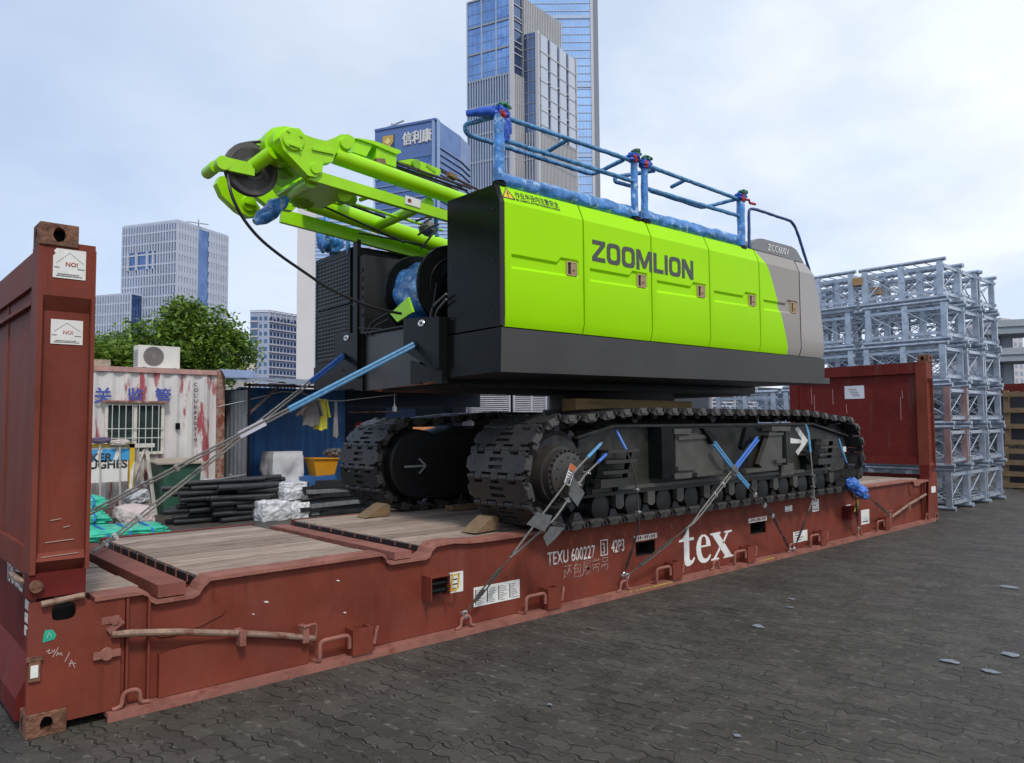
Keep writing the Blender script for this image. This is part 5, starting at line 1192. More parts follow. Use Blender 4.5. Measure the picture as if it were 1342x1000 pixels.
    for z, x0, x1 in ((.95, .07, .20), (.88, .05, .22), (.865, .03, .17), (1.02, .15, .18), (1.06, .09, .14)):
        k = MB(); k.bar((x0, .047 if z > .9 else .03, z), (x1, .047 if z > .9 else .03, z+.006), .004, .004); build('scratch', k, M('scratch', (.42, .27, .22), .8), p, smooth=0)
    # near end sill (facing outwards) with painted number
    k = MB(); k.box((.06, .17, .33), (.14, YB-.16, .76)); k.prism([(.06, .17, .33), (-.02, .17, .16), (-.02, .17, .05), (.14, .17, .05), (.14, .17, .33)], (0, YB-.33, 0)); sl_ = build('end_sill', k, RED_DARK, RK, smooth=0)
    text('lettering', 'TEXU 600227', (.058, 1.02, .63), (0, -1, 0), (0, 0, 1), .11, WHITE_WORN, sl_, bold=.012, xs=.62)
    for i in range(3):
        k = MB(); k.box((.055, .33+i*.13*0+.0, .56-i*.07), (.058, .43, .61-i*.07)); build('painted_block', k, WHITE_WORN, sl_, smooth=0)
    k = MB(); k.tube(rounded([(.05, .26, .72), (.0, .26, .74), (.0, .52, .74), (.05, .52, .72)], .03), .016, n=8); build('lift_bar', k, BARE, sl_)

    # ---- far end wall
    k = MB(); k.box((11.98, .17, .86), (12.05, YB-.02, 2.36)); fw = build('end_wall', k, RED_DARK, RK, smooth=0)
    for a, b in (((11.93, .165, 2.30), (12.10, YB, 2.473)), ((11.94, .165, .86), (12.09, YB, .98))):
        k = MB(); k.box(a, b); build('wall_rail', k, RED_DARK, fw, bevel=.008, smooth=0)
    k = MB(); k.box((11.94, YB-.15, .86), (12.15, YB+.01, 2.473)); k.box((11.96, YB-.22, .98), (11.981, YB-.16, 2.30)); build('far_post', k, RED_DARK, fw, smooth=0)
    post(11.925, 12.19)
    k = MB(); a, b = Xp(1107, 523, 11.97), Xp(1132, 505, 11.97); k.box((11.975, b.y, a.z), (11.979, a.y, b.z)); o = build('notice_sticker', k, M('pale blue paper', (.60, .62, .66), .7, var=.06), fw, smooth=0)
    q = MB(); w = a.y-b.y; h = b.z-a.z
    for i in range(5): q.box((11.973, b.y+w*(.2+.05*i), a.z+h*(.2+.13*i)), (11.974, b.y+w*(.6+.05*i), a.z+h*(.23+.13*i)))
    build('print', q, INK, o, smooth=0)
    # scratches running down the wall
    for (px, y0, y1) in ((1063, 508, 530), (1067, 518, 546), (1091, 510, 530), (1109, 530, 542), (1182, 512, 522), (1180, 520, 550)):
        a, b = Xp(px, y0, 11.978), Xp(px+1, y1, 11.978); k = MB(); k.bar(a, b, .010, .002, up=(1, 0, 0)); build('scratch', k, M('pink scratch', (.38, .20, .19), .8), fw, smooth=0)
    k = MB(); pts = [(12.19, .118), (12.19, .75), (12.0, .74), (11.86, .60), (11.77, .05), (12.01, .05), (12.01, .118)]
    k.plate([(x, .004, z) for x, z in pts], [], (0, .014, 0)); gp2 = build('gusset_plate', k, RED, RK, smooth=0)
    k = MB(); k.box((11.92, .02, .05), (12.17, .16, .86)); build('hinge_block', k, RED_DARK, gp2, smooth=0)
    a, b = Yp(1221, 646, -.002), Yp(1226, 637, -.002); k = MB(); k.box((a.x, -.002, a.z), (b.x, .003, b.z)); build('sticker', k, PAPER, gp2, smooth=0)
    k = MB(); k.box((12.1, .17, .05), (12.18, YB-.05, .70)); build('end_sill', k, RED_DARK, RK, smooth=0)
flat_rack()
# ================================================================== CRAWLER CRANE
CR = thing('crawler_crane', 'lime green and grey crawler crane without its main boom, lashed on the flat rack', 'crane', (6.2, 1.35, .668))
TU = Matrix.Translation((3.0, -.15, 0)) @ Matrix.Rotation(R(-2.05), 4, 'Z')
TUI = TU.inverted()
def Uv(px, py, v):      # photo point on the upper structure's plane v
    a = TUI @ CP; d = TUI.to_3x3() @ _ray(px, py); return a+d*((v-a.y)/d.y)
def Uu(px, py, u):
    a = TUI @ CP; d = TUI.to_3x3() @ _ray(px, py); return a+d*((u-a.x)/d.x)

def two_tone():
    m, n, l, b = node_mat('lime and grey door paint')
    t = n.new('ShaderNodeTexCoord'); s = n.new('ShaderNodeSeparateXYZ'); g = n.new('ShaderNodeNewGeometry'); mp = n.new('ShaderNodeMapping'); mp.vector_type = 'POINT'
    # crane coordinates from the object's own coordinates (object origin is the crane base)
    mp.inputs['Location'].default_value = (6.2, 1.35, 0); l.new(t.outputs['Object'], mp.inputs['Vector']); l.new(mp.outputs[0], s.inputs[0])
    zz = n.new('ShaderNodeMath'); zz.operation = 'ADD'; zz.inputs[1].default_value = .668; l.new(s.outputs['Z'], zz.inputs[0])
    # boundary u_b(z) = curve through the photo's points
    rp = n.new('ShaderNodeFloatCurve'); c = rp.mapping.curves[0]
    pts = [(2.25, 4.095), (2.30, 4.081), (2.57, 4.001), (2.895, 3.864), (3.10, 3.765), (3.212, 3.700), (3.30, 3.615), (3.36, 3.565), (3.42, 3.52)]
    c.points[0].location = ((pts[0][0]-2.2)/1.3, pts[0][1]-3.4); c.points[1].location = ((pts[-1][0]-2.2)/1.3, pts[-1][1]-3.4)
    for z, u in pts[1:-1]: c.points.new((z-2.2)/1.3, u-3.4)
    rp.mapping.update()
    z1 = n.new('ShaderNodeMath'); z1.operation = 'MULTIPLY_ADD'; z1.inputs[1].default_value = 1/1.3; z1.inputs[2].default_value = -2.2/1.3; l.new(zz.outputs[0], z1.inputs[0]); l.new(z1.outputs[0], rp.inputs['Value'])
    # u from world-ish coordinates
    ca, sa = math.cos(R(-2.05)), math.sin(R(-2.05))
    ux = n.new('ShaderNodeMath'); ux.operation = 'MULTIPLY_ADD'; ux.inputs[1].default_value = ca; ux.inputs[2].default_value = -3.0*ca+.15*sa-3.4; l.new(s.outputs['X'], ux.inputs[0])
    uy = n.new('ShaderNodeMath'); uy.operation = 'MULTIPLY_ADD'; uy.inputs[1].default_value = sa; l.new(s.outputs['Y'], uy.inputs[0]); l.new(ux.outputs[0], uy.inputs[2])
    gt = n.new('ShaderNodeMath'); gt.operation = 'GREATER_THAN'; l.new(uy.outputs[0], gt.inputs[0]); l.new(rp.outputs[0], gt.inputs[1])
    mx_ = n.new('ShaderNodeMix'); mx_.data_type = 'RGBA'; l.new(gt.outputs[0], mx_.inputs[0]); mx_.inputs[6].default_value = (.36, .77, .001, 1); mx_.inputs[7].default_value = (.33, .30, .28, 1)
    l.new(mx_.outputs[2], b.inputs['Base Color']); b.inputs['Roughness'].default_value = .42; b.inputs['Specular IOR Level'].default_value = .12
    return m
TWOTONE = two_tone()

ZB, Z1, Z2, ZT = 2.285, 2.365, 3.245, 3.385
def prof(z):    # inset of the panel surface against height
    if z < Z1: return .028*(Z1-z)/(Z1-ZB)
    if z > Z2: return .060*(z-Z2)/(ZT-Z2)
    return 0.
def panel(u0, u1, mat, name='side_panel', slot=True, top=lambda u: ZT):
    k = MB()
    b = lambda u, z: (u, prof(z), z)
    for za, zb in ((ZB, Z1), (Z2, ZT)):
        k.face([b(u0, za), b(u1, za), b(u1, zb), b(u0, zb)])
    w = u1-u0
    if slot:
        s0, s1 = u0+.065, u1-.055
        R0 = [(s0, 2.735), (s1, 2.745), (s1+.01, 2.755), (s1+.01, 2.88), (s1-.01, 2.895), (s1-.20, 2.895), (s1-.245, 2.85), (s0, 2.85)]
        ctr = V3(((s0+s1)/2, 0, 2.80))
        R1 = [(s0+.012, 2.757), (s1-.006, 2.767), (s1-.004, 2.770), (s1-.004, 2.868), (s1-.012, 2.876), (s1-.192, 2.876), (s1-.237, 2.828), (s0+.012, 2.828)]
        o = [(u0, Z1), (u1, Z1), (u1, Z2), (u0, Z2)]
        es = []; vs_ = []
        for L in (o, R0):
            vv = [k._v((u, 0, z)) for u, z in L]; vs_.append(vv)
            for i in range(len(vv)): es.append(k.bm.edges.new((vv[i], vv[(i+1) % len(vv)])))
        bmesh.ops.triangle_fill(k.bm, use_beauty=True, edges=es)
        inn = [k._v((u, .016, z)) for u, z in R1]; vv = vs_[1]
        for i in range(len(vv)): k.bm.faces.new((vv[i], vv[(i+1) % len(vv)], inn[(i+1) % len(vv)], inn[i]))
        k.bm.faces.new(inn)
    else: k.face([(u0, 0, Z1), (u1, 0, Z1), (u1, 0, Z2), (u0, 0, Z2)])
    # returns at the joints
    for u in (u0, u1):
        k.face([(u, prof(ZB), ZB), (u, 0, Z1), (u, 0, Z2), (u, prof(ZT), ZT), (u, .12, ZT), (u, .12, ZB)])
    k.face([(u0, prof(ZT), ZT), (u1, prof(ZT), ZT), (u1, .12, ZT), (u0, .12, ZT)])
    bmesh.ops.remove_doubles(k.bm, verts=k.bm.verts[:], dist=1e-4)
    p = build(name, k, mat, CR, smooth=20)
    if slot:
        c = V3((u1-.128, .004, 2.815)); k = MB()
        # handle bezel: frame, dark pocket, tan paddle
        for a, b_ in (((-.058, -.058), (.058, -.050)), ((-.058, .050), (.058, .058)), ((-.058, -.050), (-.050, .050)), ((.050, -.050), (.058, .050))): k.box((c.x+a[0], -.003, c.z+a[1]), (c.x+b_[0], .015, c.z+b_[1]))
        h = build('door_handle', k, M('tan handle rim', (.50, .36, .19), .45), p, smooth=0)
        k = MB(); k.box((c.x-.049, .010, c.z-.049), (c.x-.012, .0155, c.z+.049)); build('handle_pocket', k, BLACK_DEEP, h, smooth=0)
        k = MB(); k.box((c.x-.011, .0, c.z-.047), (c.x+.047, .014, c.z+.047)); k.cyl((c.x+.016, -.004, c.z-.012), (c.x+.016, .0, c.z-.012), .011, n=12); build('handle_paddle', k, M('tan handle', (.36, .25, .13), .5), h, bevel=.003)
        k = MB(); k.cyl((c.x+.016, -.0055, c.z-.012), (c.x+.016, -.0042, c.z-.012), .008, n=10); build('key_hole', k, BLACK_DEEP, h, smooth=0)
    return p
def wordmark(u0, u1, z0, z1):
    L = []; s, t = .25, .205
    def ring(w):
        c = .24; o = [(c, 0), (w-c, 0), (w-.07, .07), (w, c), (w, 1-c), (w-.07, .93), (w-c, 1), (c, 1), (.07, .93), (0, 1-c), (0, c), (.07, .07)]
        i = [(s+.09, t), (w-s-.09, t), (w-s, t+.10), (w-s, 1-t-.10), (w-s-.09, 1-t), (s+.09, 1-t), (s, 1-t-.10), (s, t+.10)]
        return o, [i]
    L.append(('Z', .92, [(0, 0), (.92, 0), (.92, t), (.32, t), (.92, 1-t), (.92, 1), (.02, 1), (.02, 1-t), (.60, 1-t), (0, t)], []))
    for ch in 'OO': o, h = ring(.98); L.append((ch, .98, o, h))
    L.append(('M', 1.24, [(0, 0), (.235, 0), (.235, .62), (.50, .10), (.74, .10), (1.005, .62), (1.005, 0), (1.24, 0), (1.24, 1), (.94, 1), (.62, .40), (.30, 1), (0, 1)], []))
    L.append(('L', .80, [(0, 0), (.80, 0), (.80, t), (s, t), (s, 1), (0, 1)], []))
    L.append(('I', s, [(0, 0), (s, 0), (s, 1), (0, 1)], []))
    o, h = ring(.98); L.append(('O', .98, o, h))
    L.append(('N', 1.0, [(0, 0), (.24, 0), (.24, .60), (.70, 0), (1.0, 0), (1.0, 1), (.76, 1), (.76, .40), (.30, 1), (0, 1)], []))
    gap = .115; tot = sum(a[1] for a in L)+gap*(len(L)-1); sc = (u1-u0)/tot; x = u0
    for ch, w, o, h in L:
        f = lambda P: [(x+a*sc, -.003, z0+b*(z1-z0)) for a, b in P]
        k = MB(); k.plate(f(o), [f(q) for q in h], (0, .0025, 0)); build('letter', k, LETTER, CR, smooth=0); x += (w+gap)*sc
def upper():
    XF[0] = TU
    seams = [.0, .888, 1.763, 2.645, 3.528, 4.345]; g = .008
    P = []
    for i in range(5):
        P.append(panel(seams[i]+(.035 if i == 0 else g), seams[i+1]-g, TWOTONE if i == 4 else GREEN))
    # grey end: sloping front edge
    k = MB(); zz = [ZB, Z1, 2.6, 2.9, 3.1, Z2, 3.37]; ub = [4.86, 4.86, 4.845, 4.79, 4.73, 4.665, 4.58]
    for (za, ua), (zb, uc) in zip(zip(zz, ub), zip(zz[1:], ub[1:])):
        k.face([(4.353, prof(za), za), (ua, prof(za), za), (uc, prof(zb), zb), (4.353, prof(zb), zb)])
        k.face([(ua, prof(za), za), (ua+.02, 1.1, za), (uc+.02, 1.1, zb), (uc, prof(zb), zb)])
    k.face([(4.353, prof(3.37), 3.37), (4.58, prof(3.37), 3.37), (4.6, 1.1, 3.37), (4.353, 1.1, 3.37)])
    bmesh.ops.remove_doubles(k.bm, verts=k.bm.verts[:], dist=1e-4); build('front_panel', k, GREYPAINT, CR, smooth=20)
    # cap with model number
    k = MB(); capo = [(3.49, 3.392), (3.535, 3.47), (3.60, 3.515), (3.70, 3.532), (4.30, 3.532), (4.40, 3.51), (4.56, 3.376), (4.0, 3.388)]
    k.prism([(u, .055, z) for u, z in capo], (0, 1.0, 0)); cp = build('roof_cap', k, CAPGREY, CR, bevel=.012)
    a = Uv(1010, 330, .054); text('model_lettering', 'ZCC600V', (3.80, .053, 3.418), (1, 0, 0), (0, 0, 1), .077, WHITE, cp, bold=.0, xs=.90, spacing=1.12)
    # lettering on the panels
    wordmark(.99, 2.385, 2.915, 3.098)
    # warning notice
    k = MB(); a, b, c = [Uv(*q, .0) for q in ((658, 256), (671, 258.5), (664, 243))]
    yv = lambda z: prof(z)-.003
    k.prism([(.03, yv(3.29), 3.285), (.155, yv(3.29), 3.285), (.0925, yv(3.372), 3.375)], (0, .002, 0)); o = build('warning_triangle', k, YELLOW, CR, smooth=0)
    k = MB(); k.bar((.0925, yv(3.31)-.002, 3.318), (.0925, yv(3.35)-.002, 3.348), .010, .002); k.bar((.0925, yv(3.3)-.002, 3.300), (.0925, yv(3.31)-.002, 3.308), .010, .002)
    for a, b in (((.03, 3.285), (.155, 3.285)), ((.155, 3.285), (.0925, 3.375)), ((.0925, 3.375), (.03, 3.285))): k.bar((a[0], yv(a[1])-.001, a[1]), (b[0], yv(b[1])-.001, b[1]), .007, .002, up=(0, 1, 0))
    build('print', k, INK, o, smooth=0)
    sl_ = V3((0, .060, .14)).normalized()
    text('warning_text', '作业半径内注意安全', (.168, yv(3.315), 3.312), (1, 0, 0), sl_, .050, LETTER, CR, nrm_off=.002, bold=.0, fit=.47)
    text('warning_text', 'BE CAREFUL IN THE WORKING RADIUS', (.168, yv(3.285), 3.282), (1, 0, 0), sl_, .020, LETTER, CR, nrm_off=.002, bold=.006, fit=.47)
    # roof deck, body core, rear black panel
    k = MB(); k.box((.02, .08, 2.30), (4.34, .69, 3.36)); k.box((1.6, .69, 2.43), (4.34, 1.02, 3.30)); build('body_core', k, BLACK_DEEP, CR, smooth=0)
    k = MB(); k.box((.04, .065, 3.361), (3.5, .70, 3.384)); build('roof_deck', k, BLACK, CR, smooth=0)
    k = MB(); RV = .705
    k.prism([(-.006, .02, 2.285), (-.006, RV, 2.285), (-.006, RV, 3.405), (-.006, .052, 3.392), (-.006, .0, 3.24)], (.02, 0, 0)); rp = build('rear_panel', k, BLACK, CR, bevel=.004)
    k = MB(); k.prism([(-.01, .0, 2.287), (-.01, .0, 3.24), (-.01, .055, 3.39), (.03, .055, 3.392), (.03, -.001, 3.245), (.03, -.001, 2.287)], (0, .012, 0)); build('edge_trim', k, BLACK_DEEP, rp, smooth=0)
    k = MB()
    for v, z in ((.09, 3.2), (.09, 2.8), (.09, 2.4), (.63, 3.2), (.63, 2.85), (.63, 2.4)): k.cyl((-.012, v, z), (-.004, v, z), .010, n=8)
    build('bolt', k, BLACK_DEEP, rp)
    k = MB(); k.box((.014, RV-.012, 2.2), (1.3, RV, 3.38)); build('inner_wall', k, BLACK, CR, smooth=0)
    # skirt
    k = MB(); k.hexa([(-.004, .02, 1.935), (4.87, .02, 1.985), (4.87, .95, 1.985), (-.004, .95, 1.935), (-.004, .004, 2.272), (4.875, .004, 2.275), (4.875, .95, 2.275), (-.004, .95, 2.272)]); build('side_skirt', k, SKIRT, CR, bevel=.012)
    k = MB(); k.prism([(-.012, .015, 1.937), (-.012, .708, 1.925), (-.012, .708, 2.272), (-.012, .003, 2.268)], (.01, 0, 0)); build('rear_skirt', k, BLACK, CR, bevel=.003)
    k = MB(); k.box((4.87, .05, 1.99), (5.06, .30, 2.06)); build('step_plate', k, SKIRT, CR, bevel=.006)
    # main frame
    k = MB(); k.box((.0, .95, 1.90), (4.9, 1.15, 2.42)); k.box((.0, 2.05, 1.90), (4.9, 2.25, 2.42)); k.box((.02, 1.15, 1.9), (4.6, 2.05, 2.0)); build('main_frame', k, BLACK, CR, smooth=0)
    k = MB(); k.box((.3, .95, 1.875), (4.8, 2.3, 1.90)); build('belly_plate', k, BLACK_DEEP, CR, smooth=0)
    # rear brackets and cross plate
    k = MB(); k.prism([(-.03, 1.08, 1.89), (-.03, 2.09, 1.87), (-.03, 2.09, 2.41), (-.03, 1.10, 2.40)], (.03, 0, 0)); cpl = build('cross_plate', k, M('worn black plate', (.030, .027, .025), .35, var=.4, scale=2, second=(.085, .05, .038), samt=.34, sscale=2), CR, bevel=.004)
    k = MB(); k.tube([(-.035, 1.08, 2.41), (-.035, 2.09, 2.42)], .018, n=8); k.box((-.06, 2.05, 1.87), (-.0, 2.10, 2.42)); build('stiffener', k, BLACK, cpl)
    for (v0, v1) in ((.712, 1.26), (2.10, 2.56)):
        k = MB(); vm = v1
        k.prism([(-.09, v0, 2.0), (-.09, v0+.10, 2.0), (-.09, vm, 2.19), (-.09, vm, 2.47), (-.09, v0, 2.43)], (.085, 0, 0)); br = build('lashing_bracket', k, BLACK, CR, bevel=.006)
        k = MB(); k.tube([V3((-.093, (v0+vm)/2-.02+.035*math.cos(a), 2.40+.02*math.sin(a))) for a in [i*2*math.pi/14 for i in range(14)]], .012, n=6, closed=True); build('lug', k, CLIP, br)
        k = MB(); k.cyl((-.098, vm-.19, 2.225), (-.085, vm-.19, 2.225), .035, n=14); build('lug_hole', k, HOLE, br, smooth=0)
        k = MB(); k.box((-.06, v0, 1.88), (.0, v0+.10, 2.0)); k.prism([(-.05, v0+.10, 1.9), (-.05, vm-.05, 1.9), (-.05, vm-.05, 2.1), (-.05, v0+.10, 2.0)], (.05, 0, 0)); build('bracket_foot', k, BLACK, br, smooth=0)
    # radiator box with perforated grilles
    v0, v1, zb, zt = 2.36, 3.225, 2.17, 3.36
    k = MB(); k.box((.012, v0, zb), (1.6, v1, zt-.02)); k.box((-.004, v0-.10, 1.93), (1.6, v1-.0, 2.165)); rb = build('radiator_box', k, BLACK, CR, bevel=.006, smooth=0)
    k = MB(); k.box((.0, v0-.09, 2.165), (.04, v0-.002, zt+.03)); build('side_frame', k, BLACK, rb, smooth=0)
    for (za, zc) in ((2.24, 2.72), (2.80, 3.28)):
        k = MB(); va, vb = v0+.09, v1-.08; nz, nv = 12, 20
        for i in range(nz+1): z = za+(zc-za)*i/nz; k.box((-.006, va, z-.0055), (.0, vb, z+.0055))
        for i in range(nv+1): v = va+(vb-va)*i/nv; k.box((-.0055, v-.006, za), (.0005, v+.006, zc))
        build('grille', k, M('grille black', (.022, .023, .024), .4, var=.3), rb, smooth=0)
        k = MB(); k.box((.002, va-.004, za), (.010, vb+.004, zc)); build('grille_void', k, HOLE, rb, smooth=0)
        k = MB()
        for a, b in (((va-.05, za-.03), (vb+.03, za-.008)), ((va-.05, zc+.008), (vb+.03, zc+.03)), ((va-.05, za-.008), (va-.007, zc+.008)), ((vb+.007, za-.008), (vb+.03, zc+.008))): k.box((-.010, a[0], a[1]), (.01, b[0], b[1]))
        build('grille_frame', k, BLACK, rb, smooth=0)
    # side wall of the machinery well seen past the radiator
    k = MB(); k.box((.02, v0-.20, 2.42), (1.6, v0-.10, 3.22)); k.box((.9, 1.0, 2.42), (.95, 2.2, 3.1)); build('well_wall', k, BLACK_DEEP, CR, smooth=0)
    k = MB()
    for i in range(6):
        for j in range(5): k.box((.015, 2.18+.0*j-.0, 2.6+i*.09), (.018, 2.2, 2.64+i*.09))
    build('well_vent', k, BLACK, CR, smooth=0)
    # blue film on top of the radiator
    for (px0, px1, py0, py1, s) in ((418, 432, 288, 328, 1), (428, 446, 310, 330, 2)):
        a, b = Uv(px0, py1, 2.9), Uv(px1, py0, 2.9); k = MB(); k.blob(((a.x+b.x)/2, 2.9, (a.z+b.z)/2), ((b.x-a.x)/2+.02, .12, (b.z-a.z)/2+.03), amp=.3, freq=3.5, seed=s); build('plastic_wrap', k, BLUEWRAP, CR, smooth=60)
    a = Uv(456, 322, 2.45); k = MB(); k.blob(a, (.02, .03, .09), amp=.4, seed=4); build('plastic_wrap', k, BLUEWRAP, CR, smooth=60)

    # winch drum
    D0 = V3((.33, 1.08, 2.77)); k = MB()
    k.lathe(D0, (0, 1, 0), [(0, .38), (.03, .385), (.035, .20), (.05, .2)], 48); k.lathe(D0-V3((0, .06, 0)), (0, 1, 0), [(0, .12), (.04, .13), (.06, .22)], 24); dr = build('winch_drum', k, BLACK, CR)
    k = MB(); k.lathe(D0+V3((0, .53, 0)), (0, 1, 0), [(0, .19), (.02, .38), (.055, .385), (.06, .15)], 48); build('drum_flange', k, BLACK, dr)
    k = MB(); N, Mw = 60, 14; G = []
    for j in range(Mw+1):
        v = .036+j/Mw*.50; ring = []
        for i in range(N):
            a = i*2*math.pi/N; rr = .30+.020*noise.noise(V3((math.cos(a)*3.2, v*5, math.sin(a)*3.2)))+.006*math.sin(a*9+v*20)
            ring.append(k._v(D0+V3((math.cos(a)*rr, v, math.sin(a)*rr))))
        G.append(ring)
    for j in range(Mw):
        for i in range(N): k.bm.faces.new((G[j][i], G[j][(i+1) % N], G[j+1][(i+1) % N], G[j+1][i]))
    build('rope_wrap', k, BLUEWRAP, dr, smooth=60)
    k = MB()
    for rr in (.26, .17): k.tube([D0+V3((math.cos(a)*rr, -.004, math.sin(a)*rr)) for a in [i*2*math.pi/36 for i in range(36)]], .008, n=6, closed=True)
    for i in range(8): a = i*math.pi/4; k.cyl(D0+V3((math.cos(a)*.15, -.07, math.sin(a)*.15)), D0+V3((math.cos(a)*.15, -.0, math.sin(a)*.15)), .014, n=8)
    build('drum_ribs', k, BLACK, dr)
    k = MB(); k.prism([(-.07, 1.52, 2.55), (-.07, 1.22, 2.66), (-.07, 1.14, 2.52), (-.07, 1.40, 2.46)], (.02, 0, 0)); build('rope_guide', k, GREEN_BOOM, CR, smooth=0)
    # hoses near the drum
    for pts, r_ in ((((585, 385), (567, 402), (563, 418), (572, 428)), .010), (((585, 392), (572, 408), (570, 420), (583, 430)), .010), (((480, 440), (486, 424), (500, 415), (518, 406)), .009), (((484, 440), (492, 427), (510, 418)), .008), (((572, 372), (566, 412)), .007), (((470, 430), (500, 431)), .006)):
        k = MB(); k.tube(rounded([Uu(px, py, -.05+.02*i) for i, (px, py) in enumerate(pts)], .06), r_, n=8); build('hose', k, RUBBER if r_ < .0095 else M('grey hose', (.12, .115, .11), .5), CR)

    # walkway rolls and guard rails
    RT = .0195; T1 = 3.950
    for (a, b, seed) in ((.085, 1.60, 1), (1.80, 3.32, 2)):
        k = MB(); path = resample([(a, .13, 3.455), (b, .13, 3.455)], .022); k.tube(path, .070, n=22, wob=.22, seed=seed*10, wf=9); build('wrapped_walkway', k, BLUEWRAP, CR, smooth=60)
    def rail(pts, name='rail_tube', r=RT, par=None, mat=BLUERAIL, seed=0):
        k = MB(); k.tube(resample(rounded(pts, .07), .03), r, n=10, wob=.22, seed=seed); return build(name, k, mat, par or CR, smooth=60)
    def postw(u, z0, z1, w=.034):
        k = MB(); path = resample([(u, .075, z0), (u, .075, z1)], .02); k.tube(path, w, n=14, wob=.16, seed=u*7, wf=11); p = build('rail_post', k, BLUEWRAP, CR, smooth=60)
        f = MB(); f.box((u-.04, .05, z0-.035), (u+.05, .11, z0-.002)); build('post_foot', f, BLACK, p, smooth=0)
        return p
    gr1 = postw(.045, 3.425, 3.95, .045); p2 = postw(1.635, 3.42, 3.94); p3 = postw(1.775, 3.42, 3.93); p4 = postw(3.335, 3.40, 3.90, .042)
    rail([(.05, .075, T1), (1.62, .075, 3.935)], seed=1); rail([(.05, .075, 3.765), (1.62, .075, 3.745)], seed=2)
    rail([(1.79, .075, 3.935), (3.32, .075, 3.895)], seed=3); rail([(1.79, .075, 3.715), (3.32, .075, 3.715)], seed=4)
    v = .40
    i0, i1, i2, i3 = Uv(609, 163, v), Uv(611, 176, v), Uv(660, 192, v), Uv(777, 229, v)
    rail([(.05, .09, 3.95), i0, i1, i2, i3, (1.515, .09, 3.93)], seed=5); m1 = Uv(712, 202, v)
    rail([(.80, .09, 3.94), m1], seed=6)
    j0, j1, j2 = Uv(852, 251, v), Uv(922, 273, v), Uv(860, 253, v)
    rail([(1.95, .09, 3.92), Uv(806, 232, .35), Uv(806, 238, .35), Uv(835, 246, .3)], seed=7)
    rail([Uv(852, 250, .35), Uv(860, 252.5, .35), Uv(921, 272.5, .35), (3.26, .09, 3.89)], seed=8)
    rail([(2.40, .09, 3.918), Uv(880, 245, .3)], seed=9)
    rail([(3.475, .075, 3.40), (3.485, .075, 3.825), (3.60, .075, 3.845), (4.36, .075, 3.835), (4.46, .075, 3.74), (4.83, .075, 3.12), (4.875, .075, 2.86)], r=.016, seed=10, mat=M('blue painted rail', (.02, .06, .20), .4, var=.3))
    # cloth and tape knots on the posts
    def knot(u, z, s):
        for i, (mat, off, rad, nm) in enumerate(((BLUECLOTH, (0, 0, 0), (.075, .055, .055), 'cloth_knot'), (GREENTAPE, (.02, -.01, .045), (.055, .05, .038), 'tape_knot'), (REDTAPE, (-.01, -.035, -.015), (.03, .02, .04), 'tape_knot'))):
            k = MB(); k.blob((u+off[0], .07+off[1], z+off[2]), rad, amp=.5, freq=3.5, seed=s+i); build(nm, k, mat, CR, smooth=60)
    knot(.06, 3.97, 1); knot(1.625, 3.965, 5); knot(1.775, 3.94, 9); knot(3.33, 3.92, 13)
    k = MB(); k.tube(resample([(.03, .08, 3.97), Uv(630, 147, .2), Uv(612, 149, .3)], .03), [.045, .05, .045, .04, .035, .03, .028, .026, .024, .022, .02][:len(resample([(.03, .08, 3.97), Uv(630, 147, .2), Uv(612, 149, .3)], .03))]+[.02]*0 if len(resample([(.03, .08, 3.97), Uv(630, 147, .2), Uv(612, 149, .3)], .03)) <= 11 else .03, n=10, wob=.3); build('cloth_wrap', k, BLUECLOTH, CR, smooth=60)
    k = MB(); k.blob((.10, .05, 3.86), (.055, .02, .11), amp=.5, seed=31); build('cloth_flap', k, BLUECLOTH, CR, smooth=60)
    k = MB(); k.tube([(3.36, .06, 3.90), (3.42, .03, 3.90), (3.47, .05, 3.88), (3.53, .02, 3.87)], .014, n=6); build('tape_tail', k, REDTAPE, CR)

    # ---------------- A-frame (gantry) folded over the rear
    def gtube(p, q, r, name='gantry_tube', mat=GREEN_BOOM, n=20, par=None):
        k = MB(); k.cyl(p, q, r, n=n); return build(name, k, mat, par or CR)
    NV, FV = .95, 2.15
    Nn = lambda px, py, v=NV: Uv(px, py, v)
    gtube(Nn(438, 204), Nn(615, 266), .066); 
    k = MB(); a, b = Nn(404, 229), Nn(640, 300); k.bar(a, b, .05, .088); nb = build('gantry_bar', k, GREEN_BOOM, CR, bevel=.004)
    a, b = Nn(531, 259, .92), Nn(550, 270, .92); d = (Nn(640, 300, .92)-Nn(404, 229, .92)).normalized(); up = V3((0, -1, 0)).cross(d) * -1
    k = MB(); c = Nn(541, 264.5, .92); k.obox(c, d*.075, V3((0, .003, 0)), d.cross(V3((0, 1, 0))).normalized()*.036); o = build('makers_plate', k, PAPER, nb, smooth=0)
    k = MB(); c2 = c-d*.035; k.cyl(c2-V3((0, .005, 0)), c2-V3((0, .002, 0)), .018, n=14); build('print', k, M('maroon ink', (.20, .03, .03), .6), o, smooth=0)
    # near head plate
    def headplate(pts, v, th, name, mat=GREEN_BOOM):
        k = MB(); q = [Uv(px, py, v) for px, py in pts]; k.prism([tuple(p) for p in q], (0, th, 0)); return build(name, k, mat, CR, bevel=.006)
    hp = headplate([(366, 180), (372, 172), (382, 167), (392, 168), (399, 176), (412, 181), (427, 184.5), (437, 181), (447, 176), (457, 176), (464, 180), (466, 189), (460, 196), (440, 201), (436, 212), (424, 214), (422, 226), (414, 232), (404, 230), (371, 195)], .90, .10, 'gantry_head')
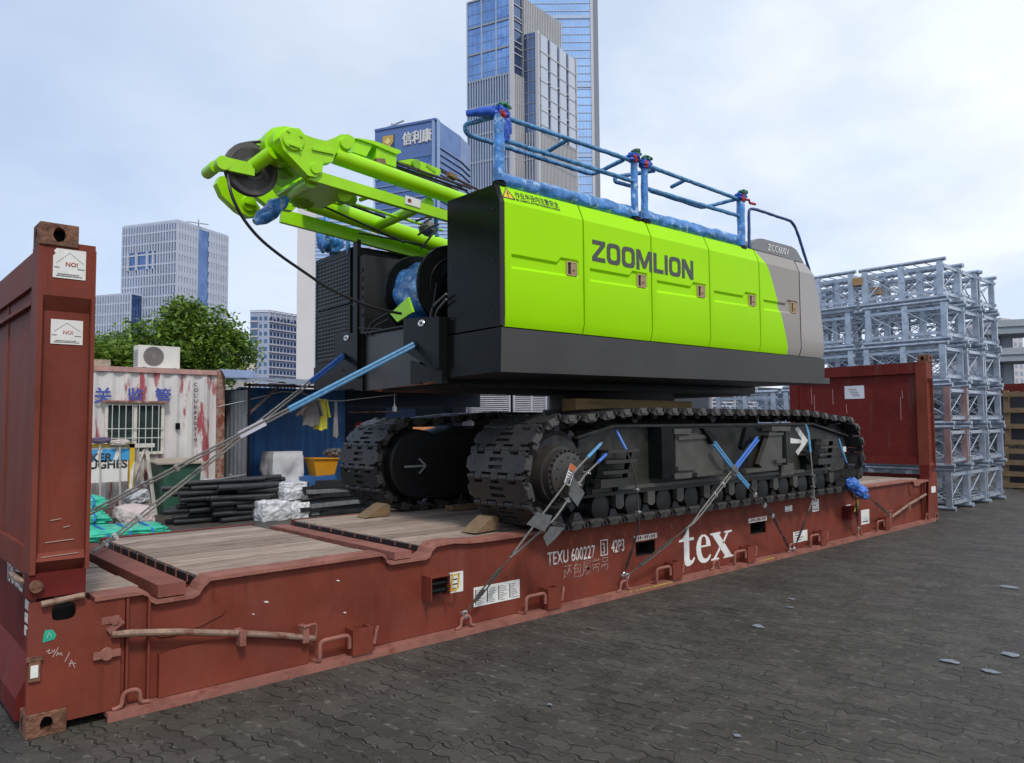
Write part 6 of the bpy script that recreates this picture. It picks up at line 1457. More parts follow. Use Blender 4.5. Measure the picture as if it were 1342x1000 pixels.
    for (px, py, r_, pr) in ((384, 183, .095, .018), (452, 189, .05, .025), (413, 221, .045, .015)):
        c = Uv(px, py, .90); k = MB(); k.lathe(c-V3((0, pr, 0)), (0, 1, 0), [(0, r_*.86), (.004, r_*.9), (pr, r_)], 28); build('pin_boss', k, GREEN_BOOM, hp)
    c = Uv(384, 183, .90); k = MB(); k.bar(c+V3((-.05, -.022, -.045)), c+V3((.05, -.022, -.055)), .02, .02); 
    for dx, dz in ((-.045, .05), (.055, .035), (-.05, -.06), (.05, -.065)): k.cyl(c+V3((dx, -.03, dz)), c+V3((dx, -.012, dz)), .011, n=8)
    build('keeper_plate', k, GREEN_BOOM, hp)
    a, b = Uv(409, 195, .895), Uv(437, 201, .895); k = MB(); k.bar(a, b, .02, .02); build('rib', k, GREEN_BOOM, hp, smooth=0)
    # stepped sheave hub behind the head, cross shaft, sheave
    c = Uv(378, 186, 1.0); k = MB(); k.lathe(c, (0, 1, 0), [(0, .12), (.10, .12), (.101, .145), (.20, .145), (.201, .12), (.34, .12), (.341, .14), (.42, .14)], 32); build('sheave_stack', k, GREEN_BOOM, CR)
    sh0 = Uv(331, 221, 1.25); 
    sc = Uv(331, 221, 1.20)
    gtube(Uv(357, 200, 1.02), Uv(331, 219, 1.17), .055, 'cross_shaft')
    k = MB(); rS = .205
    k.lathe(sc, (0, 1, 0), [(.0, rS-.004), (.010, rS), (.022, rS-.004), (.035, rS-.028), (.048, rS-.004), (.060, rS), (.070, rS-.004), (.070, rS-.04), (.058, rS-.05), (.058, .09), (.075, .085), (.075, .03), (-.005, .03), (-.005, .085), (.012, .09), (.012, rS-.05), (.0, rS-.04)], 56); bmesh.ops.remove_doubles(k.bm, verts=k.bm.verts[:], dist=1e-5)
    build('sheave', k, SHEAVE, CR)
    k = MB(); k.lathe(sc-V3((0, .03, 0)), (0, 1, 0), [(0, .05), (.02, .065), (.10, .065)], 24); build('sheave_hub', k, M('dark hub', (.05, .045, .045), .4), CR)
    # sheave side links
    k = MB(); a, b = Uv(292, 214, 1.13), Uv(333, 223, 1.13); k.bar(a, b, .025, .095); lk = build('sheave_link', k, GREEN_BOOM, CR, bevel=.006)
    k = MB(); k.cyl(a-V3((0, .02, 0)), a+V3((0, .05, 0)), .052, n=20); build('link_eye', k, GREEN_BOOM, lk)
    a = Uv(283, 218, 1.25); k = MB(); k.cyl(a, a+V3((0, .20, 0)), .045, n=18); k.cyl(a+V3((0, .0, 0)), a-V3((0, .04, 0)), .02, n=10); build('link_pin', k, GREEN_BOOM, lk)
    # far head
    fh = headplate([(284, 240), (288, 231), (299, 230), (312, 240), (334, 262), (341, 272), (338, 283), (326, 284), (311, 275), (291, 256)], 1.75, .09, 'gantry_head')
    c = Uv(327, 267, 1.74); k = MB(); k.lathe(c, (0, 1, 0), [(-.012, .06), (.01, .07)], 20); k.bar(c+V3((-.05, -.02, 0)), c+V3((.05, -.02, -.01)), .03, .02); build('pin_boss', k, GREEN_BOOM, fh)
    fp = headplate([(362, 240), (372, 222), (384, 218), (394, 226), (400, 240), (390, 250), (370, 252)], 1.55, .12, 'gantry_lug')
    c = Uv(383, 232, 1.54); k = MB(); k.lathe(c, (0, 1, 0), [(-.02, .05), (.01, .06)], 20); build('pin_boss', k, GREEN_BOOM, fp)
    gtube(Uv(408, 238, 1.0), Uv(383, 252, 1.5), .05, 'cross_shaft')
    headplate([(330, 252), (352, 240), (378, 246), (398, 262), (384, 276), (352, 270)], 1.95, .08, 'gantry_head')
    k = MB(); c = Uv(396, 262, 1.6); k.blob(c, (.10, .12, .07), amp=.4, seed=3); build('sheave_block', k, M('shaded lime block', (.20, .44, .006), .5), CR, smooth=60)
    # far leg
    gtube(Uv(402, 264, FV), Uv(590, 326, FV), .084)
    k = MB(); k.bar(Uv(368, 283, FV+.15), Uv(570, 337, FV+.15), .05, .125); build('gantry_bar', k, GREEN_BOOM, CR, bevel=.004)
    gtube(Uv(494, 296, FV-.02), Uv(562, 266, NV+.05), .05, 'gantry_brace')
    k = MB(); k.cyl(Uv(470, 246, 1.15), Uv(452, 262, 2.0), .02, n=8); k.cyl(Uv(472, 262, 1.3), Uv(505, 251, 1.0), .018, n=8); build('gantry_brace', k, GREEN_BOOM, CR)
    for a, b, r_ in (((398, 248), (580, 302), .014), ((420, 255), (505, 285), .012), ((405, 262), (530, 318), .010), ((470, 305), (560, 322), .008)):
        k = MB(); k.tube([Uv(*a, 1.55), Uv(*b, 1.55)], r_, n=8); build('control_rod' if r_ > .011 else 'hose', k, GREEN_BOOM if r_ > .013 else RUBBER, CR)
    # dark cylinder end under the near bar
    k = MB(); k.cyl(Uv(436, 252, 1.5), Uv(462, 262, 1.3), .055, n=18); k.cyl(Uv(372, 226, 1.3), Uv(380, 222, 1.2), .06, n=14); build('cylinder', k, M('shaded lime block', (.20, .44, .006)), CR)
    # deep shaded web between the legs near the head
    k = MB(); q = [Uv(*p, 1.6) for p in ((402, 236), (432, 246), (470, 262), (448, 268), (412, 260))]; k.prism([tuple(p) for p in q], (0, .04, 0)); build('gantry_web', k, GREEN_BOOM, CR, smooth=0)
    for q0, q1, v0, v1 in (((404, 232), (466, 252), 1.0, 1.62), ((388, 214), (404, 226), 1.0, 1.5)):
        k = MB(); a, b = Uv(*q0, v0), Uv(*q1, v0); k.prism([tuple(a), tuple(b), tuple(b+V3((0, 0, .016))), tuple(a+V3((0, 0, .016)))], (0, v1-v0, 0)); build('gantry_web', k, GREEN_BOOM, CR, smooth=0)
    k = MB(); k.cyl(Uv(452, 255, 1.0), Uv(452, 255, 2.1), .055, n=18); k2_ = build('cross_shaft', k, GREEN_BOOM, CR)
    # top bracket, rope socket, pendant ropes
    k = MB(); q = [Uv(*p, 1.0) for p in ((466, 181), (470, 181), (489, 184), (525, 197), (526, 200), (520, 202), (490, 189))]; k.prism([tuple(p) for p in q], (0, .26, 0)); tb = build('top_bracket', k, GREEN_BOOM, CR, bevel=.004)
    k = MB(); q = [Uv(*p, 1.02) for p in ((468, 183), (489, 189), (480, 205), (462, 199))]; k.prism([tuple(p) for p in q], (0, .22, 0)); q = [Uv(*p, 1.02) for p in ((494, 190), (520, 200), (519, 219), (492, 210))]; k.prism([tuple(p) for p in q], (0, .22, 0)); build('bracket_block', k, GREEN_BOOM, tb, bevel=.004)
    k = MB(); q = [Uv(*p, .99) for p in ((493, 207), (505, 208), (506, 216), (494, 213))]; k.prism([tuple(p) for p in q], (0, .1, 0)); build('timber_shim', k, TIMBER, tb, smooth=0)
    k = MB(); q = [Uv(*p, 1.10) for p in ((521, 211), (540, 208), (556, 213), (577, 222), (578, 228), (572, 230), (560, 226), (540, 217))]; k.prism([tuple(p) for p in q], (0, .07, 0)); rs = build('rope_socket', k, GREEN_BOOM, CR, bevel=.012)
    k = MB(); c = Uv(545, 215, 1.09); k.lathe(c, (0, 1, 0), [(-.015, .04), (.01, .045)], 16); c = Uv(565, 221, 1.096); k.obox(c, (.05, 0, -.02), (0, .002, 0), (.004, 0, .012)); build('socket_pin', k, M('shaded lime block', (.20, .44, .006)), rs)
    ROPE = M('dark greased rope', (.06, .042, .035), .6, var=.4, scale=60, bump=.8, bscale=150)
    for i, (a, b) in enumerate((((518, 213), (618, 247)), ((516, 217), (612, 250)), ((520, 222), (600, 250)), ((578, 224), (640, 256)))):
        k = MB(); k.tube(resample([Uv(*a, 1.08+.03*i), Uv(*b, 1.08+.03*i)], .1), .012, n=8); build('pendant_rope', k, ROPE, CR)
    k = MB(); c = Uv(592, 231, 1.1); k.obox(c, (.04, 0, -.01), (0, .03, 0), (0, 0, .018)); build('rope_clamp', k, M('rusty clamp', (.22, .12, .05), .7), CR)
    # wrapped hydraulic end, small wraps
    k = MB(); path = resample([Uv(376, 261, 1.35), Uv(356, 276, 1.35), Uv(334, 291, 1.35)], .012); n_ = len(path)
    k.tube(path, [.018+.045*math.sin(math.pi*(i+1.5)/(n_+2))**.7 for i in range(n_)], n=16, wob=.4, seed=3, wf=12); build('plastic_wrap', k, BLUEWRAP, CR, smooth=60)
    k = MB(); k.tube(resample([Uv(571, 287, 1.3), Uv(573, 310, 1.3)], .02), .022, n=10, wob=.4); build('plastic_wrap', k, BLUEWRAP, CR, smooth=60)
    k = MB(); k.blob(Uv(562, 300, 1.5), (.10, .08, .07), amp=.3, seed=12); build('valve_block', k, M('dull fittings', (.16, .17, .12), .5, var=.5, scale=20), CR, smooth=60)
    for pts in (((556, 292), (568, 284), (578, 276)), ((548, 308), (562, 298), (575, 294)), ((545, 290), (560, 284), (584, 286)), ((552, 326), (572, 300))):
        k = MB(); k.tube(rounded([Uv(*q, 1.25) for q in pts], .05), .010, n=8); build('hose', k, RUBBER, CR)
    # drooping hose from the head to the drum
    hp_ = [Uv(*q, vv) for q, vv in (((362, 187), 1.12), ((340, 186), 1.2), ((318, 189), 1.235), ((303, 200), 1.235), ((298, 215), 1.2), ((300, 240), 1.1), ((306, 262), 1.08), ((320, 288), 1.1), ((340, 312), 1.12), ((365, 333), 1.15), ((395, 354), 1.18), ((430, 377), 1.2), ((470, 396), 1.22), ((500, 406), 1.24), ((526, 411), 1.25))]
    # smooth it
    sm = []
    for i in range(len(hp_)-1):
        p0, p1, p2, p3 = hp_[max(i-1, 0)], hp_[i], hp_[i+1], hp_[min(i+2, len(hp_)-1)]
        for t in range(5):
            t /= 5; sm.append(.5*((2*p1)+(p2-p0)*t+(2*p0-5*p1+4*p2-p3)*t*t+(3*p1-p0-3*p2+p3)*t**3))
    sm.append(hp_[-1]); k = MB(); k.tube(sm, .0125, n=8); build('hose', k, RUBBER, CR)
    XF[0] = Matrix.Identity(4)
upper()

def worn_glint_shoe():
    m = TRACK.copy(); m.name = 'worn and glinting track shoe'; n, l = m.node_tree.nodes, m.node_tree.links; b = n['Principled BSDF']
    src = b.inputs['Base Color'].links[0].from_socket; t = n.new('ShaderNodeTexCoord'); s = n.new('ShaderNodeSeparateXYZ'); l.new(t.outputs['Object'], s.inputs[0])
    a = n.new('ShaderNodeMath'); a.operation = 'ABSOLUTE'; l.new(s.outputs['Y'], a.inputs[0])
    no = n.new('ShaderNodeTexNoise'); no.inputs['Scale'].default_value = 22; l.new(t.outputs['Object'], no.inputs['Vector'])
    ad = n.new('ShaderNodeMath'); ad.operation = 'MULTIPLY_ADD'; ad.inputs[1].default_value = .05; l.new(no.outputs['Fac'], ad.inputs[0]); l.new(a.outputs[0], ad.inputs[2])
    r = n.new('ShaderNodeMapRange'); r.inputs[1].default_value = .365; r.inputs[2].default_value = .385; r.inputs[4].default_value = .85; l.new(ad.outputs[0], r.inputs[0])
    x = n.new('ShaderNodeMix'); x.data_type = 'RGBA'; l.new(r.outputs[0], x.inputs[0]); l.new(src, x.inputs[6]); x.inputs[7].default_value = (.065, .060, .055, 1); l.new(x.outputs[2], b.inputs['Base Color'])  # lighter shoe ends: wear plus sky highlight put into the colour
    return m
def lower():
    # car body and slewing ring
    k = MB(); k.box((4.55, .58, 1.0), (7.9, 2.1, 1.60)); build('car_body', k, BLACK_DEEP, CR, bevel=.02, smooth=0)
    k = MB(); k.lathe((6.0, 1.35, 1.602), (0, 0, 1), [(0, .80), (.10, .80), (.101, .72), (.275, .72)], 40); build('slewing_ring', k, BLACK_DEEP, CR)
    for x in (4.9, 7.2):
        k = MB(); k.box((x, .30, 1.05), (x+.55, 2.4, 1.45)); build('cross_beam', k, BLACK_DEEP, CR, bevel=.01, smooth=0)
    # --- one track: path of the shoe line in x,z (outer surface)
    xf, xr, zc, rad = 3.70, 8.80, 1.140, .470
    pts = []
    n = 400
    def path(s, L):
        pass
    P = []
    for i in range(200): P.append((xr-(xr-xf)*(-0)+0, 0)) if False else None
    for i in range(101): t = i/100; P.append((xf+(xr-xf)*t, .672))                                    # bottom run, forwards
    for i in range(1, 61): a = -math.pi/2+math.pi*i/60; P.append((xr+rad*math.cos(a), zc+(rad-.002)*math.sin(a)))
    for i in range(1, 101):
        t = i/100; x = xr-(xr-xf)*t; s_ = min(t/.22, 1, (1-t)/.22); s_ = s_*s_*(3-2*s_); P.append((x, zc+rad-.002+.072*s_))
    for i in range(1, 61): a = math.pi/2+math.pi*i/60; P.append((xf+rad*math.cos(a), zc+(rad-.002)*math.sin(a)))
    cum = [0]
    for a, b in zip(P, P[1:]): cum.append(cum[-1]+math.hypot(b[0]-a[0], b[1]-a[1]))
    L = cum[-1]; N = 56; pitch = L/N
    def at(s):
        s %= L
        import bisect
        i = min(max(bisect.bisect(cum, s)-1, 0), len(P)-2); t = (s-cum[i])/(cum[i+1]-cum[i]+1e-9); a, b = P[i], P[i+1]
        return V3((a[0]+(b[0]-a[0])*t, 0, a[1]+(b[1]-a[1])*t))
    # shoe mesh: local x along travel, y across, z outwards (outer surface at z=0)
    W = .365; k = MB(); h = pitch/2; th = .036
    def blk(x0, x1, y0, y1, z0=-th, z1=0.): k.box((x0, y0, z0), (x1, y1, z1))
    a, b = -h*.62, h*.62
    # side wings with chamfered ends
    for sg in (-1, 1):
        pl = [(a, .085), (b, .085), (b, W-.05), (b*.55, W), (a*.55, W), (a, W-.05)]
        k.prism([(x, sg*y, -th) for x, y in pl], (0, 0, th)) if sg > 0 else k.prism([(x, sg*y, -th) for x, y in pl][::-1], (0, 0, th))
        k.prism([(a*.55, sg*W, 0), (b*.55, sg*W, 0), (b*.45, sg*(W+.012), -th*1.4), (a*.45, sg*(W+.012), -th*1.4)], (0, -sg*.02, -.001))
    # middle strips leave two slots
    for x0, x1 in ((a, a+.026), (-.016, .016), (b-.026, b)): blk(x0, x1, -.085, .085)
    blk(a+.026, b-.026, -.085, .085, -th-.012, -th+.006)
    # rounded hinge lugs, interleaved
    def lug(x, y0, y1): k.cyl((x, y0, -.020), (x, y1, -.020), .0235, n=10)
    for y0, y1 in ((-.245, -.165), (-.04, .04), (.165, .245)):
        blk(b-.002, h*.98, y0, y1, -.040, -.002); lug(h, y0, y1)
    for y0, y1 in ((-.335, -.255), (-.155, -.05), (.05, .155), (.255, .335)):
        blk(-h*.98, a+.002, y0, y1, -.040, -.002); lug(-h, y0, y1)
    # raised outer rims, bolts and inner guide lugs
    for sg in (-1, 1):
        k.prism([(-h*.60, sg*.325, -th), (-h*.70, sg*.325, -.052), (-h*.50, sg*.325, -.068), (h*.50, sg*.325, -.068), (h*.70, sg*.325, -.052), (h*.60, sg*.325, -th)], (0, sg*.034, 0))
    #
    for y in (-.27, .27): k.cyl((0, y, -.002), (0, y, .004), .012, n=8)
    for y in (-.11, .11): k.hexa([(-.06, y-.03, -.036-.001), (.06, y-.03, -.037), (.06, y+.03, -.037), (-.06, y+.03, -.037), (-.03, y-.02, -.10), (.03, y-.02, -.10), (.03, y+.02, -.10), (-.03, y+.02, -.10)])
    bm = k.bm; bmesh.ops.bevel(bm, geom=[e for e in bm.edges if len(e.link_faces) == 2 and e.calc_face_angle(0) > .9 and e.calc_length() > .03], offset=.004, segments=1, affect='EDGES', clamp_overlap=True)
    bmesh.ops.recalc_face_normals(bm, faces=bm.faces[:])
    shoe = bpy.data.meshes.new('track_shoe'); bm.to_mesh(shoe); 
    for p_ in shoe.polygons: p_.use_smooth = True
    shoe.set_sharp_from_angle(angle=R(35)); shoe.materials.append(worn_glint_shoe())
    def place(s):
        p = at(s); q = at(s+.02); p0 = at(s-.02); e = (q-p0).normalized(); nrm = V3((e.z, 0, -e.x))   # bottom run forwards: outward is down
        return Matrix(((e.x, 0, nrm.x, p.x), (0, -1, 0, 0), (e.z, 0, nrm.z, p.z), (0, 0, 0, 1)))
    def track(yc, near):
        sg = -1 if near else 1
        tr = None
        # frame
        k = MB(); yo = .02 if near else 2.02   # visible face
        y0, y1 = (yc-.17, yc+.17)
        yf = yc-.19
        pl = [(3.98, .98), (4.02, 1.40), (4.42, 1.50), (8.10, 1.505), (9.06, 1.345), (8.98, .90), (8.7, .90), (8.5, .965)]
        k.prism([(x, yf, z) for x, z in pl], (0, .36, 0)); tr = build('crawler_track', k, FRAMEP, CR, bevel=.008, smooth=0)
        k = MB(); top = [(3.95, 1.42), (4.42, 1.515), (8.12, 1.52), (9.08, 1.36)]
        for (xa, za), (xb, zb) in zip(top, top[1:]): k.hexa([(xa, yf-.05, za-.012), (xb, yf-.05, zb-.012), (xb, yf+.40, zb-.012), (xa, yf+.40, za-.012), (xa, yf-.05, za+.012), (xb, yf-.05, zb+.012), (xb, yf+.40, zb+.012), (xa, yf+.40, za+.012)])
        build('frame_flange', k, FRAMEP, tr, smooth=0)
        k = MB(); k.box((3.98, yf-.055, .945), (8.55, yf-.002, .978)); build('lower_flange', k, M('dusty and highlit frame edge', (.062, .058, .050), .5, var=.25, scale=6), tr, smooth=0)
        k = MB(); k.box((3.98, yf-.02, .90), (8.55, yf+.36, .944)); build('roller_beam', k, FRAMEP, tr, smooth=0)
        # rollers
        for i in range(10):
            x = 4.30+i*.455; k = MB()
            k.lathe((x, yc-.20, .80), (0, 1, 0), [(0, .06), (.02, .115), (.08, .12), (.085, .095), (.31, .095), (.315, .12), (.38, .115), (.40, .06)], 20); rl = build('road_roller', k, BLACK_DEEP, tr)
            k = MB(); k.prism([(x+.16, yc-.22, .905), (x+.27, yc-.22, .905), (x+.27, yc-.22, .80), (x+.235, yc-.22, .775), (x+.195, yc-.22, .775), (x+.16, yc-.22, .80)], (0, .05, 0)); build('roller_guard', k, M('dusty and highlit frame edge', (.062, .058, .050)), rl, bevel=.004, smooth=0)
        for x in (4.9, 6.2, 7.5): k = MB(); k.cyl((x, yc-.1, 1.59), (x, yc+.1, 1.59), .05, n=14); build('carrier_roller', k, TRACK, tr)
        # drive end and idler
        k = MB(); k.lathe((xf, yc-.24, zc), (0, 1, 0), [(0, .30), (.06, .36), (.42, .36), (.48, .30)], 36)
        for i in range(13):
            a_ = i*2*math.pi/13; d = V3((math.cos(a_), 0, math.sin(a_))); k.obox(V3((xf, yc, zc))+d*.37, d*.03, (0, .20, 0), V3((-d.z, 0, d.x))*.03)
        sp_ = build('drive_sprocket', k, TRACK, tr)
        hy = yc-.44 if near else yc-.30
        if near:
            k = MB(); k.lathe((xf-.06, hy, zc-.02), (0, 1, 0), [(0, .172), (.010, .188), (.025, .192), (.026, .212), (.09, .215), (.091, .235), (.26, .25)], 44); hb = build('drive_hub', k, HUBP, sp_)
            k = MB()
            for i in range(26): 
                a_ = i*2*math.pi/26; c = V3((xf-.06+math.cos(a_)*.201, hy+.015, zc-.02+math.sin(a_)*.201)); k.cyl(c, c+V3((0, .014, 0)), .009, n=6)
            for i in range(12):
                a_ = i*2*math.pi/12+.1; c = V3((xf-.06+math.cos(a_)*.150, hy-.005, zc-.02+math.sin(a_)*.150)); k.cyl(c, c+V3((0, .006, 0)), .007, n=6)
            build('hub_bolts', k, BLACK, hb)
            k = MB(); c = V3((xf-.055, hy-.003, zc-.01)); ax = V3((.45, 0, .9)).normalized(); bx = V3((.9, 0, -.45)).normalized()
            k.obox(c, ax*.085, bx*.036, (0, .0015, 0)); st_ = build('warning_sticker', k, PAPER, hb, smooth=0)
            k = MB(); k.obox(c+ax*.060-V3((0, .002, 0)), ax*.025, bx*.036, (0, .001, 0)); build('print', k, M('orange red ink', (.55, .14, .05), .6), st_, smooth=0)
            k = MB(); k.obox(c-ax*.05-V3((0, .002, 0)), ax*.02, bx*.022, (0, .001, 0)); 
            for i in range(3): k.obox(c+ax*(.03-.022*i)-V3((0, .002, 0)), ax*.004, bx*.03, (0, .001, 0))
            build('print', k, M('navy ink', (.04, .05, .12), .6), st_, smooth=0)
        else:
            k = MB(); k.lathe((xf+.05, yc-.36, zc), (0, 1, 0), [(0, .33), (.02, .35), (.12, .36)], 44); k.box((xf, yc-.35, zc-.34), (4.6, yc-.2, zc+.30)); hb = build('drive_cover', k, BLACK_DEEP, sp_)
            y = yc-.362; a, b = Yp(530, 610, y), Yp(558, 612, y); k = MB(); m_ = (a+b)/2
            k.bar((a.x, y-.002, m_.z), (b.x-.02, y-.002, m_.z), .02, .003, up=(0, 1, 0)); k.bar((b.x-.085, y-.002, m_.z+.075), (b.x, y-.002, m_.z), .02, .003, up=(0, 1, 0)); k.bar((b.x-.085, y-.002, m_.z-.075), (b.x, y-.002, m_.z), .02, .003, up=(0, 1, 0)); build('arrow_mark', k, M('pale arrow paint', (.40, .40, .40), .6), hb, smooth=0)
        k = MB(); k.lathe((xr, yc-.20, zc), (0, 1, 0), [(0, .10), (.01, .30), (.05, .38), (.35, .38), (.39, .30), (.40, .10)], 36); build('idler_wheel', k, TRACK, tr)
        rest = MB()
        for i in range(N):
            s_ = (i+.5)*pitch; M4 = Matrix.Translation((0, yc, 0)) @ place(s_)
            p = M4.translation
            hidden = (not near) and (p.x > 4.6 and p.z < 1.5)
            if hidden:
                tmp = shoe.copy(); tmp.transform(M4); rest.bm.from_mesh(tmp); bpy.data.meshes.remove(tmp); continue
            o = bpy.data.objects.new('track_shoe', shoe); COL.objects.link(o); o.parent = tr
            loc, rot, sc_ = M4.decompose(); o.location = loc-CR.location; o.rotation_mode = 'QUATERNION'; o.rotation_quaternion = rot
        if len(rest.bm.verts): 
            q = build('track_shoe_run', rest, TRACK, tr); q['kind'] = 'stuff'
        return tr, yf
    tr, yf = track(.215, True)
    track(2.36, False)
    # ---- fittings on the near frame
    F = lambda px, py, y=yf: Yp(px, py, y)
    YO = yf-.16
    def polyplate(pts, y, th, name, mat=FRAMEP, par=tr, bevel=.004):
        k = MB(); k.prism([tuple(Yp(px, py, y)) for px, py in pts], (0, th, 0)); return build(name, k, mat, par, bevel=bevel, smooth=0)
    EDGEP = M('dusty and highlit frame edge', (.062, .058, .050), .5, var=.25, scale=6)  # flange dust; on the jack boxes it paints lit faces and edge highlights
    # jacking boxes
    b1 = polyplate([(885, 570), (928, 566), (947, 598), (949, 618), (902, 624), (902, 622), (886, 622)], YO+.02, .04, 'jack_box', EDGEP)
    k = MB(); a, b = F(867, 560, YO), F(885, 626, YO); k.box((a.x, YO, b.z), (b.x-.01, yf, a.z)); build('box_side', k, BLACK, b1, bevel=.004, smooth=0)
    for pts, y in ((((884, 562), (907, 562), (905, 569), (884, 569)), YO-.01), (((890, 572), (928, 569), (928, 574), (890, 577)), YO), (((889, 612), (914, 610), (914, 616), (889, 617)), YO-.02), (((884, 621), (907, 619), (907, 626), (885, 628)), YO-.02), (((914, 620), (955, 615), (955, 620), (914, 625)), YO-.02)):
        polyplate(pts, y, .13, 'box_flange', EDGEP, par=b1)
    b2 = polyplate([(995, 608), (1009, 567), (1025, 568), (1025, 609), (1000, 614)], YO+.02, .05, 'jack_box', EDGEP)
    k = MB(); a, b = F(1027, 565, YO), F(1036, 609, YO); k.cyl(((a.x+b.x)/2, YO+.06, b.z), ((a.x+b.x)/2, YO+.06, a.z), .05, n=12); build('box_pin', k, BLACK, b2)
    for pts, y in ((((1012, 559), (1036, 559), (1036, 565), (1012, 565)), YO-.01), (((1008, 567), (1027, 567), (1027, 570), (1008, 571)), YO), (((1018, 603), (1030, 601), (1030, 606), (1018, 607)), YO-.02), (((978, 616), (1020, 611), (1020, 616), (978, 620)), YO-.02), (((1024, 609), (1040, 607), (1040, 622), (1024, 624)), YO+.08)):
        polyplate(pts, y, .12, 'box_flange', EDGEP, par=b2)
    for pts, nm in ((((921, 561), (925, 561), (937, 569), (940, 574), (939, 580), (936, 582), (933, 579), (931, 574)), 'hook'), (((979, 560), (984, 560), (993, 566), (997, 573), (996, 579), (990, 582), (986, 576), (975, 590), (972, 586)), 'hook')):
        polyplate(pts, YO-.03, .05, nm, BLACK)
    # steps
    for (x0, x1, y0, y1, nst) in ((795, 836, 592, 630, 3), (1075, 1099, 577, 603, 3)):
        a, b = F(x0, y0, YO-.02), F(x1, y1, YO-.02); st = None
        for i in range(nst+1):
            t = i/nst; z = a.z+(b.z-a.z)*t; dx = (-.10 if x0 < 900 else -.10)*t
            k = MB(); k.obox(((a.x+b.x)/2+dx, YO+.03, z), ((b.x-a.x)/2, 0, 0), (0, .07, 0), (0, 0, .014 if i < nst else .035))
            o = build('boarding_step' if st is None else 'tread', k, FRAMEP, tr if st is None else st, bevel=.003, smooth=0); st = st or o
        for sx in (a.x, b.x):
            k = MB(); k.bar((sx, YO+.06, a.z+.01), (sx-.10, YO+.06, b.z-.02), .05, .014, up=(1, 0, 0)); build('step_side', k, BLACK, st, smooth=0)
        k = MB(); k.box((a.x-.16, YO+.08, b.z-.10), (a.x-.08, yf, b.z+.12)); build('step_bracket', k, BLACK, st, smooth=0)
        k = MB(); k.box((b.x-.20, YO+.08, b.z-.09), (b.x-.15, yf, b.z+.0)); build('step_bracket', k, BLACK, st, smooth=0)
    # white arrow on the frame
    y = yf-.002; c = F(1048, 578, y); pts = [(1036, 574), (1051, 576.5), (1042, 562), (1046, 559), (1059, 577.5), (1046, 597), (1043, 592), (1051, 581), (1036, 581)]
    polyplate(pts, y-.002, .003, 'arrow_mark', WHITE, bevel=0)
    polyplate([(1102, 586), (1109, 585), (1109, 592), (1102, 593)], y-.002, .003, 'sticker', PAPER, bevel=0)
    polyplate([(1088, 604), (1106, 600), (1106, 614), (1088, 618)], yf-.03, .03, 'cover_plate')
    polyplate([(1056, 597), (1061, 590), (1072, 590), (1075, 600), (1070, 608), (1060, 606)], yf-.10, .1, 'fitting', BLACK, bevel=.01)
lower()

# ---- chocks and timbers
def chock(c, ang, lab, sx=.21, sy=.17, h=.115):
    M4 = Matrix.Translation(c) @ Matrix.Rotation(ang, 4, 'Z'); XF[0] = M4; k = MB(); zz = 0
    k.prism([(-sx, -sy/2, 0), (sx*.35, -sy/2, 0), (sx*.35, -sy/2, h*.8), (sx*.2, -sy/2, h), (sx*.0, -sy/2, h*.95)], (0, sy, 0)); XF[0] = Matrix.Identity(4)
    tag(build('timber_chock', k, TIMBER, loc=tuple(c), bevel=.004), lab, 'chock')
chock(V3((3.30, .42, .668)), R(8), 'wooden wedge chock against the rear shoes of the near track')
chock(V3((3.22, 1.93, .668)), R(4), 'wooden wedge chock against the rear shoes of the far track')
k = MB(); k.box((3.95, 1.72, .669), (5.6, 1.84, .715)); tag(build('timber_board', k, TIMBER, loc=(4.7, 1.78, .669), bevel=.003), 'long thin timber board lying on deck between the two tracks', 'board')
k = MB(); k.box((4.62, .62, 1.602), (6.55, .80, 1.60+.185)); k2 = build('timber_beam', k, M('old yellowish timber', (.30, .21, .09), .8, var=.25, scale=3, bump=.3, second=(.2, .13, .06), samt=.42, sscale=5, stretch=(.5, 5, 5)), loc=(5.6, .7, 1.602), bevel=.006)
tag(k2, 'thick yellowish timber beam wedged under the upper body above near track', 'timber beam')
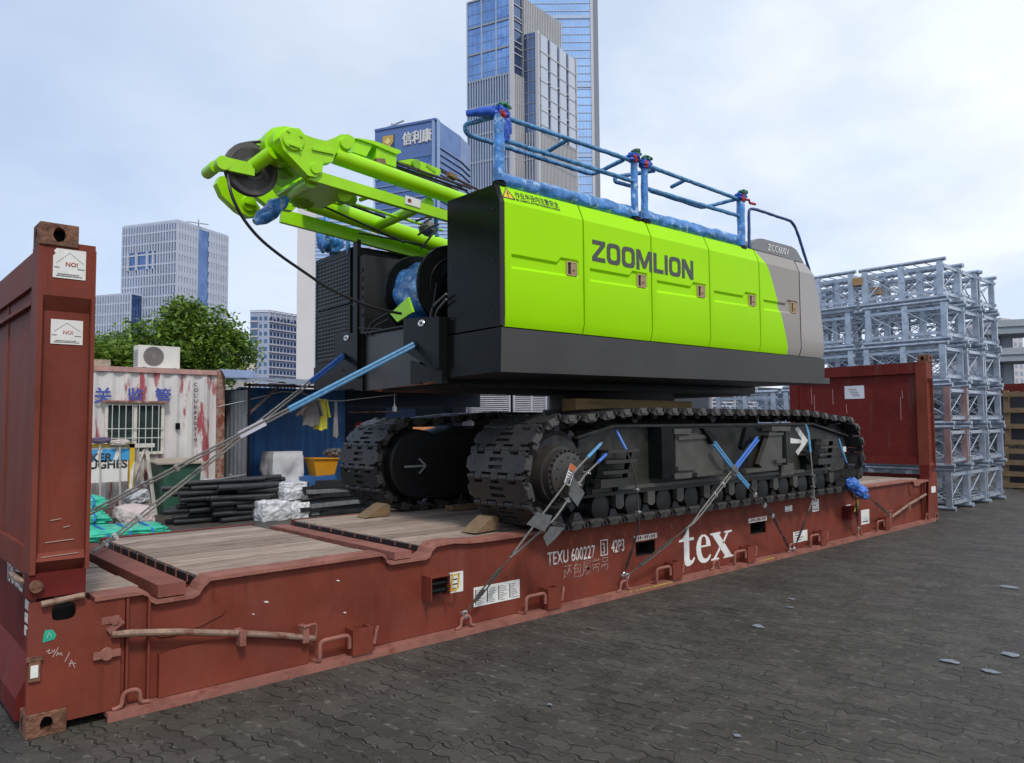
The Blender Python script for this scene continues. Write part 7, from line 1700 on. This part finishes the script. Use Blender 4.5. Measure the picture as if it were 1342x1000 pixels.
# ================================================================== LASHINGS
def lashing(lab, pts, sleeves=(), clips=(), buckle=None, r=.0075, mat=WIRE, double=0., shackle=None, extra=None):
    """steel wire lashing: pts is the run from the crane to the rack; sleeves (from, to, offset material), clips = fractions"""
    P = [V3(p) for p in pts]; t = thing('lashing_wire', lab, 'lashing', tuple(P[-1]), 'wire lashings holding the crane')
    seg = [0]
    for a, b in zip(P, P[1:]): seg.append(seg[-1]+(b-a).length)
    def at(f):
        s = f*seg[-1]
        for i in range(len(P)-1):
            if s <= seg[i+1]+1e-6: return P[i].lerp(P[i+1], (s-seg[i])/(seg[i+1]-seg[i]+1e-9)), (P[i+1]-P[i]).normalized()
        return P[-1], (P[-1]-P[-2]).normalized()
    e = (P[-1]-P[0]).normalized(); sd = e.cross(V3((0, 1, 0))); sd = sd.normalized() if sd.length > .1 else V3((1, 0, 0))
    offs = [-double/2, double/2] if double else [0.]
    end = buckle[0] if buckle else 1.
    for i, o in enumerate(offs):
        k = MB(); pp = [at(f*end/24)[0]+sd*o*(1 if f < 20 else (24-f)/4) for f in range(25)]
        k.tube(pp, r, n=8); build('wire', k, mat, t)
        for (f0, f1, m) in sleeves:
            k = MB(); k.tube([at(f0+(f1-f0)*j/8)[0]+sd*o for j in range(9)], r*1.75, n=8); build('sleeve', k, m, t)
    for f in clips:
        p, d = at(f); k = MB(); k.obox(p, d*.013, sd*(double/2+.013), d.cross(sd).normalized()*.011)
        for s_ in (-1, 1): k.cyl(p+sd*s_*.012-d.cross(sd)*.03, p+sd*s_*.012+d.cross(sd)*.024, .005, n=6); k.cyl(p+sd*s_*.012+d.cross(sd)*.014, p+sd*s_*.012+d.cross(sd)*.024, .008, n=6)
        build('wire_clip', k, CLIP, t)
    if buckle:
        a, _ = at(buckle[0]); b, d = at(1.); m1 = a.lerp(b, .22); m2 = a.lerp(b, .78); sd2 = sd*.014; k = MB()
        k.tube(rounded([m1, m1+sd2+d*.03, m2+sd2-d*.03, m2, m2-sd2-d*.03, m1-sd2+d*.03, m1], .02), .0065, n=6)
        k.cyl(m1-d*.04, m1.lerp(m2, .35), .0065, n=8); k.cyl(m2+d*.04, m1.lerp(m2, .65), .0065, n=8)
        k.tube([a+sd*.014*math.cos(x)+d*.025*math.sin(x) for x in [j*2*math.pi/12 for j in range(12)]], .005, n=6, closed=True)
        k.cyl(a, m1, .006, n=6); k.cyl(m2, b-d*.03, .006, n=6); build('turnbuckle', k, M('dark turnbuckle', (.06, .055, .05), .5, metal=.4, var=.3, scale=30), t)
        k = MB(); c = b-d*.015; q = d.cross(sd).normalized()
        k.tube([c+sd*.020*math.cos(x)+d*.030*math.sin(x) for x in [j*math.pi/8-math.pi for j in range(9)]], .0075, n=8)
        for s_ in (-1, 1): k.cyl(c+sd*s_*.020-q*.012, c+sd*s_*.020+q*.012, .012, n=8)
        build('shackle', k, CLIP, t)
    return t
U = lambda u, v, z: TU @ V3((u, v, z))
# A: left rear bracket -> near left corner of the deck
pA = U(-.10, 2.36, 2.225); eA = Zp(118, 728, .70); eA = V3((.60, 1.35, .69)); mA = Zp(146, 707, .72)
lashing('wire lashing from the left rear bracket down to deck corner behind near end wall', [pA, mA, eA], sleeves=((.0, .16, SLEEVE),), clips=(.80, .87, .93), double=.026, mat=WIRE, r=.0085)
pB = U(-.10, 1.07, 2.225); qB = Xp(120, 671, .75); eB = pB+(qB-pB)*1.22
tB = lashing('wire lashing from the right rear bracket to the far post of near end wall', [pB, qB, eB], sleeves=((.0, .34, SLEEVE_PALE),), clips=(.62, .70), double=.024, mat=WIRE, r=.0085)
k = MB(); c = (pB.lerp(qB, .50)); d = (qB-pB).normalized(); 
c = pB+(qB-pB)*.53; k.obox(c, d*.11, V3((0, .04, .025)), V3((0, .0015, -.002))); build('paper_tag', k, M('pale tag', (.42, .42, .47), .7), tB, smooth=0)
def ring(px, py): return Yp(px, py, -.014)
YT = -.20
# C: two sleeves at the rear of near frame, to the hoop below the drive hub
a1, a2 = Yp(789, 580, -.13), Yp(798, 592, -.13)
lashing('wire lashing with blue sleeves crossing the near drive hub to rack hoop, upper strand', [a1, Yp(757, 613, YT-.1), Yp(672, 726, -.10), ring(606, 808)], sleeves=((.02, .17, SLEEVE_PALE),), buckle=(.70, 1), r=.008)
tC = lashing('wire lashing with clips and rubber pads beside the near drive hub', [a2, Yp(767, 622, YT-.1), Yp(727, 680, YT-.1), Yp(680, 722, -.14), Yp(668, 731, -.10)], sleeves=((.02, .18, SLEEVE),), clips=(.34, .44, .56), r=.008)
for pts in (((752, 625), (766, 646), (757, 664), (745, 648)), ((704, 672), (724, 676), (714, 697), (690, 687)), ((722, 690), (740, 692), (728, 706), (717, 716), (712, 704))):
    k = MB(); q = [Yp(*p, YT-.12) for p in pts]; k.prism([tuple(p) for p in q], (.01, .012, 0)); build('rubber_pad', k, M('grey rubber pad', (.10, .10, .10), .7, var=.3, scale=20), tC, bevel=.003)
# D: rear vertical
lashing('wire lashing dropping past the rear boarding step to the rack hoop', [Yp(806, 561, -.02), Yp(822, 592, -.16), Yp(833, 625, YT), Yp(838, 688, YT), ring(817, 756)], sleeves=((.02, .17, SLEEVE),), clips=(.42, .56), buckle=(.74, 1), mat=WIREDARK)
# E/F: the crossed pair in the middle
lashing('crossed wire lashing from the rearward middle hook down toward the forward hoop', [Yp(936, 581, YT), Yp(966, 621, YT-.02), Yp(1010, 672, YT-.02), ring(1036, 722)], sleeves=((.0, .33, SLEEVE_PALE),), clips=(.40, .50, .60), buckle=(.78, 1), double=.03, mat=WIREDARK)
lashing('crossed wire lashing from the forward middle hook down toward the rearward hoop', [Yp(993, 575, YT), Yp(957, 622, YT-.03), Yp(908, 686, YT-.02), ring(819, 757)], sleeves=((.0, .24, SLEEVE),), clips=(.36, .43), buckle=(.66, 1), double=.035, mat=WIRE)
k = MB(); k.blob(Yp(962, 617, YT-.04), (.05, .03, .06), amp=.4); tag(build('padding', k, M('grey rubber pad', (.10, .10, .10)), loc=tuple(Yp(962, 624, YT-.04)), smooth=60), 'grey rubber pad where the two middle wire lashings cross', 'pad')
# G: front vertical
lashing('wire lashing dropping past the white arrow to the forward hoop', [Yp(1056, 557, -.04), Yp(1059, 566, YT+.05), Yp(1063, 600, YT), Yp(1067, 650, YT), ring(1040, 722)], sleeves=((.0, .28, SLEEVE_PALE),), clips=(.44, .52, .60), buckle=(.70, 1))
# H: front corner with blue cloth
tH = lashing('wire lashing wrapped in blue cloth at the front shoes, down to rack hoop', [Yp(1099, 575, YT+.03), Yp(1107, 600, YT), Yp(1120, 634, YT), ring(1125, 694)], sleeves=((.0, .22, SLEEVE_PALE),), clips=(.42, .52), buckle=(.60, 1), mat=WIREDARK)
for c, rd, s in (((1117, 634), (.11, .08, .08), 1), ((1127, 643), (.14, .08, .07), 2), ((1133, 650), (.07, .05, .05), 5)):
    k = MB(); k.blob(Yp(*c, YT), rd, amp=.35, seed=s, freq=3); build('cloth_wrap', k, M('bright blue cloth', (.05, .17, .55), .5, var=.4, scale=14, bump=.4), tH, smooth=60)
lashing('short wire lashing from the blue cloth forward to the last pocket', [Yp(1132, 645, YT), Yp(1150, 662, -.12), ring(1167, 676)], buckle=(.2, 1), mat=WIREDARK)
